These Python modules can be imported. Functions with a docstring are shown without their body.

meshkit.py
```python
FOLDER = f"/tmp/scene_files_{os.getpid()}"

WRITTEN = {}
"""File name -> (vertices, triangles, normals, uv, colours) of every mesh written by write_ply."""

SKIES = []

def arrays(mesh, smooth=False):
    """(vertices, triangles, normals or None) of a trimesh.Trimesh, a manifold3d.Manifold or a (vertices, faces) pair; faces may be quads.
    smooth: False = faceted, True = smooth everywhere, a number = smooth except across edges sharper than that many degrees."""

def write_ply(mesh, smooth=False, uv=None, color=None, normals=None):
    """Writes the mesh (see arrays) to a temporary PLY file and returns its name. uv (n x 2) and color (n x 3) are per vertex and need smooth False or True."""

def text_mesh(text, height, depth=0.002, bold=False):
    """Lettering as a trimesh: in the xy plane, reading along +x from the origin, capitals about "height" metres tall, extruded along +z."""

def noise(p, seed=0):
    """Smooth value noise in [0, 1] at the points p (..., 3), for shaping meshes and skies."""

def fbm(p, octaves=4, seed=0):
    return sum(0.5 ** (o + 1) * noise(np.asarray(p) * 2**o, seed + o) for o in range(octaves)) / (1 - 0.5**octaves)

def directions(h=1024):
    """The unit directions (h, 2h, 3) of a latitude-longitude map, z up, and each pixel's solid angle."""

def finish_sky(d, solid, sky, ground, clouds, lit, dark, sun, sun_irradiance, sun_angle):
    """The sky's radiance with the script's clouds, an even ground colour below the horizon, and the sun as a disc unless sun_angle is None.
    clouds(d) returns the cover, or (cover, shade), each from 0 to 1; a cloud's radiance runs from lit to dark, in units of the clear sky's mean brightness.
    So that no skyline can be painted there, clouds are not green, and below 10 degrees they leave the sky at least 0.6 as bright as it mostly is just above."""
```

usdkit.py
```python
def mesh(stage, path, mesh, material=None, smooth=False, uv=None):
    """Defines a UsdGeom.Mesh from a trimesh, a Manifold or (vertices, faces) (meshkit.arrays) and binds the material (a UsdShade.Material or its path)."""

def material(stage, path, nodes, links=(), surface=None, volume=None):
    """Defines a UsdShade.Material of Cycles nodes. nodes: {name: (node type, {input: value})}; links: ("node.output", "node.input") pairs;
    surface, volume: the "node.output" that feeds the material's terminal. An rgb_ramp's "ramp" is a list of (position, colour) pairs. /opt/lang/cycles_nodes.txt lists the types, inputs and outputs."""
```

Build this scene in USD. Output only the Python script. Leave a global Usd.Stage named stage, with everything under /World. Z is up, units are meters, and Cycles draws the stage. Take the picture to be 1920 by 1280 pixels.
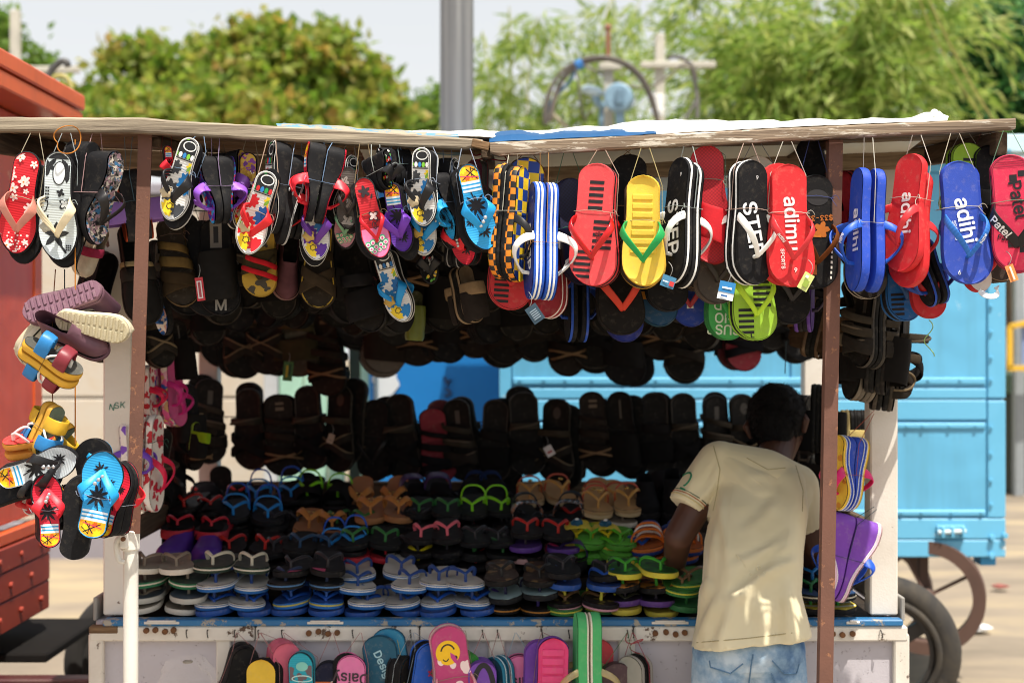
import math, random, numpy as np, trimesh, usdkit, meshkit, manifold3d
from pxr import Usd, UsdGeom, UsdLux, UsdShade, Gf, Sdf
from shapely.geometry import Polygon, Point, box as sbox, LineString, MultiPolygon
from shapely import affinity
from shapely.ops import unary_union

random.seed(7)
RNG = np.random.default_rng(7)
stage = Usd.Stage.CreateInMemory()
UsdGeom.SetStageUpAxis(stage, 'Z')
UsdGeom.SetStageMetersPerUnit(stage, 1.0)
UsdGeom.Xform.Define(stage, '/World')
UsdGeom.Scope.Define(stage, '/World/Looks')

# ---------------------------------------------------------------- camera, sky, sun
EYE = 1.52
FPX = 2667.0            # focal length of a 1920 pixel wide picture
cam = UsdGeom.Camera.Define(stage, '/World/camera')
cam.AddTranslateOp().Set(Gf.Vec3d(0, 0, EYE))
cam.AddRotateXOp().Set(90.0)
cam.CreateHorizontalApertureAttr(36.0)
cam.CreateVerticalApertureAttr(24.0)
cam.CreateFocalLengthAttr(50.0)
cam.CreateFStopAttr(3.2)
cam.CreateFocusDistanceAttr(3.08)
cam.CreateExposureAttr(0.45)

SUN = np.array([0.55, -1.0, 2.75])
SUN /= np.linalg.norm(SUN)
sun = UsdLux.DistantLight.Define(stage, '/World/sun')
sun.CreateIntensityAttr(1.25)
sun.CreateNormalizeAttr(True)
sun.CreateAngleAttr(0.6)
sun.CreateColorAttr(Gf.Vec3f(1.0, 0.94, 0.84))
_z = Gf.Vec3d(*map(float, SUN)); _x = Gf.Cross(Gf.Vec3d(0, 0, 1), _z).GetNormalized(); _y = Gf.Cross(_z, _x)
sun.AddTransformOp().Set(Gf.Matrix4d(_x[0], _x[1], _x[2], 0, _y[0], _y[1], _y[2], 0, _z[0], _z[1], _z[2], 0, 0, 0, 8, 1))
usdkit.material(stage, '/World/Looks/sky', {
    's': ('sky_texture', {'sky_type': 'single_scattering', 'sun_disc': False, 'sun_elevation': float(math.asin(SUN[2])),
          'sun_rotation': float(math.atan2(SUN[0], SUN[1])), 'aerosol_density': 5.0, 'air_density': 1.0, 'ozone_density': 1.0}),
    'tc': ('texture_coordinate', {}), 'x': ('separate_xyz', {}), 'mr': ('map_range', {'from_min': 0.0, 'from_max': 1.0, 'to_min': 1.05, 'to_max': 0.12, 'clamp': True}),
    'n': ('noise_texture', {'scale': 1.5, 'detail': 3.0}), 'nm': ('map_range', {'to_min': 0.95, 'to_max': 1.05}), 'mm': ('math', {'math_type': 'multiply', 'use_clamp': True}),
    'v': ('mix_color', {'b': (5.6, 5.7, 5.75), 'use_clamp': False}),      # a thin veil of high white cloud, densest low down
    'b': ('background_shader', {'strength': 0.12})},
    [('tc.generated', 'x.vector'), ('tc.generated', 'n.vector'), ('x.z', 'mr.value'), ('n.fac', 'nm.value'), ('mr.result', 'mm.value1'), ('nm.result', 'mm.value2'), ('mm.value', 'v.fac'),
     ('s.color', 'v.a'), ('v.result', 'b.color')], surface='b.background')
dome = UsdLux.DomeLight.Define(stage, '/World/sky')
UsdShade.MaterialBindingAPI.Apply(dome.GetPrim()).Bind(UsdShade.Material.Get(stage, '/World/Looks/sky'))
dome.GetPrim().SetCustomDataByKey('kind', 'structure')
dome.GetPrim().SetCustomDataByKey('label', 'pale hazy daytime sky above the trees')

# ---------------------------------------------------------------- helpers
def P(px, py, d):
    """the place of a point seen at (px, py) of the 1920 x 1280 picture, d metres away"""
    return np.array([(px - 960) / FPX * d, d, EYE - (py - 640) / FPX * d])

def lin(h):
    h = h.lstrip('#')
    c = [int(h[i:i + 2], 16) / 255 for i in (0, 2, 4)]
    return tuple(x / 12.92 if x <= 0.04045 else ((x + 0.055) / 1.055) ** 2.4 for x in c)

_used = {}
def numbered(parent, name):
    k = (parent, name)
    n = _used.get(k, 0)
    _used[k] = n + 1
    return f'{parent}/{name}' if n == 0 else f'{parent}/{name}_{n:03d}'

LOOKS = {}
def M(key, nodes, links=(), surface='p.BSDF'):
    if key not in LOOKS:
        LOOKS[key] = usdkit.material(stage, '/World/Looks/' + key, nodes, links, surface)
    return LOOKS[key]

def tag(prim, label=None, cat=None, group=None, kind=None):
    for k, v in (('label', label), ('category', cat), ('group', group), ('kind', kind)):
        if v:
            prim.SetCustomDataByKey(k, v)
    return prim

def thing(name, label, cat, group=None, at=None, rot=None, kind=None):
    """an Xform directly under /World whose children are its parts; rot: 3 x 3, columns are the local axes"""
    x = UsdGeom.Xform.Define(stage, numbered('/World', name))
    if at is not None:
        R = np.eye(3) if rot is None else rot
        x.AddTransformOp().Set(Gf.Matrix4d(*[float(v) for v in (R[0, 0], R[1, 0], R[2, 0], 0, R[0, 1], R[1, 1], R[2, 1], 0, R[0, 2], R[1, 2], R[2, 2], 0, at[0], at[1], at[2], 1)]))
    return tag(x.GetPrim(), label, cat, group, kind)

def obj(name, mesh, mat, parent=None, smooth=False, uv=None, label=None, kind=None):
    """one Mesh prim, a part of parent or, without one, a top-level thing"""
    up = '/World' if parent is None else str(parent.GetPath())
    if isinstance(mesh, (tuple, list)):       # leave out vertices that no face uses
        v, f = np.asarray(mesh[0], float), np.asarray(mesh[1], int)
        use = np.zeros(len(v), bool); use[f.ravel()] = True
        if not use.all():
            to = np.cumsum(use) - 1; mesh = (v[use], to[f])
            uv = None if uv is None else np.asarray(uv)[use]
    m = usdkit.mesh(stage, numbered(up, name), mesh, mat, smooth=smooth, uv=uv)
    return tag(m.GetPrim(), label, kind=kind)

def cat_mesh(parts):
    vs, fs, n = [], [], 0
    for v, f in parts:
        v = np.asarray(v, float); f = np.asarray(f, int)
        if f.shape[1] == 4:
            f = np.vstack([f[:, [0, 1, 2]], f[:, [0, 2, 3]]])
        vs.append(v); fs.append(f + n); n += len(v)
    return np.vstack(vs), np.vstack(fs)

def bx(x0, x1, y0, y1, z0, z1, b=0.003):
    """a box with chamfered edges"""
    c = np.array([(x0 + x1) / 2, (y0 + y1) / 2, (z0 + z1) / 2]); h = np.array([abs(x1 - x0), abs(y1 - y0), abs(z1 - z0)]) / 2
    b = min(b, h.min() * 0.45)
    pts = []
    for s in np.ndindex(2, 2, 2):
        s = np.array(s) * 2 - 1
        for k in range(3):
            e = h - b; e[k] = h[k]
            pts.append(c + s * e)
    m = trimesh.convex.convex_hull(np.array(pts))
    return m.vertices, m.faces

def beam(a, b, w, h, up=(0, 0, 1), ch=0.002):
    """a chamfered bar of section w x h from a to b; h lies along up"""
    a, b = np.asarray(a, float), np.asarray(b, float)
    t = b - a; L = np.linalg.norm(t); t /= L
    s = np.cross(t, up); s /= np.linalg.norm(s); u = np.cross(s, t)
    v, f = bx(-w / 2, w / 2, 0, L, -h / 2, h / 2, ch)
    return a + v[:, :1] * s + v[:, 1:2] * t + v[:, 2:3] * u, f

def tube(pts, r, n=6, cap=True):
    pts = np.asarray(pts, float); k = len(pts)
    r = np.broadcast_to(np.asarray(r, float), k)
    t = np.gradient(pts, axis=0); t /= np.maximum(np.linalg.norm(t, axis=1, keepdims=True), 1e-9)
    ref = np.array([0.31, 0.17, 0.93]); ref /= np.linalg.norm(ref)
    s = np.cross(t, ref); bad = np.linalg.norm(s, axis=1) < 0.1
    s[bad] = np.cross(t[bad], [1, 0, 0]); s /= np.linalg.norm(s, axis=1, keepdims=True)
    u = np.cross(s, t)
    a = np.arange(n) / n * 2 * np.pi
    v = (pts[:, None] + r[:, None, None] * (np.cos(a)[None, :, None] * s[:, None] + np.sin(a)[None, :, None] * u[:, None])).reshape(-1, 3)
    f = [[i * n + j, i * n + (j + 1) % n, (i + 1) * n + (j + 1) % n, (i + 1) * n + j] for i in range(k - 1) for j in range(n)]
    v, f = cat_mesh([(v, f)])
    if cap:
        v = np.vstack([v, pts[0], pts[-1]]); m = len(v)
        f = np.vstack([f, [[m - 2, (j + 1) % n, j] for j in range(n)], [[m - 1, (k - 1) * n + j, (k - 1) * n + (j + 1) % n] for j in range(n)]])
    return v, f[:, ::-1]

def spline(pts, n=20):
    from scipy.interpolate import CubicSpline
    pts = np.asarray(pts, float)
    if len(pts) == 2:
        return np.linspace(pts[0], pts[1], n)
    d = np.r_[0, np.cumsum(np.linalg.norm(np.diff(pts, axis=0), axis=1))]
    return CubicSpline(d, pts)(np.linspace(0, d[-1], n))

def ring(centre, axis, R, r, n=40, m=10, a0=0, a1=2 * np.pi):
    """a torus or a piece of one"""
    axis = np.asarray(axis, float) / np.linalg.norm(axis)
    s = np.cross(axis, [0, 0, 1.0] if abs(axis[2]) < .9 else [1.0, 0, 0]); s /= np.linalg.norm(s); u = np.cross(s, axis)
    a = np.linspace(a0, a1, n)
    return tube(np.asarray(centre) + R * (np.cos(a)[:, None] * s + np.sin(a)[:, None] * u), r, m)

def hoop(centre, axis, R, w, t, n=48, a0=0.0, a1=2 * np.pi):
    """a flat iron rim: outer radius R, width w along the axis, thickness t"""
    axis = np.asarray(axis, float) / np.linalg.norm(axis)
    s = np.cross(axis, [0, 0, 1.0]); s /= np.linalg.norm(s); u = np.cross(s, axis)
    a = np.linspace(a0, a1, n); d = np.cos(a)[:, None] * s + np.sin(a)[:, None] * u
    c = np.asarray(centre, float)
    rows = [c + d * R - axis * w / 2, c + d * R + axis * w / 2, c + d * (R - t) + axis * w / 2, c + d * (R - t) - axis * w / 2]
    parts = []
    for i in range(4):
        p, q = rows[i], rows[(i + 1) % 4]
        v = np.vstack([p, q]); parts.append((v, [[k, k + 1, n + k + 1, n + k] for k in range(n - 1)]))
    return cat_mesh(parts)

def disc(centre, axis, r, h, n=24, bev=0.15):
    """a short bevelled cylinder round axis"""
    axis = np.asarray(axis, float) / np.linalg.norm(axis)
    ref = [0, 0, 1.0] if abs(axis[2]) < 0.9 else [1.0, 0, 0]
    s = np.cross(axis, ref); s /= np.linalg.norm(s); u = np.cross(s, axis)
    a = np.arange(n) / n * 2 * np.pi; d = np.cos(a)[:, None] * s + np.sin(a)[:, None] * u
    c = np.asarray(centre, float); b = bev * min(r, h)
    pts = np.vstack([c + d * r + axis * (h / 2 - b), c + d * r - axis * (h / 2 - b), c + d * (r - b) + axis * h / 2, c + d * (r - b) - axis * h / 2])
    m = trimesh.convex.convex_hull(pts)
    return m.vertices, m.faces

# ---------------------------------------------------------------- materials
def plain(key, col, rough=0.5, var=0.12, scale=25.0, bump=0.15, bscale=300.0, spec=0.5, metallic=0.0, sheen=0.0, coat=0.0):
    c = np.array(lin(col) if isinstance(col, str) else col)
    nodes = {'tc': ('texture_coordinate', {}), 'n': ('noise_texture', {'scale': scale, 'detail': 4.0, 'roughness': 0.6}),
             'r': ('rgb_ramp', {'ramp': [(0.25, tuple(np.clip(c * (1 - var), 0, 1))), (0.75, tuple(np.clip(c * (1 + var), 0, 1)))]}),
             'nb': ('noise_texture', {'scale': bscale, 'detail': 2.0}), 'b': ('bump', {'strength': bump, 'distance': 0.002}),
             'p': ('principled_bsdf', {'roughness': rough, 'specular_ior_level': spec, 'metallic': metallic, 'sheen_weight': sheen, 'coat_weight': coat})}
    return M(key, nodes, [('tc.object', 'n.vector'), ('tc.object', 'nb.vector'), ('n.fac', 'r.fac'), ('r.color', 'p.base_color'), ('nb.fac', 'b.height'), ('b.normal', 'p.normal')])

def foam(hexcol):
    """moulded foam: fine grain, a little dust and paler scuffs"""
    c = np.array(lin(hexcol)); lum = float(c @ [.2126, .7152, .0722]); c = c * .93 + lum * .07
    dust = np.array(lin('#b0a48e'))
    return M('foam_' + hexcol.lstrip('#'), {
        'tc': ('texture_coordinate', {}), 'n': ('noise_texture', {'scale': 22.0, 'detail': 6.0, 'roughness': 0.7}),
        'r': ('rgb_ramp', {'ramp': [(0.25, tuple(c * .88)), (0.75, tuple(np.clip(c * 1.1, 0, 1)))]}),
        'n2': ('noise_texture', {'scale': 55.0, 'detail': 8.0, 'roughness': 0.75}), 'k': ('rgb_ramp', {'ramp': [(0.52, (0, 0, 0)), (0.80, (.30 if lum > .02 else .12,) * 3)]}),
        'm': ('mix_color', {'b': tuple(dust)}), 'nb': ('noise_texture', {'scale': 650.0, 'detail': 2.0}), 'b': ('bump', {'strength': 0.3, 'distance': 0.0015}),
        'p': ('principled_bsdf', {'roughness': 0.62, 'specular_ior_level': 0.3 if lum > .02 else 0.12})},
        [('tc.object', 'n.vector'), ('tc.object', 'n2.vector'), ('tc.object', 'nb.vector'), ('n.fac', 'r.fac'), ('n2.fac', 'k.fac'), ('k.color', 'm.fac'), ('r.color', 'm.a'), ('m.result', 'p.base_color'),
         ('nb.fac', 'b.height'), ('b.normal', 'p.normal')])

def rubber(hexcol):
    return plain('rubber_' + hexcol.lstrip('#'), hexcol, rough=0.42, var=0.10, scale=40, bump=0.10, bscale=250, spec=0.35)

def cloth(hexcol):
    return plain('cloth_' + hexcol.lstrip('#'), hexcol, rough=0.85, var=0.2, scale=60, bump=0.5, bscale=900, spec=0.08)

def ink(hexcol):
    return plain('print_' + hexcol.lstrip('#'), hexcol, rough=0.5, var=0.05, scale=50, bump=0.1, bscale=600, spec=0.4)

def ribbed(hexcol, scale=90.0, axis='y'):
    """foam with fine ribs moulded across it"""
    c = np.array(lin(hexcol))
    return M('ribbed_' + hexcol.lstrip('#') + axis, {
        'u': ('uvmap', {'attribute': 'st'}), 'w': ('wave_texture', {'scale': scale * .5, 'bands_direction': axis, 'distortion': 0.0, 'detail': 0.0}),
        'r': ('rgb_ramp', {'ramp': [(0.0, tuple(c * 0.88)), (0.6, tuple(c))]}), 'b': ('bump', {'strength': 0.3, 'distance': 0.001}),
        'p': ('principled_bsdf', {'roughness': 0.55, 'specular_ior_level': 0.4})},
        [('u.UV', 'w.vector'), ('w.fac', 'r.fac'), ('r.color', 'p.base_color'), ('w.fac', 'b.height'), ('b.normal', 'p.normal')])

def patches(key, cols, scale=60.0, rough=0.55, rand=1.0):
    """a print of small irregular patches in the given colours"""
    stops = [(i / len(cols), lin(c)) for i, c in enumerate(cols)]
    return M('printed_' + key, {
        'u': ('uvmap', {'attribute': 'st'}), 'n': ('noise_texture', {'scale': scale, 'detail': 1.0}),
        'm': ('mix_vector', {'fac': 0.012}), 'v': ('voronoi_texture', {'scale': scale, 'randomness': rand}), 's': ('separate_color', {}),
        'r': ('rgb_ramp', {'ramp': stops, 'interpolate': False}), 'p': ('principled_bsdf', {'roughness': rough, 'specular_ior_level': 0.4})},
        [('u.UV', 'n.vector'), ('u.UV', 'm.a'), ('n.color', 'm.b'), ('m.result', 'v.vector'), ('v.color', 's.color'), ('s.r', 'r.fac'), ('r.color', 'p.base_color')])

def checks(key, c1, c2, scale=60.0):
    return M('checked_' + key, {'u': ('uvmap', {'attribute': 'st'}), 'c': ('checker_texture', {'color1': lin(c1), 'color2': lin(c2), 'scale': scale}),
        'p': ('principled_bsdf', {'roughness': 0.6})}, [('u.UV', 'c.vector'), ('c.color', 'p.base_color')])

def wood(key, light, dark, stretch=(1.5, 20.0, 20.0), rough=0.8, paint=None, amount=0.5, grey=None):
    """weathered timber, grain along the axis whose stretch is least; paint: the colour of what is left of a coat"""
    nodes = {'tc': ('texture_coordinate', {}), 'mp': ('mapping', {'scale': stretch}),
             'n': ('noise_texture', {'scale': 4.0, 'detail': 8.0, 'roughness': 0.65, 'distortion': 0.6}),
             'r': ('rgb_ramp', {'ramp': [(0.28, lin(dark)), (0.5, tuple((np.array(lin(dark)) + np.array(lin(light))) / 2)), (0.68, lin(light))]}),
             'b': ('bump', {'strength': 0.7, 'distance': 0.004}), 'p': ('principled_bsdf', {'roughness': rough, 'specular_ior_level': 0.3})}
    links = [('tc.object', 'mp.vector'), ('mp.vector', 'n.vector'), ('n.fac', 'r.fac'), ('n.fac', 'b.height'), ('b.normal', 'p.normal')]
    if paint:
        nodes.update({'mq': ('mapping', {'scale': (stretch[0] * 2.2, stretch[1] * 0.6, stretch[2] * 0.6)}),
                      'n2': ('noise_texture', {'scale': 5.0, 'detail': 7.0, 'roughness': 0.7}),
                      'k': ('rgb_ramp', {'ramp': [(amount - 0.02, (1, 1, 1)), (amount + 0.02, (0, 0, 0))]}), 'mx': ('mix_color', {'b': lin(paint)})})
        links += [('tc.object', 'mq.vector'), ('mq.vector', 'n2.vector'), ('n2.fac', 'k.fac'), ('k.color', 'mx.fac'), ('r.color', 'mx.a'), ('mx.result', 'p.base_color')]
    else:
        links += [('r.color', 'p.base_color')]
    return M(key, nodes, links)

def painted(key, col, under='#4a3526', amount=0.30, rough=0.5, scale=14.0, dirt='#6a5a48', dirtfac=0.35, spec=0.5, coat=0.0, streak=1.0, dents=0.0):
    """a coat of paint with chips that show what lies under it, and grime"""
    return M(key, {
        'tc': ('texture_coordinate', {}), 'n': ('noise_texture', {'scale': scale, 'detail': 9.0, 'roughness': 0.72}),
        'k': ('rgb_ramp', {'ramp': [(amount - 0.012, (1, 1, 1)), (amount + 0.012, (0, 0, 0))]}),
        'ms': ('mapping', {'scale': (1.0, 1.0, streak)}), 'n2': ('noise_texture', {'scale': 2.6 if streak == 1 else 9.0, 'detail': 6.0, 'roughness': 0.7, 'distortion': 0.8 if streak == 1 else 0.1}),
        'd': ('rgb_ramp', {'ramp': [(0.45, (0, 0, 0)), (0.85, (dirtfac,) * 3)]}),
        'm1': ('mix_color', {'a': lin(col), 'b': lin(dirt)}), 'm2': ('mix_color', {'b': lin(under)}),
        'n3': ('noise_texture', {'scale': 180.0, 'detail': 3.0}), 'b': ('bump', {'strength': 0.25, 'distance': 0.002}),
        'b2': ('bump', {'strength': 0.5, 'distance': 0.001, 'invert': True}), 'n4': ('noise_texture', {'scale': 3.2, 'detail': 2.0}), 'b3': ('bump', {'strength': dents, 'distance': 0.05}),
        'p': ('principled_bsdf', {'roughness': rough, 'specular_ior_level': spec, 'coat_weight': coat, 'coat_roughness': 0.15})},
        [('tc.object', 'n.vector'), ('tc.object', 'ms.vector'), ('ms.vector', 'n2.vector'), ('tc.object', 'n3.vector'), ('n.fac', 'k.fac'), ('n2.fac', 'd.fac'), ('d.color', 'm1.fac'), ('m1.result', 'm2.a'),
         ('k.color', 'm2.fac'), ('m2.result', 'p.base_color'), ('n3.fac', 'b.height'), ('k.color', 'b2.height'), ('tc.object', 'n4.vector'), ('n4.fac', 'b3.height'), ('b3.normal', 'b.normal'), ('b.normal', 'b2.normal'), ('b2.normal', 'p.normal')])

RUST = painted('rusted_iron', '#6e4a3c', under='#94664a', amount=0.40, rough=0.75, scale=30, dirt='#3a2a24', dirtfac=0.6)
DARKRUST = painted('brown_iron', '#5b4339', under='#7d5a45', amount=0.33, rough=0.7, scale=18, dirt='#2c2320', dirtfac=0.5)
BLACK = foam('#17171a')
# ---------------------------------------------------------------- ground
GROUND = M('dusty_ground', {
    'tc': ('texture_coordinate', {}), 'mp': ('mapping', {'scale': (0.35, 1.0, 1.0)}),
    'n': ('noise_texture', {'scale': 1.1, 'detail': 8.0, 'roughness': 0.62, 'distortion': 0.4}),
    'r': ('rgb_ramp', {'ramp': [(0.3, lin('#6b6358')), (0.5, lin('#8c8070')), (0.62, lin('#a39478')), (0.75, lin('#8b877c'))]}),
    'n2': ('noise_texture', {'scale': 40.0, 'detail': 6.0, 'roughness': 0.7}), 'b': ('bump', {'strength': 0.5, 'distance': 0.01}),
    'p': ('principled_bsdf', {'roughness': 0.9, 'specular_ior_level': 0.2})},
    [('tc.object', 'mp.vector'), ('mp.vector', 'n.vector'), ('tc.object', 'n2.vector'), ('n.fac', 'r.fac'), ('r.color', 'p.base_color'), ('n2.fac', 'b.height'), ('b.normal', 'p.normal')])
g = 120
gx, gy = np.meshgrid(np.linspace(-60, 60, g), np.linspace(-15, 120, g), indexing='ij')
gz = 0.03 * (meshkit.fbm(np.stack([gx * 0.5, gy * 0.5, gx * 0], -1), 3) - 0.5)
idx = np.arange(g * g).reshape(g, g)
ground = obj('ground', (np.stack([gx, gy, gz], -1).reshape(-1, 3), np.stack([idx[:-1, :-1], idx[1:, :-1], idx[1:, 1:], idx[:-1, 1:]], -1).reshape(-1, 4)), GROUND, smooth=True)
tag(ground, 'dusty sunlit pavement under and behind the stall', kind='structure')
# scraps of litter on the pavement
PAPER = plain('paper_scrap', '#dcdcdc', rough=0.8)
for px, py, s, lab in ((1730, 1163, 0.06, 'crumpled white scrap on the pavement left of the brown wheel rim'), (1832, 1179, 0.07, 'white paper scrap on the pavement right of the brown wheel rim'), (1875, 1101, 0.05, 'small reddish scrap lying on the far pavement')):
    d = 1.5 * FPX / (py - 640)
    c = P(px, py, d)
    v = trimesh.creation.icosphere(2).vertices; f = trimesh.creation.icosphere(2).faces
    v = v * (0.6 + 0.8 * meshkit.noise(v * 2.3 + px)[:, None]) * [s, s * 0.7, s * 0.25] + [c[0], c[1], 0.03]
    tag(obj('paper_scrap', (v, f), PAPER if px != 1875 else plain('red_scrap', '#8a4a40')), lab, 'litter')

# ---------------------------------------------------------------- buildings and walls behind
WALLP = painted('cream_plaster', '#bdb4a6', under='#9a8464', amount=0.36, rough=0.85, scale=3.0, dirt='#b48f5a', dirtfac=0.45, spec=0.2)
WALLG = painted('grey_and_shade_plaster', '#8f8b92', under='#6b6562', amount=0.30, rough=0.9, scale=5.0, spec=0.2)  # real grey on joints and coping, painted shade on the base
w = thing('plaster_wall', 'cream stained plaster wall with base painted as shade behind the left of the stall', 'wall')
zb = P(0, 978, 10)[2]
obj('shaded_wall_base', bx(-5.6, -1.70, 10.0, 10.3, -0.05, zb, 0.01), WALLG, w)  # shade along the bottom of the wall, put into the grey colour
zl = [zb, P(0, 746, 10)[2], P(0, 560, 10)[2], 2.55]
for i in range(3):                       # courses of rendered blocks with a joint between them
    xs = [-5.6, -4.4, -2.86, -1.72]
    for j in range(3):
        obj('wall_panel', bx(xs[j] + 0.008, xs[j + 1] - 0.008, 10.02, 10.29, zl[i] + 0.008, zl[i + 1] - 0.008, 0.008), WALLP, w)
obj('joint_filling', bx(-5.59, -1.71, 10.06, 10.27, zb, 2.54), WALLG, w)
obj('coping', bx(-5.65, -1.68, 9.97, 10.33, 2.552, 2.63, 0.01), WALLG, w)

MINT = painted('mint_paint', '#9dc4ae', under='#6f8d80', amount=0.31, rough=0.6, scale=5.0, dirt='#7b9a84', dirtfac=0.5)
GREYP = painted('pale_grey_paint', '#b4b7b8', rough=0.6, scale=8)
s = thing('mint_shutter', 'mint green metal shutter with grey side post behind the stall', 'shutter')
d = 9.0
xa = lambda px: (px - 960) / FPX * d
obj('side_post', bx(xa(494), xa(520), d, d + 0.1, 0, 2.3, 0.006), GREYP, s)
for i, (p0, p1) in enumerate(((522, 566), (568, 612), (614, 645))):
    obj('shutter_panel', bx(xa(p0), xa(p1), d + 0.02, d + 0.07, 0.05, 2.3, 0.008), MINT, s)
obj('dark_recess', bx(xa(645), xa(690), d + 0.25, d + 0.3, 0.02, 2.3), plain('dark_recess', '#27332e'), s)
obj('narrow_post', bx(xa(676), xa(692), d, d + 0.06, 0, 2.3, 0.006), MINT, s)
obj('lintel', bx(xa(494), xa(692), d - 0.02, d + 0.3, 2.302, 2.45, 0.01), GREYP, s)

ROYAL = painted('royal_blue_paint', '#0a70b4', under='#9fc0cf', amount=0.25, rough=0.5, scale=4.0, dirt='#0a5f9c', dirtfac=0.4)
b = thing('blue_kiosk', 'royal blue metal kiosk wall with a torn poster, behind the stall', 'kiosk')
d = 8.0
obj('kiosk_body', bx(xa(692), xa(1080), d, d + 1.2, 0.25, 2.45, 0.012), ROYAL, b)
obj('roof', bx(xa(686), xa(1090), d - 0.08, d + 1.3, 2.455, 2.52, 0.01), ROYAL, b)
obj('edge_pipe', tube([P(705, 300, 7.96), P(705, 760, 7.96)], 0.012), plain('dull_pipe', '#5c6a73'), b)
pp = []
for k in range(26):
    a = k / 26 * 2 * np.pi
    pp.append((722 + 24 * math.cos(a) * (0.7 + 0.6 * RNG.random()), 716 + 32 * math.sin(a) * (0.7 + 0.5 * RNG.random())))
tv, tf = trimesh.creation.triangulate_polygon(Polygon(pp).buffer(0), engine='earcut')
obj('torn_poster', (np.array([P(x, y, 7.992) for x, y in tv]), tf[:, ::-1]), patches('torn_paper', ['#c9ced0', '#b7c2c8', '#8fb1c4', '#d8d5cc'], 18), b)
for k, (x0, y0, x1, y1) in enumerate(((832, 706, 840, 722), (838, 716, 846, 712), (836, 728, 846, 738), (846, 738, 834, 742))):
    obj('scrawl', tube([P(x0, y0, 7.994), P((x0 + x1) / 2 + 2, (y0 + y1) / 2, 7.994), P(x1, y1, 7.994)], 0.008, 5), plain('scrawl_paint', '#14365a'), b)
for k in range(4):
    obj('foot', bx(xa(720) + k % 2 * 0.8, xa(720) + k % 2 * 0.8 + 0.1, d + 0.1 + (k // 2) * 0.9, d + 0.2 + (k // 2) * 0.9, -0.02, 0.25), ROYAL, b)

# ---------------------------------------------------------------- the light blue cart
SKYB = painted('light_blue_paint', '#5fabd0', under='#b8d6e0', amount=0.335, rough=0.42, scale=7.0, dirt='#4f8496', dirtfac=0.6, streak=.07, dents=.35)
SKYB2 = painted('light_blue_trim', '#64b0d4', under='#c9dde3', amount=0.34, rough=0.42, scale=9.0, dirt='#3d93b5', dirtfac=0.3)
d = 6.2
c = thing('blue_cart', 'light blue panelled metal push cart behind the right of the stall', 'cart')
q = lambda px, py: P(px, py, d)
x0, x1 = q(935, 0)[0], q(1887, 0)[0]
zt, zbm = q(0, 290)[2], q(0, 1045)[2]
obj('cart_body', bx(x0 + 0.01, x1 - 0.005, d + 0.018, d + 1.3, zbm + 0.01, zt, 0.008), SKYB, c)
def strip(name, px0, py0, px1, py1, proud=0.0, mat=SKYB2, t=0.02, ch=0.004):
    a, e = q(px0, py0), q(px1, py1)
    return obj(name, bx(a[0], e[0], d - proud, d + t - 0.002, a[2], e[2], ch), mat, c)
strip('frame_rail', 936, 300, 1886, 322)
strip('frame_rail', 985, 728, 1850, 747)
strip('frame_rail', 985, 750, 1850, 787)
strip('frame_rail', 936, 972, 1886, 1010)
strip('frame_rail', 936, 1012, 1886, 1044)
strip('frame_stile', 936, 324, 958, 746)
strip('frame_stile', 936, 751, 958, 970)
strip('frame_stile', 1852, 324, 1886, 746)
strip('frame_stile', 1852, 751, 1886, 970)
strip('door_panel', 960, 324, 1480, 725, -0.006, SKYB)
strip('door_panel', 1484, 324, 1850, 725, -0.006, SKYB)
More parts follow.
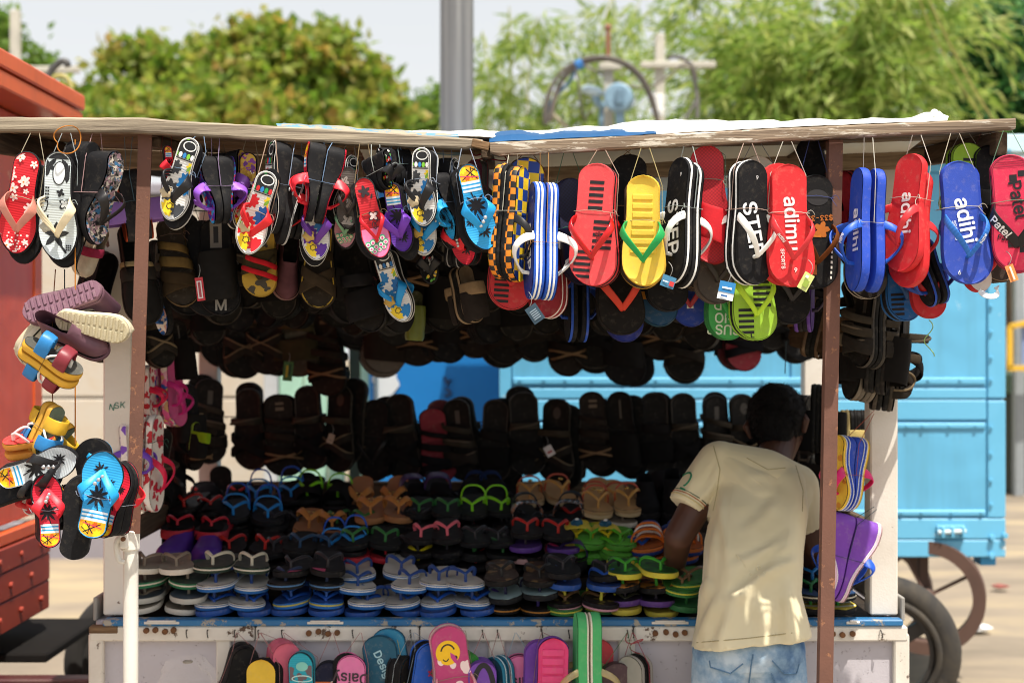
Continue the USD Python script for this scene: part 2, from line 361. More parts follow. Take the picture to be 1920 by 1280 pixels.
strip('door_panel', 960, 790, 1480, 969, -0.006, SKYB)
strip('door_panel', 1484, 790, 1850, 969, -0.006, SKYB)
strip('moulding', 962, 708, 1848, 720, 0.003)
strip('moulding', 962, 793, 1848, 803, 0.003)
strip('moulding', 962, 956, 1848, 966, 0.003)
for k, (px, py) in enumerate([(x, 712) for x in (975, 1020, 1060, 1110, 1170, 1230, 1300, 1370, 1430, 1530, 1600, 1680, 1740, 1800)] + [(1858, y) for y in (420, 520, 574, 622, 670, 712, 800, 850, 900, 945)]
        + [(x, 798) for x in (1100, 1180, 1270, 1360, 1450, 1700, 1730, 1780, 1830)] + [(x, 960) for x in (1690, 1728, 1784, 1840)]):
    obj('rivet', disc(q(px, py) - [0, 0.006, 0], (0, 1, 0), 0.007, 0.008, 8), SKYB2, c)
hs = obj('hasp', bx(q(1755, 0)[0], q(1808, 0)[0], d - 0.012, d - 0.001, q(0, 1008)[2], q(0, 984)[2], 0.003), SKYB2, c)
obj('bolt_rod', tube([q(1756, 996) - [0, .022, 0], q(1808, 994) - [0, .022, 0]], 0.010, 8), plain('chipped_bolt', '#b9cdd2', rough=0.4), hs)
for px in (1762, 1780, 1800):
    obj('bolt_loop', bx(q(px, 0)[0], q(px + 5, 0)[0], d - 0.034, d - 0.010, q(0, 1006)[2], q(0, 986)[2], 0.003), SKYB2, hs)
for px, py in ((1859, 1007), (1858, 1041), (1883, 1003)):
    obj('bolt_head', disc(q(px, py) - [0, 0.01, 0], (0, 1, 0), 0.013, 0.018, 8), SKYB2, c)
obj('foot_block', bx(q(1841, 0)[0], q(1871, 0)[0], d + 0.02, d + 0.12, q(0, 1061)[2], zbm + 0.01, 0.004), painted('deep_blue_block', '#2a8cc0', amount=0.26), c)  # block in a deeper blue than the cart body
rz = q(0, 262)[2]
obj('roof_sheet', cat_mesh([bx(x0 - 0.12, x1 + 0.10, d - 0.16, d + 1.45, zt + 0.002, zt + 0.02), bx(x0 - 0.12, x1 + 0.10, d - 0.165, d - 0.14, zt - 0.01, rz, 0.004)]), painted('roof_paint', '#bcd9e2', under='#4aa3c8', amount=0.45, scale=5.0), c)
for px, dd, tilt in ((1735, d + 0.32, 0.0), (1690, d + 1.05, 0.0)):
    r = 0.108 * FPX / FPX * 2.4
    cc = np.array([(px - 960) / FPX * dd, dd, 0.262])
wheel = obj('wheel', hoop(P(1738, 1117, 6.25), (0.35, 1, 0), 0.248, 0.10, 0.055), DARKRUST, c)
obj('hub', disc(P(1738, 1117, 6.25), (0.25, 1, 0), 0.035, 0.09), DARKRUST, wheel)
for k in range(4):
    a = 0.5 + k * math.pi / 2
    obj('spoke', beam(P(1738, 1117, 6.25), P(1738, 1117, 6.25) + 0.225 * np.array([math.cos(a) * 0.97, -0.24 * math.cos(a), math.sin(a)]), 0.03, 0.012), DARKRUST, wheel)
wheel = obj('wheel', hoop(P(1640, 1110, 7.1), (0.35, 1, 0), 0.28, 0.10, 0.055), DARKRUST, c)
obj('hub', disc(P(1640, 1110, 7.1), (0.1, 1, 0), 0.035, 0.09), DARKRUST, wheel)
for px, dd in ((1080, 6.35), (1080, 7.2)):
    wc = np.array([(px - 960) / FPX * dd, dd, 0.26])
    wheel = obj('wheel', hoop(wc, (0, 1, 0), 0.26, 0.055, 0.03), DARKRUST, c)
    obj('hub', disc(wc, (0, 1, 0), 0.035, 0.09), DARKRUST, wheel)
    obj('leg_bar', beam(wc + [0, 0, 0.0], wc + [0, 0, 0.34], 0.04, 0.04, up=(0, 1, 0)), DARKRUST, c)
for px, dd in ((1738, 6.25), (1640, 7.1)):
    wc = np.array([(px - 960) / FPX * dd, dd + 0.06, P(0, 1115, dd)[2]])
    obj('leg_bar', beam(wc, [wc[0], wc[1], zbm + 0.02], 0.04, 0.04, up=(0, 1, 0)), DARKRUST, c)

# ---------------------------------------------------------------- the red cart on the left
RED = painted('brick_red_paint', '#d2583a', under='#dc9070', amount=0.33, rough=0.4, scale=6.0, dirt='#b04a2c', dirtfac=0.5, streak=.12, dents=.35)
RED2 = painted('brick_red_trim', '#cf5a2c', under='#d68a68', amount=0.34, rough=0.4, scale=10.0, dirt='#7a3020', dirtfac=0.5)
RED3 = painted('shaded_red_planks', '#8a3220', under='#b0654a', amount=0.36, rough=0.5, scale=14.0, dirt='#4a1c14', dirtfac=0.6)  # skirt darker than the body: shade on the lower cart put into its paint
RED4 = painted('red_bolt_paint', '#a04030', amount=0.36, rough=0.5, scale=14.0)
r = thing('red_cart', 'brick red metal cart with bolted skirt and jutting roof at left edge', 'cart')
X = -1.66
obj('cart_body', bx(-2.9, X, 3.3, 5.0, 0.92, 2.28, 0.006), RED, r)
obj('corner_angle', bx(X - 0.03, X + 0.006, 4.93, 5.008, 0.93, 2.27, 0.003), RED2, r)
obj('belt_rail', bx(X - 0.02, X + 0.02, 3.3, 5.01, 1.36 - 0.50, 1.40 - 0.50, 0.004), RED2, r)
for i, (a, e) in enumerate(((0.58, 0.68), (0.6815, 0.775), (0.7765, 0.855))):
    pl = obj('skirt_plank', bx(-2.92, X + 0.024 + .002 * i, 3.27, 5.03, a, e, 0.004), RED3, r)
    for k in range(6):
        obj('bolt_head', disc([X + 0.03, 4.93 - 0.2 * k - (i % 2) * 0.1, (a + e) / 2], (1, 0, 0), 0.010, 0.012, 8), RED4, pl)
obj('roof_top', bx(-3.2, -1.53, 2.9, 5.1, 2.345, 2.40, 0.006), RED2, r)
obj('roof_fascia', bx(-3.19, -1.535, 2.9, 5.09, 2.285, 2.338, 0.005), RED2, r)
obj('roof_bracket', beam([X, 4.9, 2.05], [-1.56, 4.9, 2.28], 0.02, 0.03, up=(0, 1, 0)), RED, r)
obj('chassis_beam', bx(-2.7, -1.22, 4.55, 4.62, 0.36, 0.44, 0.006), painted('maroon_beam', '#4a1f22', amount=0.28), r)
obj('chassis_board', bx(-2.7, -1.52, 4.65, 5.25, 0.47, 0.50, 0.006), plain('dark_board', '#1a1817', rough=0.9, spec=0.1), r)
for xx in (-2.6, -1.9):
    obj('leg_bar', bx(xx, xx + 0.06, 4.56, 4.62, 0.442, 0.58), RED, r)
obj('rubber_stop', disc([-1.49 + 0.05, 4.6, 0.31], (0, 0, 1), 0.045, 0.09, 16), plain('stop_rubber', '#151515'), r)
for yy in (3.6, 4.58):
    wheel = obj('wheel', hoop([-2.45, yy, 0.27], (0, 1, 0), 0.27, 0.06, 0.04), DARKRUST, r)
    obj('hub', disc([-2.45, yy, 0.27], (0, 1, 0), 0.04, 0.1), DARKRUST, wheel)

# ---------------------------------------------------------------- poles and far things
STEEL = M('galvanised_steel', {
    'tc': ('texture_coordinate', {}), 'mp': ('mapping', {'scale': (14.0, 14.0, 0.25)}), 'n': ('noise_texture', {'scale': 1.6, 'detail': 6.0, 'roughness': 0.6}),
    'r': ('rgb_ramp', {'ramp': [(0.3, lin('#5c5c5c')), (0.5, lin('#777674')), (0.7, lin('#8e8c88'))]}), 'p': ('principled_bsdf', {'roughness': 0.5, 'metallic': 0.35})},
    [('tc.object', 'mp.vector'), ('mp.vector', 'n.vector'), ('n.fac', 'r.fac'), ('r.color', 'p.base_color')])
pc = P(856.5, 640, 9.0)
po = thing('steel_pole', 'thick grey galvanised steel pole rising behind the stall roof', 'pole', at=(pc[0], pc[1], 0))
zz = np.linspace(0, 5.4, 12)
obj('shaft', tube(np.stack([zz * 0, zz * 0, zz], 1), 0.112 - 0.0016 * zz, 28), STEEL, po, smooth=40)
obj('base_plate', disc([0, 0, 0.02], (0, 0, 1), 0.22, 0.04), STEEL, po)

CONC = plain('pale_concrete', '#b5b1a4', rough=0.9, var=0.15, scale=6)
CABLE = plain('black_cable', '#2e2c2b', rough=0.6)
def upole(label, px, py_top, d, wpx, arms, group=None):
    c0 = P(px, 640, d)
    t = thing('utility_pole', label, 'utility pole', group, at=(c0[0], d, 0))
    w = wpx / FPX * d
    h = P(0, py_top, d)[2]
    obj('shaft', beam([0, 0, -0.1], [0, 0, h], w, w, up=(0, 1, 0), ch=w * 0.1), CONC, t)
    for (a0, a1, py, hp) in arms:
        z = P(0, py, d)[2]
        obj('cross_arm', beam([(a0 - px) / FPX * d, -w * 0.6, z], [(a1 - px) / FPX * d, -w * 0.6, z], 0.08, hp / FPX * d, ch=0.01), CONC, t)
    return t
d = 13.6
u1 = upole('short concrete pole with blue-grey switch drum and small cross arm, above stall roof', 1141, 108, d, 18, [(1122, 1163, 127, 13)])
o = lambda px, py, dy=0.0: P(px, py, d) - np.array([(1141 - 960) / FPX * d, d - dy, 0])
obj('finial_rod', tube([o(1140, 110), o(1140, 55)], 0.022, 8), plain('rusty_rod', '#8a5a44'), u1)
obj('finial_ball', trimesh.creation.icosphere(2, 0.035).apply_translation(o(1140, 52)), plain('rusty_rod', '#8a5a44'), u1, smooth=True)
BG = plain('blue_grey_casing', '#7f9db0', rough=0.5)
dr = obj('switch_drum', disc(o(1158, 191, -0.2), (0.25, 1, 0), 0.137, 0.16, 28), BG, u1)
obj('drum_plate', bx(*(np.array([o(1150, 0)[0], o(1166, 0)[0]])), -0.31, -0.28, o(0, 204)[2], o(0, 178)[2]), plain('casing_plate', '#5f7a8c'), dr)
obj('drum_bracket', beam(o(1132, 240), o(1130, 195), 0.08, 0.05, up=(0, 1, 0)), BG, u1)
obj('drum_bracket', beam(o(1160, 240, -.2), o(1158, 205, -.2), 0.08, 0.05, up=(0, 1, 0)), BG, u1)
ss = trimesh.creation.icosphere(2, 1.0); ss.apply_scale([0.11, 0.07, 0.05]); ss.apply_transform(trimesh.transformations.rotation_matrix(0.25, [0, 1, 0])); ss.apply_translation(o(1110, 174, -0.1))
obj('lamp_cowl', ss, plain('pale_blue_cowl', '#b4c9d3'), u1, smooth=True)
obj('cowl_arm', tube(spline([o(1115, 177, -.1), o(1122, 196, -.05), o(1138, 200)], 8), 0.04, 8), BG, u1, smooth=True)
u2 = upole('taller concrete pole with long cross arm reaching right, above stall roof', 1237, 65, 14.2, 18, [(1200, 1340, 124, 12)])
o2 = lambda px, py, dy=0.0: P(px, py, 14.2) - np.array([(1237 - 960) / FPX * 14.2, 14.2 - dy, 0])
obj('white_insulator', disc(o2(1228, 208, -0.3), (0, 0, 1), 0.058, 0.22, 20), plain('white_ceramic', '#e3e3e0', rough=0.3), u2)
obj('stay_wire', tube(spline([o2(1296, 128), o2(1305, 165), o2(1307, 222)], 10), 0.022, 6), plain('grey_wire', '#6d6a66'), u2)
obj('stay_wire', tube(spline([o2(1306, 190), o2(1290, 215), o2(1282, 228)], 10), 0.018, 6), plain('grey_wire', '#6d6a66'), u2)
t = thing('cable_loop', 'arching bundle of dark cables looped between the two concrete poles', 'cable')
for k, (pts, rr, cc) in enumerate((
    ([(1024, 232), (1026, 195), (1045, 145), (1085, 115), (1140, 108), (1190, 130), (1220, 175), (1232, 222)], 0.020, '#5a534c'),
    ([(1032, 228), (1040, 185), (1062, 140), (1100, 116), (1146, 112), (1195, 140), (1222, 190), (1236, 235)], 0.024, '#6e655c'),
    ([(1078, 132), (1070, 150), (1050, 172), (1030, 200), (1026, 232)], 0.017, '#4a769c'),
    ([(1060, 130), (1035, 160), (1020, 205), (1022, 236)], 0.012, '#6a645a'),
    ([(1080, 128), (1084, 150), (1088, 190), (1100, 230)], 0.010, '#6a645a'),
    ([(1030, 205), (1045, 222), (1065, 238)], 0.018, '#a89c86'),
    ([(1085, 120), (1150, 150), (1230, 158), (1290, 120), (1305, 150)], 0.012, '#6a645a'),
    ([(1250, 110), (1275, 108), (1296, 122), (1304, 150)], 0.018, '#4a4542'))):
    obj('cable', tube(spline([P(a, e, 13.3 + 0.05 * k) for a, e in pts], 30), rr, 7), plain('cable_' + cc[1:], cc), t, smooth=True)
obj('tape_joint', tube([P(1080, 124, 13.2), P(1092, 118, 13.2)], 0.05, 8), plain('blue_tape', '#2f6fae'), t)
upole('pale concrete pole with cross arm rising behind the red cart roof', 29, 20, 15.0, 17, [(28, 152, 133, 12)])
t = thing('bent_hook_pipe', 'dark curved pipe end hooking over behind the red cart roof', 'pipe')
obj('pipe', tube(spline([P(84, 175, 9.0), P(92, 140, 9.0), P(105, 122, 9.0), P(122, 115, 9.0), P(127, 125, 9.0)], 20), 0.022, 8), plain('dark_pipe', '#4b4a47'), t, smooth=True)
obj('clamp', tube(spline([P(98, 148, 9.0), P(118, 143, 9.0), P(135, 170, 9.0)], 12), 0.016, 6), plain('dull_yellow_pipe', '#a59a5a'), t, smooth=True)
d = 14.0
t = thing('far_post', 'grey metal post at the far right edge behind the blue cart', 'post')
obj('shaft', bx(P(1904, 0, d)[0], P(1922, 0, d)[0], d, d + 0.1, 0, P(0, 500, d)[2]), plain('far_grey', '#8d9396'), t)
t = thing('framed_board', 'yellow framed picture board at the far right edge', 'board')
yf = plain('yellow_frame', '#d2a62c', rough=0.5)
for a, e in (((1893, 612), (1893, 690)), ((1950, 612), (1950, 690)), ((1893, 612), (1950, 600)), ((1890, 690), (1950, 690))):
    obj('frame_bar', beam(P(*a, d - .3), P(*e, d - .3), 0.05, 0.05, up=(0, 1, 0)), yf, t)
obj('picture', bx(P(1897, 0, d)[0], P(1947, 0, d)[0], d - 0.27, d - 0.25, P(0, 688, d)[2], P(0, 608, d)[2]), patches('far_picture', ['#7d8fb5', '#b8c4d8', '#56606e', '#a9b5c2'], 6), t)
obj('stand_leg', bx(P(1915, 0, d)[0], P(1922, 0, d)[0], d - .25, d - .2, 0, P(0, 690, d)[2]), plain('far_grey', '#8d9396'), t)
t = thing('dark_bin', 'dark green crate standing at the far right edge below the framed board', 'crate')
obj('crate_body', bx(P(1899, 0, d)[0], P(1990, 0, d)[0], d + 0.2, d + 0.8, 0, P(0, 740, d)[2], 0.02), plain('far_dark_green', '#3c4238'), t)
obj('lid', bx(P(1897, 0, d)[0], P(1992, 0, d)[0], d + 0.18, d + 0.82, P(0, 739, d)[2], P(0, 700, d)[2], 0.02), plain('far_green', '#56705a'), t)
t = thing('far_stall_post', 'narrow pale post seen past the blue cart edge', 'post')
obj('shaft', bx(P(1888, 0, d)[0], P(1896, 0, d)[0], d + 1, d + 1.1, 0, P(0, 560, d)[2]), plain('far_pale', '#a9a08f'), t)

# ---------------------------------------------------------------- trees
def leafmat(key, cols, trans=0.45):
    stops = [(i / (len(cols) - 1), lin(c)) for i, c in enumerate(cols)]
    return M(key, {'g': ('uvmap', {'attribute': 'st'}), 'x': ('separate_xyz', {}), 'r': ('rgb_ramp', {'ramp': stops}), 'p': ('principled_bsdf', {'roughness': 0.5, 'specular_ior_level': 0.35}), 't': ('translucent_bsdf', {}),
                   'h': ('hsv', {'value': 1.25, 'saturation': 1.05, 'fac': 1.0}), 'm': ('mix_closure', {'fac': trans})},
             [('g.UV', 'x.vector'), ('x.x', 'r.fac'), ('r.color', 'p.base_color'), ('r.color', 'h.color'), ('h.color', 't.color'), ('p.BSDF', 'm.closure1'), ('t.BSDF', 'm.closure2')], surface='m.closure')
BARK = plain('bark', '#5b4a3a', rough=0.9, var=0.3, scale=8)
def leaves(cent, dirs, L, W, rng):
    """leaf blades: a folded diamond of four triangles from each centre along dirs"""
    n = len(cent)
    dirs = dirs / np.linalg.norm(dirs, axis=1, keepdims=True)
    side = np.cross(dirs, rng.normal(size=(n, 3))); side /= np.linalg.norm(side, axis=1, keepdims=True)
    nn = np.cross(side, dirs)
    L = L * rng.uniform(0.7, 1.3, (n, 1)); W = W * rng.uniform(0.7, 1.3, (n, 1))
    v = np.stack([cent, cent + dirs * L * 0.45 + side * W / 2 + nn * W * 0.15, cent + dirs * L * 0.5, cent + dirs * L * 0.45 - side * W / 2 + nn * W * 0.15, cent + dirs * L - nn * L * 0.08], 1).reshape(-1, 3)
    f = (np.arange(n)[:, None, None] * 5 + np.array([[0, 1, 2], [0, 2, 3], [1, 4, 2], [2, 4, 3]])[None]).reshape(-1, 3)
    uv = np.repeat(np.clip(rng.random(n) * .6 + .4 * rng.random(n // 14 + 1).repeat(14)[:n], 0, .999), 5)[:, None] * [1, 1]
    return v, f, uv
def tree(name, label, d, lobes, trunk_px, mat, clumps, per, L, W, spread, seed, depth=1.0, droop=0.0, gapf=0.0, cat='tree', limbs=7, tr=0.16):
    rng = np.random.default_rng(seed)
    k = d / FPX
    base = np.array([(trunk_px - 960) * k, d, 0.0])
    t = thing(name, label, cat, at=base)
    area = np.array([l[2] * l[3] for l in lobes], float)
    which = rng.choice(len(lobes), clumps, p=area / area.sum())
    cc = []
    for w_ in which:
        px, py, rx, ry = lobes[w_]
        u = rng.normal(size=3); u /= np.linalg.norm(u); u *= rng.uniform(0.35, 1.0) ** 0.5
        cc.append(P(px, py, d) + u * np.array([rx * k, depth * max(rx, ry) * k, ry * k]))
    cc = np.array(cc)
    if gapf:
        cc = cc[meshkit.noise(cc / (60 * k) + seed) > gapf]
    n = len(cc) * per
    out = np.repeat(cc, per, 0) + rng.normal(size=(n, 3)) * spread
    dirs = rng.normal(size=(n, 3)) + np.array([0, 0, -droop])
    v, f, uv = leaves(out, dirs, L, W, rng)
    crown = obj('crown', (v - base, f), mat, t, uv=uv)
    tag(crown, kind='stuff')
    top = cc.mean(0); top[2] = np.percentile(cc[:, 2], 45)
    pts = spline([base, base + [0.1, 0, top[2] * 0.35], [top[0], d, top[2] * 0.75], top], 14) - base
    trunk = obj('trunk', tube(pts, np.linspace(tr, tr * 0.35, 14), 9), BARK, t, smooth=True)
    for j in range(limbs):
        e = cc[rng.integers(len(cc))] - base
        s = pts[rng.integers(6, 12)]
        obj('limb', tube(spline([s, (s + e) / 2 + [0, 0, 0.15], e], 8), np.linspace(tr * 0.4, 0.015, 8), 6), BARK, trunk, smooth=True)
    return t
YG = leafmat('yellow_green_leaves', ['#4a6628', '#62802f', '#7c923a', '#939c46', '#a0964a', '#a58248'], 0.5)
tree('broadleaf_tree', 'rounded yellow-green broadleaf tree with rusty tints, left of the steel pole', 22.0,
     [(240, 155, 62, 62), (238, 95, 22, 24), (290, 105, 28, 24), (335, 165, 70, 62), (385, 110, 50, 32), (480, 150, 105, 82), (450, 68, 34, 26), (530, 80, 50, 28), (610, 140, 85, 72), (600, 78, 36, 22), (680, 180, 55, 62), (170, 195, 42, 45), (440, 240, 280, 55), (725, 225, 30, 30)], 450, YG, 1500, 14, 0.22, 0.16, 0.13, 11, gapf=0.46)
tree('small_bush_tree', 'small dark green treetop peeking between round tree and steel pole', 30.0, [(800, 225, 42, 32), (770, 240, 40, 25), (835, 205, 20, 30)], 800, leafmat('mid_green_leaves', ['#4d6a2a', '#6b8a38', '#8a9f4a']), 160, 14, 0.2, 0.13, 0.2, 12)
tree('edge_tree', 'dark green treetop at the left picture edge behind concrete pole', 24.0, [(-15, 85, 30, 55), (70, 118, 12, 12)], -20, leafmat('mid_green_leaves', []), 120, 14, 0.16, 0.11, 0.14, 13)
tree('shade_tree', 'dense dark green broadleaf tree in the upper right corner', 17.0, [(1865, 110, 80, 90), (1920, 60, 75, 55), (1840, 200, 75, 50), (1930, 190, 60, 70)], 1890,
     leafmat('deep_green_leaves', ['#1c3a22', '#2d5a30', '#467a40', '#659450'], 0.35), 900, 15, 0.16, 0.09, 0.13, 14, gapf=0.32)

def bamboo(label, d, culms, mat, sprays, per, seed, L=0.24, W=0.022):
    """arching culms with drooping sprays of long leaves; culms: base px, tip px, tip py"""
    rng = np.random.default_rng(seed); k = d / FPX
    base = np.array([(culms[0][0] - 960) * k, d, 0.0])
    t = thing('bamboo_clump', label, 'bamboo', at=base)
    cents, dirs = [], []
    for (bpx, tpx, tpy, spr) in culms:
        a = np.array([(bpx - 960) * k, d + rng.uniform(-.4, .4), 0]); e = P(tpx, tpy, d + rng.uniform(-.8, .8))
        pts = spline([a, a + (e - a) * [0.15, .3, 0.5], a + (e - a) * [0.5, .7, 0.88], e], 18)
        obj('culm', tube(pts - base, np.linspace(0.028, 0.006, 18), 7), plain('bamboo_culm', '#a5a04a', rough=0.4), t, smooth=True)
        for j in range(sprays):
            s = pts[min(17, int(3 + 15 * rng.random() ** 0.6))]
            tip = s + rng.normal(size=3) * [spr * k, spr * k, spr * 0.6 * k] + [0, 0, -0.1]
            q_ = np.linspace(0.15, 1, per)[:, None]
            ax = tip - s
            cents.append(s + ax * q_ + np.array([0, 0, -0.35]) * q_ ** 2 * np.linalg.norm(ax) + rng.normal(size=(per, 3)) * 0.03)
            dd = np.repeat(ax[None] / (np.linalg.norm(ax) + 1e-6), per, 0) + rng.normal(size=(per, 3)) * 0.45 + [0, 0, -0.55]
            dirs.append(dd)
    v, f, uv = leaves(np.vstack(cents), np.vstack(dirs), L, W, rng)
    tag(obj('foliage', (v - base, f), mat, t, uv=uv), kind='stuff')
    return t
BAM = leafmat('bamboo_leaves', ['#5c7a32', '#769240', '#90a64e', '#b2b870', '#6a8836'], 0.5)
rb = random.Random(5)
bamboo('tall feathery bamboo with thin tops between steel pole and concrete poles', 18.0,
       [(960, 955, 12, 45), (975, 1010, 30, 40), (930, 905, 60, 35), (1000, 985, 120, 60), (1090, 1150, -10, 55), (1100, 1200, 5, 50), (1080, 1110, 80, 60), (1050, 1060, 170, 80), (950, 930, 160, 60), (1120, 1170, 130, 70), (900, 920, 200, 50), (1150, 1240, 170, 70), (1020, 1015, 215, 80), (1130, 1130, 215, 80)], BAM, 44, 16, 21, L=.26, W=.032)
bamboo('broad bamboo clump with heavy drooping sprays filling the upper right', 15.5,
       [(1500 + rb.uniform(-90, 90), 1500 + rb.uniform(-235, 270), rb.uniform(-60, 215), rb.uniform(70, 110)) for _ in range(34)], BAM, 62, 18, 22, L=0.25, W=0.034)
for k, (a, e) in enumerate((((1738, -10), (1775, 72)), ((1730, 10), (1760, 85)))):
    a, e = P(*a, 11.5), P(*e, 11.5)
    t = thing('yellow_culm', ('thicker yellow bamboo stem slanting above the dark tree, upper right', 'thinner yellow bamboo stem slanting left of the thicker one, upper right')[k], 'bamboo stem')
    foot = np.array([a[0] + 0.9, 11.5, 0.0])
    obj('stem', tube(spline([foot, [foot[0] + .1, 11.5, 2.5], e, a + [-.1, 0, .3]], 20), 0.007 - 0.002 * k, 7), plain('yellow_culm', '#8f8444'), t, smooth=True)
# ---------------------------------------------------------------- the stall
WHITE = painted('chipped_white_paint', '#d8d2c8', under='#6b5644', amount=0.345, rough=0.6, scale=22, dirt='#a08f78', dirtfac=0.4)
WHITE2 = painted('chipped_white_rail', '#dcd6cb', under='#5b4535', amount=0.385, rough=0.6, scale=26, dirt='#94836c', dirtfac=0.5)
SPECK = painted('speckled_white_panel', '#b9b4ba', under='#918a8c', amount=0.38, rough=0.65, scale=55, dirt='#a59c98', dirtfac=0.45)
RIMB = painted('worn_blue_rim', '#22699c', under='#9a9488', amount=0.425, rough=0.5, scale=24, dirt='#2a5e86', dirtfac=0.4)
OLDW = wood('old_grey_board', '#a08d74', '#4e3d2e', (0.8, 14, 14))
OLDWY = wood('old_brown_rail', '#6e5b47', '#33271d', (14, 0.8, 14))
FASC = wood('fascia_left', '#b0a48e', '#62564a', (0.9, 16, 26))
FASC2 = wood('fascia_right', '#a3917a', '#54453a', (0.9, 16, 26), paint='#c5bdae', amount=0.43)
DARKW = wood('dark_boards', '#3e342b', '#1c1713', (1.0, 14, 14))
ROOFU = wood('roof_underside', '#8a7357', '#463629', (0.9, 9, 9), paint='#6b5a48', amount=0.45)
ST = thing('market_stall', 'white wooden footwear stall with rusty poles, blue rim and weathered plank roof', 'market stall')
F, B = 3.65, 5.0                              # front and rear of the body
XL, XR = P(168, 0, F)[0], P(1703, 0, F)[0]
ZR = P(0, 1160, F)[2]                         # the blue rim
def fx(px): return P(px, 0, F)[0]
def fz(py): return P(0, py, F)[2]
# body: framed front panels
fp = [(196, 404), (433, 657), (691, 915), (947, 1159), (1192, 1420), (1452, 1674)]
obj('bed_floor', bx(XL + 0.03, XR - 0.03, F + 0.03, B - 0.02, 0.775, 0.795), DARKW, ST)
for a, e in fp:
    obj('front_panel', bx(fx(a) - 0.006, fx(e) + 0.006, F + 0.014, F + 0.028, 0.36, fz(1200) + 0.004, 0.001), SPECK, ST)
for i, (a, e) in enumerate([(405, 432), (658, 690), (916, 946), (1160, 1191), (1421, 1451)]):
    obj('batten', bx(fx(a), fx(e), F + 0.001, F + 0.02, 0.40, fz(1186) - 0.001, 0.003), WHITE, ST)
for a, e in ((166, 194), (1676, 1705)):
    obj('corner_stile', bx(fx(a), fx(e), F - 0.004, F + 0.036, 0.34, fz(1187), 0.004), WHITE2, ST)
obj('bottom_rail', bx(fx(195), fx(1675), F + 0.0, F + 0.02, 0.34, 0.399, 0.004), WHITE, ST)
rails = [(168, 478), (480, 786), (788, 1187), (1189, 1702)]
for a, e in rails:
    obj('top_rail', bx(fx(a), fx(e) - 0.001, F - 0.006, F + 0.022, fz(1201), fz(1173), 0.004), WHITE2, ST)
obj('blue_rim', bx(fx(194), fx(1692), F - 0.010, F + 0.03, fz(1172), fz(1160), 0.003), RIMB, ST)
obj('corner_chip', bx(fx(168), fx(222), F - 0.009, F + 0.02, fz(1186), fz(1172.5), 0.003), wood('bare_brown', '#8a6f52', '#4c3827', (2, 20, 20)), ST)
GALV = plain('galvanised_hinge', '#c9c9c6', rough=0.35, metallic=0.6)
for a, e in ((272, 338), (577, 645), (1221, 1290), (1585, 1610)):
    h = obj('hinge', bx(fx(a), fx(e), F - 0.0125, F - 0.009, fz(1168), fz(1163), 0.001), GALV, ST)
    obj('knuckle', beam([fx(a) + .008, F - 0.012, fz(1162.5)], [fx(e) - .008, F - 0.012, fz(1162.5)], 0.006, 0.006), GALV, h)
RB = plain('rusty_bolt', '#6a4527', rough=0.8, var=0.4, scale=80)
for a, y in ((276, 1174), (293, 1173), (311, 1176), (327, 1173), (580, 1179), (598, 1176), (616, 1180), (633, 1178), (1228, 1179), (1248, 1177), (1266, 1181), (1283, 1178), (1560, 1180), (1578, 1182), (1597, 1180)):
    obj('bolt_head', disc([fx(a), F - 0.010, fz(y + 6)], (0, 1, 0), 0.0075, 0.010, 10), RB, ST)
for a in (352, 391, 442, 486, 530, 662, 735, 770, 905, 933, 1016, 1066, 1176, 1186, 1650):
    z = fz(1184)
    obj('hook', tube(spline([[fx(a), F - 0.006, z + .006], [fx(a), F - 0.018, z + .002], [fx(a) + .002, F - 0.020, z - .008], [fx(a) + .001, F - 0.011, z - .012]], 9), 0.0016, 5), plain('dark_wire', '#2d2620', rough=0.6), ST)
# sides and rear of the body
for nm, x in (('side_panel', XL + 0.004), ('side_panel', XR - 0.024)):
    obj(nm, bx(x, x + 0.02, F + 0.04, B, 0.36, ZR - 0.01, 0.003), SPECK, ST)
obj('rear_panel', bx(XL + 0.03, XR - 0.03, B + 0.001, B + 0.02, 0.36, ZR - 0.01, 0.003), SPECK, ST)
obj('side_ledge', beam([XL + 0.005, F + 0.03, ZR + 0.02], [XL + 0.005, F + 0.9, ZR + 0.02], 0.01, 0.06), plain('grey_ledge', '#8f8c86', rough=0.7), ST)
obj('side_ledge', beam([XR - 0.005, F + 0.03, ZR + 0.02], [XR - 0.005, F + 0.9, ZR + 0.02], 0.01, 0.06), plain('grey_ledge', '#8f8c86', rough=0.7), ST)
# posts
PF = F + 0.035
def post(px0, px1, d, z1, z0=ZR + 0.003):
    a, e = P(px0, 0, d)[0], P(px1, 0, d)[0]
    return obj('corner_post', bx(a, e, d, d + 0.065, z0, z1, 0.004), WHITE, ST)
post(193, 246, PF, 1.97); post(1632, 1684, PF, 1.97)
post(372, 408, B - 0.07, 1.97); post(1508, 1546, B - 0.07, 1.97)
# side rails, rear rail
zr = 1.02
obj('side_rail', bx(XL + 0.03, XL + 0.055, PF + 0.07, B - 0.075, zr - 0.05, zr + 0.012, 0.003), OLDWY, ST)
obj('side_rail', bx(XR - 0.055, XR - 0.03, PF + 0.07, B - 0.075, zr - 0.05, zr + 0.012, 0.003), OLDWY, ST)
obj('rear_rail', bx(XL + 0.03, XR - 0.03, B - 0.045, B - 0.02, zr - 0.04, zr + 0.012, 0.003), OLDW, ST)
# stepped display boards under the footwear
for k, (y0, y1, z) in enumerate(((3.95, 4.19, 0.862), (4.2, 4.44, 0.925), (4.45, 4.93, 0.985))):
    obj('display_step', bx(XL + 0.07, XR - 0.07, y0, y1, 0.797, z, 0.003), DARKW, ST)
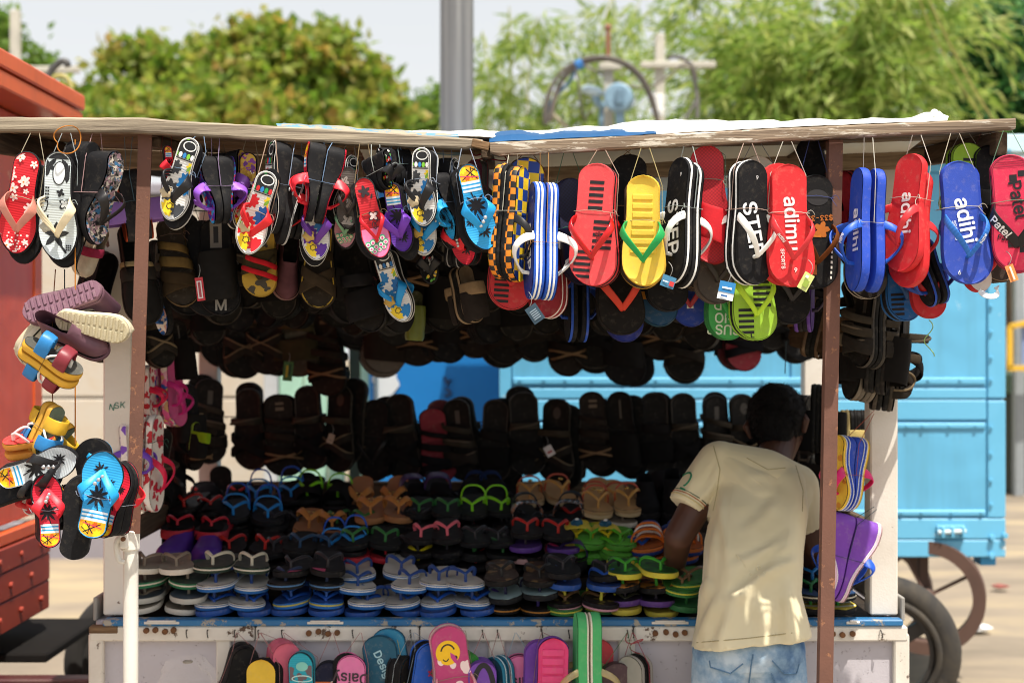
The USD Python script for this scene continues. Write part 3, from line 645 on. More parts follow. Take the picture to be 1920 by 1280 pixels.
# rusty front poles (angle iron), the left one sleeved in a white pipe
def angle_iron(a, b, w=0.030, t=0.004):
    a, b = np.asarray(a), np.asarray(b)
    L = [(0, 0), (w, 0), (w, t), (t, t), (t, w), (0, w)]
    m = trimesh.creation.extrude_polygon(Polygon(L), 1.0, engine='earcut')
    v = np.array(m.vertices)
    return a + (b - a) * v[:, 2:] + v[:, :1] * [1, 0, 0] + v[:, 1:2] * [0, 1, 0] - [w / 2, 0, 0], m.faces
FD = 3.08
obj('front_pole', angle_iron(P(272, 248, FD + 0.03), P(249, 1000, FD + 0.03)), RUST, ST)
obj('front_pole', angle_iron(P(1568, 262, FD + 0.03), np.array(P(1537, 1400, FD + 0.03)) * [1, 1, 0]), RUST, ST)
WP = painted('worn_white_pipe', '#dedbd2', under='#5f5a54', amount=0.31, rough=0.45, scale=30, dirt='#a39a88', dirtfac=0.4)
pa = P(245, 1026, FD + 0.045)
pipe = obj('pole_sleeve', tube([[pa[0], pa[1], 0.0], pa], 0.0165, 20), WP, ST, smooth=40)
obj('sleeve_collar', disc(P(244, 1012, FD + 0.045), (0, 0, 1), 0.021, 0.044, 20), WP, pipe)
hk = spline([P(232, 1005, FD + .02), P(220, 1015, FD + .02), P(219, 1035, FD + .02), P(224, 1050, FD + .02), P(233, 1053, FD + .02)], 14)
obj('collar_lever', tube(hk, np.linspace(0.008, 0.005, 14), 8), WP, pipe, smooth=True)
obj('collar_lug', bx(P(221, 0, FD)[0], P(236, 0, FD)[0], FD + 0.01, FD + 0.03, P(0, 1030, FD)[2], P(0, 998, FD)[2], 0.006), WP, pipe)
obj('lug_bolt', disc(P(231, 1010, FD + 0.006), (0, 1, 0), 0.005, 0.008, 10), RB, pipe)
obj('brace_rod', tube([P(176, 372, 3.68), P(216, 500, 3.70)], 0.010, 8), RUST, ST, smooth=True)
# roof: fascia planks, rafters, boards
def plank(name, pts_top, pts_bot, d0, d1, mat, n=60, seed=0, rag=0.0012):
    """a plank whose worn upper and lower edges follow the given lines; front at d0, back at d1"""
    xs = np.linspace(pts_top[0][0], pts_top[-1][0], n)
    yt = np.interp(xs, *zip(*pts_top)); yb = np.interp(xs, *zip(*pts_bot))
    fr = np.array([P(x, y, d0) for x, y in zip(xs, yt)]); fb = np.array([P(x, y, d0) for x, y in zip(xs, yb)])
    q_ = np.stack([xs * 0.05, xs * 0 + seed, xs * 0], 1)
    fr[:, 2] += rag * (meshkit.fbm(q_, 4, seed) - 0.5) * 2; fb[:, 2] += rag * (meshkit.fbm(q_ + 50, 4, seed) - 0.5) * 2
    c = 0.004
    dy = np.array([0, d1 - d0, 0])
    rows = [fr + [0, c, 0], fr + dy, fb + dy, fb + [0, c, 0], fb + [0, 0, c], fr + [0, 0, -c]]
    parts = []
    for i in range(6):
        p, q2 = rows[i], rows[(i + 1) % 6]
        parts.append((np.vstack([p, q2]), [[k + 1, k, n + k, n + k + 1] for k in range(n - 1)]))
    for e in (0, n - 1):
        v = np.array([rows[i][e] for i in range(6)])
        parts.append((v, [[0, 1, 2], [0, 2, 3], [0, 3, 4], [0, 4, 5]] if e else [[0, 2, 1], [0, 3, 2], [0, 4, 3], [0, 5, 4]]))
    return obj(name, cat_mesh(parts), mat, ST)
plank('fascia_plank', [(-40, 219), (270, 220), (330, 226), (600, 240), (840, 256), (880, 259), (905, 262)], [(-40, 245), (262, 248), (500, 262), (800, 276), (880, 279), (896, 272)], FD - 0.012, FD + 0.018, FASC, seed=1)
plank('fascia_plank', [(919, 266), (960, 265), (1300, 248), (1600, 234), (1905, 221)], [(919, 287), (935, 291), (1300, 272), (1600, 256), (1905, 241)], FD - 0.012, FD + 0.018, FASC2, seed=2)
obj('splinter', beam(P(884, 268, FD - 0.005), P(917, 276, FD + 0.0), 0.018, 0.02, up=(0, 1, 0)), wood('torn_wood', '#9c7c58', '#4a3523', (3, 14, 14)), ST)
XE0, XE1 = P(-40, 0, FD)[0], P(1905, 0, FD)[0]
RZ = 1.985
ny = 12
ys = np.linspace(FD + 0.022, 5.15, ny + 1)
XM = P(912, 0, FD)[0]
def roofz(x, y):
    return np.interp(x, [XE0, XM, XE1], [P(0, 225, FD)[2], P(0, 262, FD)[2], P(0, 228, FD)[2]]) + 0.0 * y + 0.08 * (y - FD)
for half, (a, e) in enumerate(((XE0 + .005, XM - .004), (XM + .004, XE1 - .005))):
    for k in range(ny):
        v, f = bx(a, e, ys[k] + 0.002, ys[k + 1] - 0.002, -0.016, -0.002, 0.002)
        v = np.array(v); v[:, 2] += np.array([roofz(x, y) for x, y in v[:, :2]]) - 0.001 * (k % 3)
        obj('roof_board', (v, f), ROOFU, ST)
for x, dd in ((XE0 + 0.01, 0), (XE1 - 0.035, 0), (P(268, 0, FD)[0], 0.03), (P(1566, 0, FD)[0], 0.03), (XM - 0.012, 0)):
    z = roofz(x, 4) - 0.022
    v, f = bx(x, x + 0.025, FD + 0.022 + dd, 5.15, -0.05 if x in (XE0 + 0.01, XE1 - 0.035) else -0.02, -0.0, 0.003)
    v = np.array(v); v[:, 2] += np.array([roofz(a, e) for a, e in v[:, :2]]) - 0.020
    obj('rafter', (v, f), OLDWY, ST)
for yy, zz in ((3.62, 0.078), (4.96, 0.09)):
    for a, e in ((XE0 + 0.04, XM - 0.014), (XM + 0.016, XE1 - 0.04)):
        v, f = bx(a, e, yy, yy + 0.035, 0, 0.05, 0.003)
        v = np.array(v); v[:, 2] += np.interp(v[:, 0], [XE0, XM, XE1], [roofz(XE0, yy), roofz(XM, yy), roofz(XE1, yy)]) - 0.0745
        obj('cross_beam', (v, f), OLDW, ST)
# ropes and wires from which the inner rows hang
for yy, zz in ((4.95, 1.24), (4.86, 1.85), (4.3, 1.86), (3.85, 1.86)):
    obj('hanging_wire', tube(spline([[XL + .05, yy, zz + .02], [0, yy, zz], [XR - .05, yy, zz + .02]], 12), 0.002, 5), plain('dark_wire', '#2d2620'), ST)
for tx, px, py, h, rot in (('N', 203, 768, .016, -8), ("S", 214, 766, .016, 4), ('K', 224, 764, .016, -4)):
    tv, tf = meshkit.text_mesh(tx, h, depth=.0006), None
    c_ = P(px, py, PF - .0008); a_ = math.radians(rot)
    vv = np.array(tv.vertices); vv = np.stack([c_[0] + vv[:, 0] * math.cos(a_) - vv[:, 1] * math.sin(a_), c_[1] - vv[:, 2], c_[2] + vv[:, 0] * math.sin(a_) + vv[:, 1] * math.cos(a_)], 1)
    obj('lettering', (vv, np.array(tv.faces)[:, ::-1]), plain('green_ink', '#1f6a58'), ST)
# tyred wheels of the stall
TYRE = painted('dusty_tyre', '#2a2826', under='#3d382f', amount=0.30, rough=0.85, scale=10, dirt='#6b5f4a', dirtfac=0.6)
for wc in (P(1655, 1218, 5.35), P(278, 1240, 5.4)):
    wc = np.array(wc)
    R = 0.285 if wc[0] > 0 else 0.31
    ax = (0.32, 1, 0) if wc[0] > 0 else (-0.15, 1, 0)
    wh = obj('wheel', ring(wc, ax, R - 0.05, 0.05, 57, 14, 4.2, 4.2 + 2 * np.pi), TYRE, ST, smooth=True)
    obj('tyre_rib', ring(wc - np.array([0, 0.05, 0]), ax, R - 0.095, 0.014, 57, 8, 4.2, 4.2 + 2 * np.pi), TYRE, wh, smooth=True)
    obj('rim', hoop(wc, ax, R - 0.098, 0.07, 0.016), plain('wheel_steel', '#3a3836', rough=0.5, metallic=0.4), wh)
    obj('hub', disc(wc, ax, 0.05, 0.12), plain('wheel_steel', '#3a3836'), wh)
    axn = np.array(ax) / np.linalg.norm(ax); s_ = np.cross(axn, [0, 0, 1.0]); s_ /= np.linalg.norm(s_); u_ = np.array([0, 0, 1.0])
    for k in range(3):
        a = 0.6 + k * 2 * math.pi / 3
        obj('spoke', beam(wc, wc + (R - 0.10) * (math.cos(a) * s_ + math.sin(a) * u_), 0.05, 0.03, up=axn), plain('wheel_steel', '#3a3836'), wh)
    obj('axle_bracket', beam(wc, [np.clip(wc[0], XL + .1, XR - .1), min(wc[1], B - .1), 0.6], 0.05, 0.05, up=(0, 1, 0)), DARKRUST, ST)
for x in (XL + 0.1, XR - 0.14):
    obj('leg', bx(x, x + 0.05, F + 0.05, F + 0.1, 0, 0.359), WHITE, ST)

# tarpaulin laid over the right part of the roof
TARP = plain('white_tarpaulin', '#dfe0d8', rough=0.55, var=0.05, scale=8)
TARPB = plain('blue_tarpaulin', '#0b4c7c', rough=0.5, var=0.15, scale=10)
tp = thing('tarpaulin', 'white tarpaulin with blue underside folded over the right of the roof', 'tarpaulin')
def sheet(name, top, bot, d0, d1, mat, seed, rag=0.006, n=80):
    xs = np.linspace(top[0][0], top[-1][0], n)
    yt = np.interp(xs, *zip(*top)); yb = np.interp(xs, *zip(*bot))
    q_ = np.stack([xs * 0.03, xs * 0, xs * 0], 1)
    a = np.array([P(x, y, d0) for x, y in zip(xs, yb)]); m = np.array([P(x, y, (d0 * 2 + d1) / 3) for x, y in zip(xs, yt)])
    m[:, 2] += rag * (meshkit.fbm(q_, 4, seed) - 0.5) * 2
    mid = (a + m) / 2 + [0, -0.012, 0.004]
    e = m + [0, (d1 - d0) * 0.6, 0.01]; z = np.stack([e[:, 0], e[:, 1] + .02, a[:, 2] - 0.0], 1)
    rows = [a, mid, m, (m + e) / 2 + [0, 0, .012], e, z]
    v = np.vstack(rows)
    v = v + 0.003 * (meshkit.noise(v * 40)[:, None] - 0.5)
    f = [[r_ * n + k, r_ * n + k + 1, (r_ + 1) * n + k + 1, (r_ + 1) * n + k] for r_ in range(5) for k in range(n - 1)] + [[5 * n + k, 5 * n + k + 1, k + 1, k] for k in range(n - 1)]
    ends = [[r_ * n, (r_ + 1) * n, 0] for r_ in range(1, 5)] + [[r_ * n + n - 1, n - 1, (r_ + 1) * n + n - 1] for r_ in range(1, 5)]
    f4 = np.array(f)
    tri = np.vstack([f4[:, [0, 1, 2]], f4[:, [0, 2, 3]], np.array(ends)])
    return obj(name, (v, tri), mat, tp, smooth=50)
sheet('white_sheet', [(660, 246), (760, 246), (880, 245), (905, 243), (960, 247), (1150, 234), (1210, 226), (1320, 226), (1480, 226), (1540, 224), (1640, 222), (1700, 222), (1735, 211), (1770, 206), (1776, 218)],
      [(660, 250), (880, 256), (905, 256), (960, 262), (1210, 252), (1480, 238), (1640, 231), (1776, 226)], FD + 0.03, 4.4, TARP, 3)
sheet('blue_edge', [(918, 264), (935, 256), (960, 252), (990, 255), (1040, 254), (1080, 252), (1130, 252), (1180, 251.5), (1230, 250.5)],
      [(918, 266), (960, 264), (1080, 258), (1180, 254), (1230, 251)], FD + 0.012, 3.3, TARPB, 4)
sheet('blue_edge', [(520, 233), (600, 238), (700, 245), (800, 251), (860, 255)], [(520, 238), (600, 243), (700, 249), (860, 259)], FD + 0.020, 3.4, painted('peeling_blue', '#5f94ad', under='#a39880', amount=0.5, scale=30), 5, rag=0.003)
obj('tied_end', trimesh.creation.icosphere(2, 0.009).apply_translation(P(1752, 212, FD + 0.12)), TARP, tp, smooth=True)
# ---------------------------------------------------------------- footwear: shapes
NS = 25
_tt = (1 - np.cos(np.linspace(0, np.pi, NS))) / 2           # 0 toe .. 1 heel

class Shape:
    """the plan of one shoe: y from -L/2 (toe) to L/2 (heel), footbed facing +z; side is +1 or -1"""
    def __init__(s, L, width=1.0, side=1, toe=0.0, narrow=1.0):
        s.L, s.side = L, side
        base = np.interp(_tt, [0, .12, .28, .42, .62, .78, .92, 1], [.175, .185, .185, .168, .140, .138, .142, .14]) * L * width
        base = base * np.interp(_tt, [0, .35, .58, 1], [1, 1, narrow, narrow])
        t0, t1 = .20 + toe, .13
        e = np.ones(NS)
        a = _tt < t0; e[a] = np.sqrt(np.maximum(0, 1 - ((t0 - _tt[a]) / t0) ** 2))
        b = _tt > 1 - t1; e[b] *= np.sqrt(np.maximum(0, 1 - ((_tt[b] - 1 + t1) / t1) ** 2))
        s.w = base * e
        s.c = side * L * 0.028 * ((1 - _tt) ** 2 * 1.6 - 0.45)
        s.y = (_tt - 0.5) * L
        s.poly = Polygon(np.vstack([np.stack([s.c + s.w, s.y], 1), np.stack([s.c - s.w, s.y], 1)[::-1]])).buffer(0)
    def at(s, arr, y): return np.interp(y, s.y, arr)

def wall(sh, za, zb, inset=0.0, rnd=0.0015):
    """the edge of one layer of a sole between the heights za and zb (per station)"""
    k = 4
    fr = [0, min(.3, .99), .7, 1.0]; ins = [rnd, 0, 0, rnd]
    X, Y, Z = [], [], []
    for f, i in zip(fr, ins):
        w = np.maximum(sh.w - inset - i, 0)
        sc = 1 - 2 * (inset + i) / sh.L
        x = np.r_[sh.c + w, (sh.c - w)[-2:0:-1]]; y = np.r_[sh.y * sc, (sh.y * sc)[-2:0:-1]]
        z = za + (zb - za) * f
        X.append(x); Y.append(y); Z.append(np.r_[z, z[-2:0:-1]])
    X, Y, Z = map(np.array, (X, Y, Z))
    X, Y, Z = (np.c_[a, a[:, :1]] for a in (X, Y, Z))
    n = X.shape[1]
    s = np.r_[0, np.cumsum(np.hypot(np.diff(X[1]), np.diff(Y[1])))]
    v = np.stack([X, Y, Z], -1).reshape(-1, 3)
    uv = np.stack([np.broadcast_to(s, X.shape), Z], -1).reshape(-1, 2)
    f = [[r * n + j, r * n + j + 1, (r + 1) * n + j + 1, (r + 1) * n + j] for r in range(k - 1) for j in range(n - 1)]
    return v, np.array(f), uv

def cap(sh, z, up=True, inset=0.0015, cup=0.0):
    m = 7
    u = np.linspace(-1, 1, m)
    w = np.maximum(sh.w - inset, 0); sc = 1 - 2 * inset / sh.L
    x = sh.c[:, None] + w[:, None] * u; y = np.broadcast_to((sh.y * sc)[:, None], x.shape)
    zz = z[:, None] + cup * (u[None] ** 4) + 0 * x
    v = np.stack([x, y, zz], -1).reshape(-1, 3)
    i = np.arange(NS * m).reshape(NS, m)
    f = np.stack([i[:-1, :-1], i[:-1, 1:], i[1:, 1:], i[1:, :-1]], -1).reshape(-1, 4)
    if not up: f = f[:, ::-1]
    return v, f, v[:, :2].copy()

def joinuv(parts):
    vs, fs = cat_mesh([(a, b) for a, b, _ in parts])
    return vs, fs, np.vstack([c for _, _, c in parts])

def ribbon(path, width, thick, across):
    """a flat strap along path; across: the direction of its width at each point"""
    p = np.asarray(path, float); n = len(p)
    t = np.gradient(p, axis=0); t /= np.linalg.norm(t, axis=1, keepdims=True)
    b = np.asarray(across, float); b = b - (b * t).sum(1, keepdims=True) * t; b /= np.linalg.norm(b, axis=1, keepdims=True)
    nn = np.cross(t, b)
    w = np.broadcast_to(width, n)[:, None] / 2; h = thick / 2
    prof = [(-1, -.4), (-.8, -1), (.8, -1), (1, -.4), (1, .4), (.8, 1), (0, 1.5), (-.8, 1)]
    v = np.stack([p + b * w * a + nn * h * c for a, c in prof], 1).reshape(-1, 3)
    k = len(prof)
    f = [[i * k + j, i * k + (j + 1) % k, (i + 1) * k + (j + 1) % k, (i + 1) * k + j] for i in range(n - 1) for j in range(k)]
    f += [[0, 1, 2, 3], [0, 3, 4, 7], [4, 5, 6, 7]] if False else []
    uv = np.repeat(np.linspace(0, 1, n), k)[:, None] * [0.15, 0] + np.tile(np.arange(k), n)[:, None] * [0, 0.004]
    return v, np.array(f), uv

def bez(a, b, c, d, n=14):
    t = np.linspace(0, 1, n)[:, None]
    return (1 - t) ** 3 * a + 3 * (1 - t) ** 2 * t * b + 3 * (1 - t) * t ** 2 * c + t ** 3 * d

PATHS = []
def thong(sh, top, w0=.018, w1=.010, h=.042, bow=.012, ya=.04, yp=-.27, thick=.004, jz=.013, strands=0):
    """a Y-shaped strap of two bands and a toe post, on the footbed height top(y)"""
    L = sh.L; yp *= L; ya *= L
    xc = sh.at(sh.c, yp); parts = []
    end = np.array([xc, yp, top(yp) + jz])
    for s in (-1, 1):
        wa = sh.at(sh.w, ya); ca = sh.at(sh.c, ya)
        if strands and s == -sh.side:          # this side of the strap is made of thin strands
            for j in range(strands):
                yj = ya + (j - (strands - 1) / 2) * .035 * L; wj = sh.at(sh.w, yj); cj = sh.at(sh.c, yj)
                pt = bez(np.array([cj + s * (wj - .004), yj, top(yj) - .001]), np.array([cj + s * (wj + bow), yj - .05 * L, top(yj) + h * (.85 + .12 * j)]),
                         np.array([xc + s * wa * .5, yp + (.10 + .03 * j) * L, top(yp) + h * 1.05]), end + [s * .002 * j, .004 * j, .001 * j])
                v, f = tube(pt, .0026, 7); parts.append((v, f, np.zeros((len(v), 2))))
            continue
        p0 = np.array([ca + s * (wa - .004), ya, top(ya) - .001])
        p1 = np.array([ca + s * (wa + bow), ya - .05 * L, top(ya) + h * 1.05])
        p2 = np.array([xc + s * wa * (.55 if jz < .016 else .62), yp + (.13 if jz < .016 else .09) * L, top(yp) + h * 1.05])
        pt = bez(p0, p1, p2, end)
        tz = np.gradient(pt, axis=0); tz /= np.linalg.norm(tz, axis=1, keepdims=True)
        rad = np.stack([(pt[:, 0] - xc), 0 * pt[:, 0], pt[:, 2] - top(0) + .012], 1)
        acr = np.cross(rad, tz)
        parts.append(ribbon(pt, np.linspace(w0, w1, len(pt)), thick, acr))
        PATHS.append((s, pt, acr, thick))
    v, f = tube([end + [0, 0, .002], [xc, yp - .002, top(yp) - .002]], .0042, 8)
    parts.append((v, f, np.zeros((len(v), 2))))
    return joinuv(parts)

def band(sh, top, yl, yr, width, h, thick=.004, bulge=0.004, n=15):
    """a strap across the foot from the left edge at yl to the right edge at yr"""
    L = sh.L; yl *= L; yr *= L
    a = np.linspace(0, np.pi, n)
    f_ = (1 - np.cos(a)) / 2
    y = yl + (yr - yl) * f_
    xl = sh.at(sh.c - sh.w, yl) - bulge + .004; xr = sh.at(sh.c + sh.w, yr) + bulge - .004
    mid, half = (xl + xr) / 2, (xr - xl) / 2
    x = mid - half * np.sign(np.cos(a)) * np.abs(np.cos(a)) ** .75
    z = np.array([top(b) for b in y]) - .002 + h * np.sin(a) ** .7
    return ribbon(np.stack([x, y, z], 1), width, thick, np.stack([0 * x - (yr - yl) * .0, 0 * x + 1, 0 * x], 1))

def upper(sh, top, h=.06, open_at=.48, ankle=.075, toeh=.035, m=9, inset=.004):
    """the closed upper of a shoe, open round the ankle"""
    rows = []
    for k in range(1, NS - 1):
        t = _tt[k]; y = sh.y[k]; w = max(sh.w[k] - inset, .002); z0 = top(y)
        H = np.interp(t, [0, .1, .3, .5, .8, 1], [toeh * .6, toeh, toeh * 1.25, h, ankle, ankle])
        amax = np.interp(t, [open_at - .06, open_at + .06, 1], [np.pi / 2, np.pi * .25, np.pi * .22]) if t > open_at - .06 else np.pi / 2
        if t > open_at + .06: Hs = H / math.sin(amax)
        else: Hs = H / math.sin(amax)
        a = np.linspace(0, amax, m)
        x = w * np.cos(a) ** .7; z = z0 + Hs * np.sin(a)
        rows.append(np.vstack([np.stack([sh.c[k] + x, 0 * x + y, z], 1), np.stack([sh.c[k] - x, 0 * x + y, z], 1)[::-1]]))
    n = 2 * m
    v = np.vstack(rows); R = len(rows)
    f = [[r * n + j, r * n + j + 1, (r + 1) * n + j + 1, (r + 1) * n + j] for r in range(R - 1) for j in range(n - 1) if not (j == m - 1 and _tt[r + 1] > open_at - .02)]
    # close toe and heel
    f += [[j, j + 1, n - 2 - j, n - 1 - j] for j in range(m - 1)]
    b = (R - 1) * n
    f += [[b + n - 1 - j, b + n - 2 - j, b + j + 1, b + j] for j in range(m - 1)]
    return v, np.array(f), v[:, :2].copy()

def shell(v, f, uv, t=.003):
    """gives a single surface a thickness t inwards"""
    tm = trimesh.Trimesh(v, cat_mesh([(v, f)])[1], process=False)
    n = tm.vertex_normals
    return v, f, uv

# ---------------------------------------------------------------- prints on footbeds (flat shapes in units of the length, laid on the surface)
def blob(x, y, r, lob=7, depth=.25, seed=0, n=42, ex=1.0):
    rr = random.Random(seed); ph = rr.random() * 6.28
    pts = []
    for k in range(n):
        a = k / n * 2 * math.pi
        q_ = r * (1 - depth + depth * abs(math.cos(lob * a / 2 + ph)) * 1.6) * (0.93 + .14 * rr.random())
        pts.append((x + q_ * math.cos(a), y + q_ * math.sin(a) * ex))
    return Polygon(pts).buffer(0)
def ell(x, y, rx, ry, rot=0.0):
    return affinity.rotate(affinity.scale(Point(x, y).buffer(1, 10), rx, ry), rot, origin=(x, y))
def leafp(x, y, l, w, rot):
    p = Polygon([(0, 0), (.3 * l, w / 2), (.7 * l, w * .4), (l, 0), (.7 * l, -w * .4), (.3 * l, -w / 2)])
    return affinity.translate(affinity.rotate(p, rot, origin=(0, 0)), x, y)
def line(pts, w):
    return LineString(pts).buffer(w / 2, cap_style=2)
def outline(p, w):
    return p.buffer(w / 2).difference(p.buffer(-w / 2))
def rect(x0, y0, x1, y1): return sbox(x0, y0, x1, y1)
TOE, HEEL = -.5, .5
def d_floral(c1, c2, c3, heel='#1a1a1c', pet=('#5fae35', '#2f7fc4', '#e9e9e4')):
    """big carnations on white with a dark heel block"""
    out = [(blob(-.10, -.17, .125, 11, .24, 1), c1), (blob(.11, -.03, .125, 11, .24, 2), c2), (blob(-.035, -.37, .095, 10, .24, 3), c3), (blob(.10, -.365, .085, 9, .24, 4), c1),
           (blob(-.10, .12, .08, 9, .24, 5), c1), (blob(.11, .16, .065, 9, .24, 6), c3), (leafp(-.13, -.24, .11, .045, 100), '#7fae3a'), (leafp(.05, .10, .1, .04, 60), '#7fae3a'),
           (outline(blob(-.02, -.34, .035, 6, .2, 8), .008), '#1c1c1c'), (outline(blob(-.085, -.16, .04, 6, .2, 9), .008), '#f2f2ee'), (outline(blob(.10, -.02, .04, 6, .2, 10), .006), '#123a66')]
    out += [(rect(-.3, .245, .3, .56), heel), (rect(-.3, .225, .3, .237), heel)]
    for k in range(6):
        out.append((ell(-.125 + .05 * k, .278, .021, .034), pet[k % len(pet)]))
    out += [(outline(ell(.0, .40, .075, .055), .012), '#e9e9e4'), (ell(-.06, .475, .03, .012), pet[0]), (ell(.06, .478, .03, .012), '#e9e9e4')]
    return out
def d_palm(sea, frond='#15151a', heel='#f2a317', sky='#e9eef0'):
    """palm silhouettes over a beach, orange at the heel"""
    out = []
    for (x, y, r) in ((.01, .02, .15), (.05, -.28, .10), (-.09, -.15, .07)):
        for k in range(9):
            a = k * 40 + 11
            out.append((leafp(x, y, r * (.8 + .2 * (k % 2)), r * .26, a), frond))
        out.append((line([(x, y), (x - .02, y + .10), (x - .05, y + .2)], .014), frond))
    out += [(rect(-.3, .18, .3, .30), sky), (rect(-.3, .205, .3, .225), sea), (rect(-.3, .25, .3, .27), sea), (rect(-.3, .30, .3, .56), heel)]
    out += [(blob(.07, .40, .05, 7, .3, 3), '#f7d21e'), (blob(-.08, .44, .045, 7, .3, 4), '#f7d21e'), (blob(-.04, .34, .03, 7, .3, 5), '#e2571a'),
            (line([(-.1, .32), (.08, .44)], .012), frond), (line([(.08, .31), (-.03, .44)], .012), frond), (line([(.02, .33), (.02, .45), (.11, .38)], .010), frond), (line([(-.12, .37), (.1, .33)], .009), '#d6336c')]
    return out
def d_bars(c='#1b1b1d', where=((.02, .12, .13), (-.13, .14, -.12))):
    out = []
    for k in range(5):
        out.append((rect(-.06, .12 + .052 * k, .06, .148 + .052 * k), c))
        out.append((rect(.0, -.20 + .052 * k, .16, -.172 + .052 * k), c))
        out.append((rect(-.14, -.44 + .05 * k, .0, -.414 + .05 * k), c))
    return out
def d_petals(c, c2, seed=1, n=14, r=.05):
    """scattered small five-petalled flowers"""
    rr = random.Random(seed); out = []
    for k in range(n):
        x, y = rr.uniform(-.14, .14), rr.uniform(-.46, .46); q_ = r * rr.uniform(.6, 1.2)
        for j in range(5):
            a = j * 72 + seed * 17 + k * 23
            out.append((ell(x + q_ * .55 * math.cos(math.radians(a)), y + q_ * .55 * math.sin(math.radians(a)), q_ * .42, q_ * .26, a), c))
        out.append((Point(x, y).buffer(q_ * .16, 4), c2))
    for k in range(40):
        x, y = rr.uniform(-.16, .16), rr.uniform(-.48, -.30)
        out.append((Point(x, y).buffer(.009, 3), c))
    return out
def d_lily(c='#1d1f22', oval='#dfe5e6'):
    """black lilies and leaves on white with a pale oval at the heel"""
    out = []
    for (x, y, r, a0) in ((-.01, -.27, .13, 15), (.08, .33, .12, 50), (-.10, .36, .10, 120)):
        for k in range(5):
            out.append((leafp(x, y, r, r * .42, a0 + 72 * k), c))
    out += [(outline(leafp(-.15, -.08, .15, .06, 70), .01), c), (leafp(-.1, -.13, .05, .02, 70), c), (line([(.0, -.3), (.06, -.38), (.10, -.43)], .02), c), (rect(-.2, .43, .2, .6), c),
            (blob(.06, .02, .045, 4, .5, 3), c), (blob(.06, .02, .03, 4, .5, 3), oval), (blob(.02, .12, .03, 4, .5, 5), c), (ell(-.0, .30, .062, .11), c), (ell(-.0, .30, .052, .10), oval)]
    for k in range(9):
        out.append((Point(.10 + .018 * (k % 3), -.40 + .02 * (k // 3)).buffer(.008, 4), c)); out.append((Point(-.11 + .02 * (k % 2), .16 - .03 * (k // 2)).buffer(.009, 4), c))
    return out
def d_swirl(c1, c2, c3, base=None):
    """scale-like arcs at the toe with a butterfly and curls"""
    out = []
    if base: out.append((rect(-.3, -.56, .3, -.12), base))
    for k in range(3):
        for j in range(4):
            x, y = -.10 + .062 * j + .03 * (k % 2), -.42 + .055 * k + .02 * j
            out += [(Point(x, y).buffer(.036, 8), c1), (Point(x, y - .006).buffer(.026, 8), c2), (Point(x, y - .010).buffer(.015, 6), c3)]
    out += [(blob(.03, .02, .055, 4, .55, 6), '#3a2430'), (blob(.03, .02, .04, 4, .55, 6), c2), (outline(leafp(.02, -.12, .13, .06, 40), .009), '#3a2430'), (outline(leafp(.03, -.14, .1, .05, 100), .009), '#3a2430'),
            (blob(-.02, .33, .06, 5, .5, 7), '#2a2226'), (leafp(.04, .22, .08, .03, 70), '#2a2226'), (Point(-.13, .42).buffer(.03), c1), (Point(-.13, .42).buffer(.018), c3)]
    return out
def d_butterfly(c, c2):
    out = []
    for (x, y, r, s_) in ((.06, -.08, .075, 4), (-.06, .26, .06, 5), (.02, -.36, .07, 6), (-.1, .05, .035, 9)):
        out += [(blob(x, y, r, 4, .55, s_), c), (line([(x - r * .5, y - r), (x + r * .4, y + r)], .012), c2)]
    for k in range(10):
        out.append((rect(-.08 + .02 * (k % 5), .16 + .03 * (k // 5), -.07 + .02 * (k % 5), .17 + .03 * (k // 5)), c))
    out.append((rect(-.12, -.43, .12, -.40), c))
    return out
def d_dots(c, n=26, seed=2, r=(.02, .045)):
    rr = random.Random(seed)
    return [(ell(rr.uniform(-.17, .17), rr.uniform(-.48, .3), rr.uniform(*r), rr.uniform(*r)), c) for _ in range(n)]
def d_smile():
    f = Point(-.03, .27).buffer(.105, 16)
    return d_dots('#f1d9d6') + [(f, '#f5c21b'), (line([(-.09 + .06 * math.cos(a) + .06, .27 + .07 * math.sin(a)) for a in np.linspace(.3, 2.85, 12)], .014), '#222222'), (line([(-.08 + .05 * k / 6, .22 - .02 * math.sin(k / 6 * 3.14)) for k in range(7)], .010), '#222222'), (Point(.03, .22).buffer(.018), '#222222'), (leafp(-.01, .27, .13, .04, -65), '#c23a86')]
def d_bubbles(c='#17181a', c2='#efe9d8'):
    out = []
    for (x, y, r) in ((.05, .20, .05), (-.03, .12, .045), (.03, .10, .045), (.10, .11, .045), (-.08, .03, .045), (0, .01, .05), (.08, .0, .05), (.13, .06, .035), (-.1, -.08, .045), (-.01, -.1, .045), (.08, -.1, .045)):
        out += [(Point(x, y).buffer(r + .008, 10), c2), (Point(x, y).buffer(r, 10), c), (Point(x + .01, y + .012).buffer(r * .3, 6), c2)]
    return out
def d_fern(c):
    out = [(line([(-.02, -.1), (.0, .25)], .008), c)]
    for k in range(9):
        for s_ in (-1, 1):
            out.append((leafp(-.015 + .002 * k, -.06 + .032 * k, .085 - .005 * abs(k - 3), .022, 90 - s_ * 50), c))
    return out
def d_lines(c, ys, w=.012):
    return [(rect(-.3, y - w / 2, .3, y + w / 2), c) for y in ys]
def d_camo(c, seed=3, n=22):
    rr = random.Random(seed)
    return [(blob(rr.uniform(-.16, .16), rr.uniform(-.48, .48), rr.uniform(.03, .07), 3, .5, k, 16), c) for k in range(n)]
def d_confetti(cols, seed=5, n=50):
    rr = random.Random(seed)
    return [(ell(rr.uniform(-.15, .15), rr.uniform(-.47, .47), rr.uniform(.018, .03), rr.uniform(.03, .055), rr.uniform(-40, 40)), cols[k % len(cols)]) for k in range(n)]
def d_frame(c, inset=.02, w=.006):
    return [('frame', inset, w, c)]

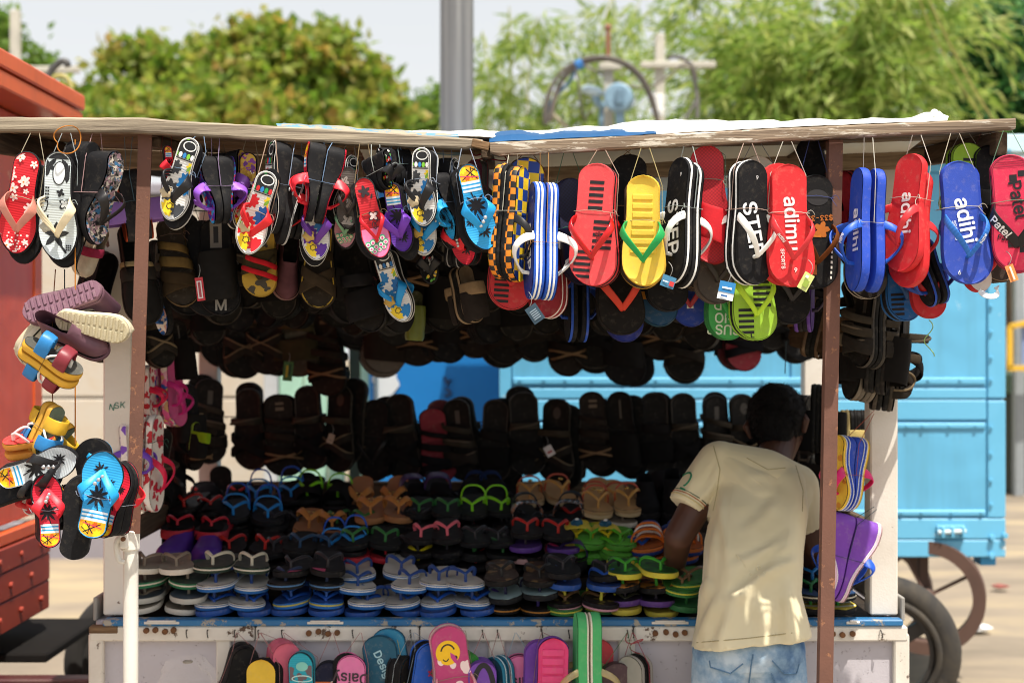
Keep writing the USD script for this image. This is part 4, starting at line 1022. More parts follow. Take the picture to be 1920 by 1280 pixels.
_txt = {}
def text_mesh(s, h, bold=True):
    k = (s, round(h, 4), bold)
    if k not in _txt:
        m = meshkit.text_mesh(s, h, depth=0.0004, bold=bold)
        _txt[k] = (np.array(m.vertices), np.array(m.faces))
    return _txt[k]

# ---------------------------------------------------------------- footwear: building
def shoe(spec, L, side):
    """the parts of one shoe in its own frame: (name, vertices, faces, uv, material, smooth), the sole first; and its thickness at mid length"""
    sh = Shape(L, spec.get('width', 1.0), side, spec.get('toe', 0.0), spec.get('narrow', 1.0))
    wedge = spec.get('wedge', 0.0)
    wz = wedge * (3 * np.clip((_tt - .22) / .6, 0, 1) ** 2 - 2 * np.clip((_tt - .22) / .6, 0, 1) ** 3)
    z = np.zeros(NS); out = []
    lay = spec['layers']
    waist = spec.get('waist', 0.0)
    for i, (th, mat) in enumerate(lay):
        top = z + th + (wz if i == 0 else 0)
        parts = [wall(sh, z, top, 0.0 if i % 2 == 0 else spec.get('step', -.0008))]
        if i == 0:
            parts.append(cap(sh, z, False))
        v, f, uv = joinuv(parts)
        out.append(('sole' if i == 0 else 'midsole', v, f, uv, mat, 50))
        z = top
    cup = spec.get('cup', .0015)
    v, f, uv = cap(sh, z, True, .0014, cup)
    out.append(('footbed', v, f, uv, spec['foot'], True))
    zt = z.copy()
    top = lambda y: float(np.interp(y, sh.y, zt))
    surf = lambda x, y: np.interp(y, sh.y, zt) + cup * np.clip(np.abs(x - np.interp(y, sh.y, sh.c)) / np.maximum(np.interp(y, sh.y, sh.w) - .0014, 1e-4), 0, 1) ** 4
    # print
    byc = {}; lift = [0, None]
    inner = sh.poly.buffer(-.0032)
    for n_, item in enumerate(spec.get('deco', ())):
        if item[0] == 'frame':
            p = sh.poly.buffer(-item[1] * L).difference(sh.poly.buffer(-(item[1] + item[2]) * L)); c = item[3]
        else:
            p, c = item
            p = affinity.scale(p, L * side, L, origin=(0, 0)).intersection(inner)
        if c != lift[1]: lift[0] += 1; lift[1] = c
        if p.is_empty: continue
        for gpoly in getattr(p, 'geoms', [p]):
            if gpoly.geom_type != 'Polygon' or gpoly.area < 4e-7: continue
            tv, tf = trimesh.creation.triangulate_polygon(gpoly, engine='earcut')
            if len(tf) == 0: continue
            if (wedge or cup > .002) and gpoly.area > 2e-5 or gpoly.bounds[2] - gpoly.bounds[0] > .05:
                tv3, tf = trimesh.remesh.subdivide_to_size(np.c_[tv, 0 * tv[:, 0]], tf, .008 if wedge else .014)
                tv = tv3[:, :2]
            a = tv[tf[:, 1]] - tv[tf[:, 0]]; e = tv[tf[:, 2]] - tv[tf[:, 0]]
            fl = (a[:, 0] * e[:, 1] - a[:, 1] * e[:, 0]) < 0
            tf = np.array(tf); tf[fl] = tf[fl][:, ::-1]
            zz = surf(tv[:, 0], tv[:, 1]) + .0006 + .0001 * lift[0]
            byc.setdefault(c, []).append((np.c_[tv, zz], tf, tv))
    for c, ps in byc.items():
        v, f, uv = joinuv(ps)
        out.append(('print', v, f, uv, ink(c), False))
    for (s_, h, x, y, rot, c) in spec.get('text', ()):
        tv, tf = text_mesh(s_, h * L)
        tv = tv - [tv[:, 0].max() / 2, h * L / 2, 0]
        a = math.radians(rot)
        q_ = np.stack([tv[:, 0] * math.cos(a) - tv[:, 1] * math.sin(a) + x * L, tv[:, 0] * math.sin(a) + tv[:, 1] * math.cos(a) + y * L], 1)
        out.append(('lettering', np.c_[q_, surf(q_[:, 0], q_[:, 1]) + .0010 + tv[:, 2]], tf, q_, ink(c), False))
    # straps
    PATHS.clear()
    for st in spec.get('straps', ()):
        k = st[0]; kw = dict(st[2])
        nm = kw.pop('name', 'strap')
        if k == 'thong': g_ = thong(sh, top, **kw)
        elif k == 'band':
            kw['yl'], kw['yr'] = (kw['yl'], kw['yr']) if side > 0 else (kw['yr'], kw['yl'])
            g_ = band(sh, top, **kw)
        elif k == 'upper': g_ = upper(sh, top, **kw)
        elif k == 'stud':       # round ornaments along the straps
            ps = []
            for (x, y, zz, r_) in kw['at']:
                m_ = trimesh.creation.icosphere(2 if r_ > .006 else 1, r_); vv = np.array(m_.vertices)
                if r_ > .006:
                    th_ = np.arctan2(vv[:, 1], vv[:, 0])[:, None]; rd_ = np.hypot(vv[:, :1], vv[:, 1:2]) / r_
                    vv = vv * (1 + .14 * np.cos(5 * th_ + 9 * rd_) * rd_)
                vv = vv * [1, 1, .55] + [side * x * L, y * L, top(y * L) + zz]
                ps.append((vv, np.array(m_.faces), vv[:, :2]))
            g_ = joinuv(ps); nm = 'ornament'
        elif k == 'grid':       # moulded bars across the footbed
            ps = []
            for y in kw['ys']:
                y *= L; w_ = float(np.interp(y, sh.y, sh.w)) * kw.get('frac', .85); c_ = float(np.interp(y, sh.y, sh.c))
                v_, f_ = bx(c_ - w_, c_ + w_, y - kw['w'] * L / 2, y + kw['w'] * L / 2, top(y) - .002, top(y) + kw['h'], .0015)
                ps.append((v_, f_, v_[:, :2]))
            g_ = joinuv(ps); nm = kw.get('nm', 'rib')
        elif k == 'treads':     # blocks under the sole
            ps = []
            for y in np.arange(-.42, .45, kw.get('every', .07)):
                y *= L; w_ = float(np.interp(y, sh.y, sh.w)) * .86; c_ = float(np.interp(y, sh.y, sh.c))
                for a_, e_ in kw.get('cut', ((-1, -.1), (.1, 1))):
                    v_, f_ = bx(c_ + a_ * w_, c_ + e_ * w_, y - .018 * L, y + .018 * L, -kw.get('h', .003), .002, .001)
                    ps.append((v_, f_, v_[:, :2]))
            g_ = joinuv(ps); nm = 'tread'
        out.append((nm, g_[0], g_[1], g_[2], st[1], 60 if k in ('thong', 'band', 'upper') else 30))
    for (s_, h, arm, s0, c) in spec.get('straptext', ()):      # lettering on one arm of the strap
        for (sd_, pt, acr, tk) in PATHS:
            if sd_ != arm: continue
            tv, tf = text_mesh(s_, h)
            ds = np.r_[0, np.cumsum(np.linalg.norm(np.diff(pt, axis=0), axis=1))]
            tg = np.gradient(pt, axis=0); tg /= np.linalg.norm(tg, axis=1, keepdims=True)
            b_ = acr - (acr * tg).sum(1, keepdims=True) * tg; b_ /= np.linalg.norm(b_, axis=1, keepdims=True)
            nn = np.cross(tg, b_)
            if nn[:, 2].mean() < 0: nn = -nn
            up_ = np.cross(nn, tg)
            q_ = s0 + tv[:, 0]
            I = lambda a: np.stack([np.interp(q_, ds, a[:, j]) for j in range(3)], 1)
            vv = I(pt) + I(up_) * (tv[:, 1:2] - h / 2) + I(nn) * (tk * .75 + .0004 + tv[:, 2:])
            out.append(('lettering', vv, tf, vv[:, :2], ink(c), False))
    return out, float(zt[NS // 2]), sh, zt

def put(parts, T, parent, join_prints=False):
    """defines the parts under parent; T a 4 x 4 from the shoe's frame to the parent's"""
    sole = None
    for nm, v, f, uv, mat, sm in parts:
        v = np.asarray(v) @ T[:3, :3].T + T[:3, 3]
        f = np.asarray(f)
        if f.shape[1] == 4:
            f = np.vstack([f[:, [0, 1, 2]], f[:, [0, 2, 3]]])
        if np.linalg.det(T[:3, :3]) < 0: f = f[:, ::-1]
        if sm is not False and sm is not True:
            v, f, uv = crease(v, f, uv, sm)
            sm = True
        p = obj(nm, (v, f), mat, sole if sole is not None else parent, smooth=sm, uv=uv)
        sole = sole or p
    return sole

def crease(v, f, uv, angle):
    """splits the vertices across edges sharper than angle so that smooth shading keeps them crisp; triangles are grouped by their normals' octants of a fine grid"""
    fn = np.cross(v[f[:, 1]] - v[f[:, 0]], v[f[:, 2]] - v[f[:, 0]])
    ln = np.linalg.norm(fn, axis=1); ok = ln > 1e-14
    f, fn = f[ok], fn[ok] / ln[ok][:, None]
    vn = np.zeros_like(v)
    for k in range(3): np.add.at(vn, f[:, k], fn)
    vn /= np.maximum(np.linalg.norm(vn, axis=1, keepdims=True), 1e-9)
    cosang = math.cos(math.radians(angle))
    corner_ok = np.einsum('ijk,ik->ij', vn[f], fn) > cosang
    if corner_ok.all(): return v, f, uv
    ax = np.abs(fn).argmax(1) * 2 + (np.take_along_axis(fn, np.abs(fn).argmax(1)[:, None], 1)[:, 0] > 0)
    key = np.where(corner_ok, -1, ax[:, None])
    ids = f.astype(np.int64) * 8 + (key + 1)
    u, inv = np.unique(ids.ravel(), return_inverse=True)
    src = u // 8
    return v[src], inv.reshape(-1, 3), uv[src]

def basis(A, N):
    A = A / np.linalg.norm(A); N = N - A * (N @ A); N /= np.linalg.norm(N)
    return np.stack([np.cross(A, N), A, N], 1)

CORD = {}
def cordmat(c): return plain('twine_' + c.lstrip('#'), tuple(np.array(lin(c)) * .62), rough=0.8, var=0.2)

def hang(label, spec, heel, toe, d, yaw=0.0, pair=True, shift=(0.0, 0.0), gap=0.001, pitch=0.0, cord='#cfc3a6', bind=0.04, anchors='plank', group=None, name=None, cat=None, Lm=None, face=True, twist=0.0, spread=8.0):
    """a hanging pair tied together back to back: heel and toe are the places in the picture of the shoe's two ends, yaw turns the footbed to the right"""
    h, t_ = P(*heel, d), P(*toe, d)
    A = h - t_; L = Lm or float(np.linalg.norm(A)); mid = (h + t_) / 2
    A = A / np.linalg.norm(A)
    if pitch: A = A * math.cos(math.radians(pitch)) + np.array([0, -1, 0]) * math.sin(math.radians(pitch))
    N0 = np.array([0, -1.0, 0]); N0 = N0 - A * (N0 @ A); N0 /= np.linalg.norm(N0); X0 = np.cross(A, N0)
    y_ = math.radians(yaw)
    R = basis(A, math.cos(y_) * N0 + math.sin(y_) * X0)
    t = thing(name or spec.get('name', 'flip_flop') + ('_pair' if pair else ''), label, cat or (spec.get('cat', 'flip-flops') if pair else spec.get('cat', 'flip-flops').rstrip('s')), group, at=mid, rot=R)
    side = spec.get('side', 1)
    T = np.eye(4); T[2, 3] = gap / 2
    parts, th, sh, zt = shoe(spec, L, side)
    put(parts, T, t)
    if pair:
        parts2, _, _, _ = shoe(spec, L, -side)
        a = math.radians(twist)
        T = np.array([[-math.cos(a), -math.sin(a), 0, shift[0]], [-math.sin(a) * -1 * -1, math.cos(a), 0, shift[1]], [0, 0, -1, -gap / 2], [0, 0, 0, 1.0]])
        T[:3, :3] = np.array([[-1, 0, 0], [0, 1, 0], [0, 0, -1.0]]) @ np.array([[math.cos(a), -math.sin(a), 0], [math.sin(a), math.cos(a), 0], [0, 0, 1]])
        put(parts2, T, t)
    if cord:
        yb = bind * L; w = float(np.interp(yb, sh.y, sh.w)); c_ = float(np.interp(yb, sh.y, sh.c)); zb = float(np.interp(yb, sh.y, zt))
        segs = []
        zlo = -(zb + .003) if pair else -.003
        hh = zb + gap / 2 + .002
        loop = [(c_ - w - .003, yb, zlo), (c_ - w - .003, yb, hh), (c_, yb + .004, hh + .001), (c_ + w + .003, yb, hh), (c_ + w + .003, yb, zlo), (c_, yb, zlo - .002), (c_ - w - .003, yb, zlo)]
        segs.append(tube(loop, .0007, 4))
        R3 = R
        if anchors == 'plank':
            hx = heel[0]
            zpl = P(0, float(np.interp(hx, [0, 270, 890, 920, 1600, 1905], [247, 250, 278, 290, 258, 243])), d)[2]
            anchors = [(hx - spread, None), (hx + spread, None)]
            anc = [np.array([P(a_[0], 0, d)[0], d + .012, zpl]) for a_ in anchors]
        elif anchors is None: anc = []
        else: anc = [P(*a_, d) + [0, .005, 0] for a_ in anchors]
        loc = [(a_ - mid) @ R3 for a_ in anc]
        ends = [np.array([c_ - w - .003, yb, 0.0]), np.array([c_ + w + .003, yb, 0.0])]
        for i, a_ in enumerate(loc):
            e = ends[i % 2]
            wh = float(np.interp(.42 * L, sh.y, sh.w))
            via = np.array([(-1 if i % 2 == 0 else 1) * (wh + .003), .42 * L, e[2]])
            if (a_[1] > via[1]): segs.append(tube(np.array([a_, via, e]), .0008, 5))
            else: segs.append(tube(np.array([a_, e]), .0008, 5))
        # knot with two loose ends
        kx = np.array([c_ + w * .9, yb, hh])
        segs.append(tube(spline([kx, kx + [.008, .006, .006], kx + [.016, -.004, .008]], 6), .0007, 4))
        segs.append(tube(spline([kx, kx + [.004, -.01, .008], kx + [.010, -.018, .010]], 6), .0007, 4))
        obj('twine', cat_mesh(segs), cordmat(cord), t)
    return t

def lie(label, spec, toe, d, L=.25, az=0.0, tilt=8.0, roll=0.0, side=1, group=None, name=None, cat=None, down=False):
    """one shoe lying with its toe towards the viewer; toe: the place of its front lower edge in the picture"""
    a, b, r_ = map(math.radians, (az, tilt, roll))
    A = np.array([math.sin(a) * math.cos(b), math.cos(a) * math.cos(b), math.sin(b)])
    N = np.array([math.sin(r_), 0, math.cos(r_)])
    if down: A = -A
    R = basis(A, N)
    t0 = P(*toe, d)
    mid = t0 + (A if not down else -A) * L / 2
    t = thing(name or spec.get('name', 'flip_flop'), label, cat or spec.get('cat', 'flip-flop').rstrip('s'), group, at=mid, rot=R)
    parts, th, sh, zt = shoe(spec, L, side)
    put(parts, np.eye(4), t)
    return t
# ---------------------------------------------------------------- footwear: designs
def T_(mat, **k): return ('thong', mat, k)
def B_(mat, yl, yr, width, h, **k): return ('band', mat, dict(yl=yl, yr=yr, width=width, h=h, **k))
def flop(layers, foot, strap, deco=(), text=(), width=1.0, extra=(), skw=None, **k):
    return dict(layers=[(t, foam(c) if isinstance(c, str) else c) for t, c in layers], foot=foam(foot) if isinstance(foot, str) else foot,
                straps=[T_(rubber(strap) if isinstance(strap, str) else strap, **(skw or {}))] + list(extra), deco=deco, text=text, width=width, **k)
def lady(foot, strap, deco, rose=None, wedge=.022, width=.98, wide=True, sole='#1d1d1f', rim='#26262a', rivets=False, **k):
    ex = []
    if rose: ex.append(('stud', rubber(rose), {'at': [(-.075, -.20, .024, .0125)]}))
    return dict(layers=[(.014, foam(sole)), (.0014, foam(rim))], foot=foot, wedge=wedge, width=width, cup=.003, deco=deco,
                toe=.10, narrow=.90,
                straps=[T_(rubber(strap), w0=.026 if wide else .010, w1=.013 if wide else .007, h=.042, bow=.020 if wide else .008, thick=.003, strands=3 if rose else 0)] + ex + ([('stud', plain('steel_rivet', '#c9ccd0', rough=.25, metallic=.8), {'at': [(.0, -.225, .024, .0042), (.03, -.19, .034, .0042), (.055, -.15, .042, .0042)]})] if rivets else []), **k)
def slide(foot, band_c, sole='#1b1b1d', wid=.10, yl=-.14, yr=-.14, h=.05, th=.026, **k):
    return dict(layers=[(th, foam(sole))], foot=foam(foot), cup=.004, straps=[B_(rubber(band_c), yl, yr, wid, h)], name='slide', cat='slides', **k)
def sandal(c='#1a1917', c2='#2a2723', sole='#161615', foot='#1d1b19', n=0, **k):
    """a strappy men's sandal"""
    s = [B_(cloth(c), -.30, -.20, .030, .040), B_(cloth(c), -.14, -.26, .028, .046), B_(cloth(c2), .02, -.06, .024, .055), B_(cloth(c2), .20, .10, .018, .062)]
    if n == 1: s = [B_(cloth(c), -.22, -.18, .07, .045), B_(cloth(c2), .08, .05, .030, .058)]
    if n == 2: s = [B_(cloth(c), -.30, -.08, .026, .045), B_(cloth(c), -.08, -.30, .026, .048), B_(cloth(c2), .10, .10, .022, .06)]
    if n == 3: s = [B_(cloth(c), -.16, -.20, .11, .05)]
    return dict(layers=[(.012, foam(sole)), (.010, foam(c2))], foot=foam(foot), width=1.05, cup=.004, straps=s, name='sandal', cat='sandals', **k)
def closed(c, sole, sole2=None, h=.06, ankle=.07, lining='#1c1a18', th=.02, treads=True, extra=(), **k):
    st = [('upper', cloth(c) if isinstance(c, str) else c, dict(h=h, ankle=ankle, name='upper'))] + list(extra)
    if treads: st.append(('treads', foam(sole), dict(every=.075, h=.004)))
    return dict(layers=[(th * .5, foam(sole)), (th * .5, foam(sole2 or sole))], foot=foam(lining), straps=st, name='shoe', cat='shoes', width=1.0, **k)

WHT = ribbed('#e9e9e6', 120)
F_BLACK = lady(WHT, '#1b1b1d', d_floral('#3a3d42', '#1d7fc8', '#f0cf2a'), rose='#c9bda6', pet=None) if False else lady(WHT, '#1b1b1d', d_floral('#3a3d42', '#1d7fc8', '#f0cf2a', pet=('#7cc13a', '#e9e9e4', '#2f7fc4')), rose='#b8a888', rim='#cfcfca')
F_RED = lady(WHT, '#d5262c', d_floral('#d3202a', '#1f66b4', '#f2cf1f', pet=('#1f9a4b', '#c9282c', '#2f7fc4')), rose='#b8a47c', rim='#cfcfca')
F_PURP = lady(WHT, '#5b2f86', d_floral('#5f2fa0', '#2b7cc4', '#f0d32a'), rose='#b0924e', rim='#cfcfca')
F_BLUE = lady(WHT, '#1484c4', d_floral('#1b78b8', '#1b6bb0', '#e9c820', pet=('#1b6bb0', '#e9e9e4')), rose='#b08e42', rim='#cfcfca')
P_BLUE = lady(ribbed('#2ba0da', 120), '#1f97d6', d_palm('#1f97d6'), extra=None) if False else lady(ribbed('#2ba0da', 120), '#1f97d6', d_palm('#1f97d6'), wedge=.02, rivets=True)
P_RED = lady(ribbed('#d4213a', 120), '#e02a38', d_palm('#2ba0da'), wedge=.02, rivets=True)
P_BLACK = lady(ribbed('#cfd8dc', 120), '#1c1c1e', d_palm('#2ba0da'), wedge=.02, rivets=True)
P_PURP = lady(ribbed('#5a2a9c', 120), '#6a35a8', d_palm('#2ba0da')[:27] if False else d_palm('#2ba0da'), wedge=.02)
R_PETAL = lady(ribbed('#cf1f2c', 120), '#c58374', d_petals('#f1d8d3', '#f0802a', 3), wedge=.012, wide=True)
W_LILY = lady(ribbed('#cdd8da', 120), '#e3d6b4', d_lily(), rose='#aaa696', wedge=.016)
BW_WEDGE = lady(patches('grey_scrawl', ['#2a2a2c', '#cfc9bb', '#6f6a66', '#1d1d1f', '#a88a94', '#3d6f96'], 160), '#1d1c1d', (), wedge=.045, wide=True)
MULTI_WEDGE = lady(foam('#151517'), '#1d1d1f', d_confetti(['#d2262c', '#e6e6e0', '#2f7fc4', '#f0cf2a', '#4fa03c']), wedge=.03, width=.92)
GOLD = lady(patches('gold_purple', ['#b98d2a', '#d3b04a', '#8b3f9c', '#c79a3a', '#6f2f8a'], 120), '#7a4a9c', d_dots('#f0e6c0', 30, 3, (.008, .012)), wedge=.02)
PURP_KID = lady(patches('purple_kid', ['#4a2a96', '#5a35a8', '#5a35a8', '#c9304a', '#2f9bd0', '#4a2a96'], 130), '#8d54c8', (), wedge=.02, width=.95)
LILAC = slide('#d4562a', '#9c74cc', sole='#2a2a2d', wid=.05, h=.06, yl=-.1, yr=-.1)
BUTTER = lady(ribbed('#4d4640', 120), '#2a2523', d_butterfly('#9c948c', '#5c544e'), wedge=.016, wide=False)
PAISLEY = lady(ribbed('#c88a94', 120), '#6f9a78', d_swirl('#3f9a72', '#d9cfa8', '#c06a86'), wedge=.014, wide=False)
RED_FLY = lady(ribbed('#c4222e', 120), '#d02230', d_swirl('#3aa678', '#e6d3d0', '#c84a86', base='#d77aa8'), wedge=.014, wide=False)
STEP_B = flop([(.008, '#1c1c1e'), (.005, '#eeeeea'), (.006, '#1c1c1e')], '#1b1b1d', '#ecece6', text=[('STEP', .13, -.0, -.05, -78, '#dfe2e4'), ('6', .03, .03, .36, 180, '#bbbbbb')], extra=[('treads', foam('#1c1c1e'), dict(every=.04, h=.0015, cut=((-1, -.05), (.05, 1))))])
STRIPE_BLUE = flop([(.006, '#1550b4'), (.0045, '#f0f0ec'), (.004, '#1550b4'), (.0045, '#f0f0ec'), (.005, '#1550b4')], '#172a78', '#f0f0ec', text=[('STEP', .12, .0, -.05, -78, '#dfe2e4'), ('6', .03, .03, .36, 180, '#bbbbbb')], skw=dict(bow=.032, h=.05, w0=.02))
RED_BARS = flop([(.007, '#d83a3e'), (.010, '#1d1d1f'), (.006, '#d8393f')], '#e04448', M('clear_red_strap', {'p': ('principled_bsdf', {'base_color': lin('#d8181c'), 'roughness': 0.22, 'transmission_weight': 0.25, 'specular_ior_level': 0.6})}), deco=d_bars(), text=[('step', .05, .06, -.12, -78, '#7a1216')], width=1.08, skw=dict(bow=.018))
GREEN_BARS = flop([(.010, '#1d1d1f'), (.010, '#8fc41e')], '#9ccc1c', '#b3dc32', deco=d_bars(), text=[('L', .05, -.02, -.45, 0, '#1d1d1f')], width=1.08)
BLUE_BARS = flop([(.010, '#1d1d1f'), (.008, '#0f5a9c')], '#0f5fa6', '#0d3f74', deco=d_bars(), width=1.05)
RED2_BARS = flop([(.010, '#1d1d1f'), (.006, '#c22730')], '#c62a32', '#b01c22', deco=d_bars(), width=1.08)
YELLOW = flop([(.008, '#3a2b20'), (.012, '#c99a1c'), (.006, '#e0b820')], '#e9c22a', '#1f9a4e', width=1.06, cup=.006, skw=dict(bow=.022, w0=.024), extra=[('grid', foam('#e9c22a'), dict(ys=[.30, .22, .14, .06, -.02, -.10, -.18], w=.05, h=.0035, frac=.62, nm='cushion'))])
RED_ADI = flop([(.018, '#c81a20')], '#d11d24', '#d0353a', text=[('adimu', .112, .015, .02, -86, '#f0dfdc'), ('6', .035, .05, -.36, 180, '#e8d8d4'), ('SPORTS', .03, -.06, -.27, -86, '#e8d8d4')], width=1.06, straptext=[('adihi', .007, -1, .05, '#efe4e0')])
BLUE_ADI = flop([(.018, '#2044b0')], '#2a49ae', ribbed('#2a6fc4', 60, 'x'), text=[('adihi', .122, .02, .02, -82, '#e6ebf5'), ('SPORTS', .03, -.07, -.06, -82, '#cfd8ea'), ('6', .035, -.06, -.40, 0, '#e0e6f2')], width=1.06, straptext=[('adihi', .007, 1, .06, '#e6ebf5')])
RED_ADI2 = flop([(.018, '#cc1b21')], '#d11d24', '#d0353a', text=[('adihi', .115, .03, .0, -86, '#f0dfdc')], width=1.06)
BLUE_EDGE = flop([(.018, '#1c47b8')], '#2148b4', '#2357c0', text=[('adihi', .115, .03, .0, -86, '#e6ebf5')], width=1.04, skw=dict(bow=.024, h=.05), straptext=[('adihi', .007, 1, .05, '#e6ebf5')])
PATEL = flop([(.012, '#1b1a1c'), (.004, '#c01f4a')], '#d8264e', '#1b1a1c', deco=d_frame('#8a1534', .012, .006) + [(rect(-.02, .27, .04, .33), '#1b1a1c'), (rect(.05, .31, .10, .36), '#1b1a1c'), (rect(-.06, -.28, -.01, -.23), '#1b1a1c'), (rect(.03, -.33, .08, -.28), '#1b1a1c')] + d_lines('#8a1534', (.40, .42, .44, .46), .006) + [(line([(-.14, -.12), (.02, -.2), (.14, -.18)], .008), '#1b1a1c')],
    text=[('Patel', .10, .04, .12, -82, '#1b1a1c'), ('Patel', .04, -.08, -.2, -15, '#1b1a1c')], width=1.1, skw=dict(w0=.03, w1=.02, bow=.02), straptext=[('Patel', .016, -1, .035, '#e6e0dc')])
STITCH = flop([(.012, '#19191b'), (.010, '#202022')], '#1c1b1b', cloth('#6a3c1e'), deco=[(rect(-.12, -.38, .02, -.24), '#b5651e'), (rect(-.06, -.05, .05, .0), '#c4701e'), (ell(.0, .30, .10, .07), '#2b2929'), (blob(.05, .02, .06, 5, .4, 2), '#b5651e')]
    + [(rect(x - .008, y - .012, x + .008, y + .012), '#e2ddd2') for y in np.arange(-.40, .45, .045) for x in (-.150 + .0 * y, .150)], text=[('$33-35', .045, .03, .12, 185, '#b5651e')], width=1.08)
CHECKB = flop([(.009, '#1a1a1b'), (.016, checks('orange', '#e5861a', '#1c1a18', 75))], checks('yellow_blue', '#e9c31e', '#123a8c', 40), '#1d1d1f', width=1.06)
CHECKB2 = flop([(.009, '#1a1a1b'), (.016, checks('navy_side', '#1c1a18', '#d9a21e', 75))], checks('yellow_blue', '#e9c31e', '#123a8c', 40), '#1d1d1f', width=1.06)
NAVY = slide('#191b3a', '#151731', sole='#14162c', th=.024, wid=.08)
NAVY['foot'] = checks('navy_grid', '#1a1c40', '#12142c', 250)
RED_SLIDE = slide('#c51a26', '#c51a24', sole='#a81520', wid=.07, yl=-.08, yr=-.25)
RED_SLIDE['foot'] = checks('red_grid', '#c8202c', '#a81722', 260)
BLUEBLACK = flop([(.010, '#17171a'), (.006, '#1c49a8')], '#18181a', '#1b3f92', width=1.0)
BLK_RED = flop([(.014, '#1a1715'), (.008, '#201d1b')], '#191614', '#c0331e', width=1.12, skw=dict(w0=.026, w1=.014), wave=0)
GREY_FLOP = flop([(.010, '#5b5048'), (.008, '#4a423c')], '#4a443e', '#2a2624', width=1.1)
GREEN_TXT = flop([(.016, '#1f7a36')], '#3fae52', '#2a8a3e', text=[('OLD', .09, .0, -.17, 180, '#d8e6cf'), ('NO', .09, -.02, -.29, 180, '#d8e6cf'), ('SUS', .09, .02, -.40, 180, '#d8e6cf')], width=1.05)
BLUE_TAG = flop([(.016, '#1c2f86')], '#1c3a94', '#8a1c28', deco=[(rect(-.02, -.3, .05, -.22), '#d8d8d4')], width=1.05)
BLK_FLOP = flop([(.016, '#19181a'), (.004, '#232224')], '#1b1a1b', '#222022', width=1.1)
PURP_EDGE = flop([(.010, '#18161a'), (.008, '#5b3490')], '#4a2c7a', '#2a2030')
BRN_STITCH = flop([(.014, '#2a1e18'), (.008, '#3a2a20')], '#33241c', '#241a16', deco=d_frame('#a88a64', .012, .004), width=1.1)
RED_PLAIN = flop([(.018, '#b3161c')], '#bf1a22', '#a8161c', text=[('SPORTS', .05, .02, -.2, -84, '#e0c8c4')], width=1.05)
YEL_CAMO = flop([(.020, '#a8861a')], '#b8921c', cloth('#3a3220'), deco=d_camo('#3a3220'), extra=[B_(cloth('#3a3322'), -.16, -.02, .045, .04), B_(cloth('#b01e26'), -.18, -.26, .012, .046), B_(cloth('#b01e26'), -.05, -.13, .012, .050)], width=1.1)
BRN_CROSS = sandal('#3a3024', '#33291e', foot='#2c251d', n=2, deco=d_frame('#b3922c', .006, .014) + [(ell(-.02, .42, .05, .03), '#d08a1e')])
M_SLIDE = dict(layers=[(.014, foam('#1b1b1d')), (.012, foam('#222224'))], foot=foam('#19191b'), cup=.004, name='slide', cat='slides', width=1.12, deco=[(rect(-.07, .2, .05, .47), '#8d867c'), (rect(-.035, .25, .015, .42), '#17171a')],
    straps=[B_(cloth('#232221'), -.12, -.06, .115, .055, name='upper')], text=[('M', .11, .02, -.39, 0, '#8f8d88')])
BLK_SLIDE = dict(layers=[(.014, foam('#1b1b1d')), (.010, foam('#222224'))], foot=foam('#1c1c1e'), cup=.004, name='slide', cat='slides', width=1.1, straps=[B_(cloth('#201f1f'), -.12, -.16, .085, .05, name='upper')])
BRN_SANDAL = sandal('#3d3122', '#6a5632', foot='#33291c', n=0)
MAROON = closed('#5a3a40', '#6a4a4c', '#7a5a58', h=.06)
BLK_BOOT = closed('#1d1c1b', '#171717', '#262422', h=.075, ankle=.095, extra=[B_(cloth('#8d7d5c'), .08, .06, .012, .085, name='collar_trim'), B_(cloth('#2c2926'), -.02, -.02, .03, .07)])
CARTOON = lady(foam('#18181a'), '#1d1d1f', d_confetti(['#c9252c', '#d8d8d2', '#6f6f72', '#e0b82a', '#5fa83a', '#1b1b1d'], 8, 40), wedge=.014)
DARK = [sandal('#2a2622', '#3a342c', n=0), sandal('#151414', '#1d1b1a', n=1), sandal('#2c2722', '#3c342a', n=2), sandal('#191716', '#211e1c', n=3), BLK_SLIDE,
        sandal('#201a16', '#2c241e', sole='#1a1614', foot='#261e19', n=0), sandal('#171616', '#3a342c', n=2), flop([(.016, '#151414'), (.006, '#1c1a19')], '#181716', '#1b1918', width=1.1, text=[('Paragon', .05, .03, .26, -84, '#77726a')] if False else ())]
for _k, _d in ((0, [(rect(-.03, .20, .03, .36), '#4a443c')]), (1, d_frame('#3a332a', .010, .010)), (2, [(ell(0, .33, .05, .07), '#3c362f')]), (3, [(rect(-.012, .18, .012, .40), '#5a5348')]), (5, [(rect(-.05, .30, .05, .34), '#6a5640'), (rect(-.05, .37, .05, .40), '#6a5640')]), (6, d_frame('#4a4238', .006, .008))):
    DARK[_k]['deco'] = _d
DARK[0]['straps'] = DARK[0]['straps'] + [B_(cloth('#5c5246'), -.25, -.15, .006, .044), B_(cloth('#5c5246'), .05, -.03, .006, .059)]
DARK[2]['straps'] = DARK[2]['straps'] + [B_(cloth('#6a5c48'), -.26, -.04, .006, .050), B_(cloth('#6a5c48'), -.04, -.26, .006, .053)]
DARK[5]['straps'] = DARK[5]['straps'] + [B_(cloth('#7a6046'), -.20, -.30, .008, .050), B_(cloth('#7a6046'), -.30, -.20, .008, .050)]
DARK[6]['straps'] = DARK[6]['straps'] + [B_(cloth('#4f463a'), .06, .14, .007, .066)]
DARK[7]['name'] = 'flip_flop'
REDBLK = sandal('#17161a', '#1a1819', sole='#5a1420', foot='#8a1c2c', n=0)
OLIVE = sandal('#3a3626', '#4a4430', sole='#5b553c', foot='#3d382a', n=1)
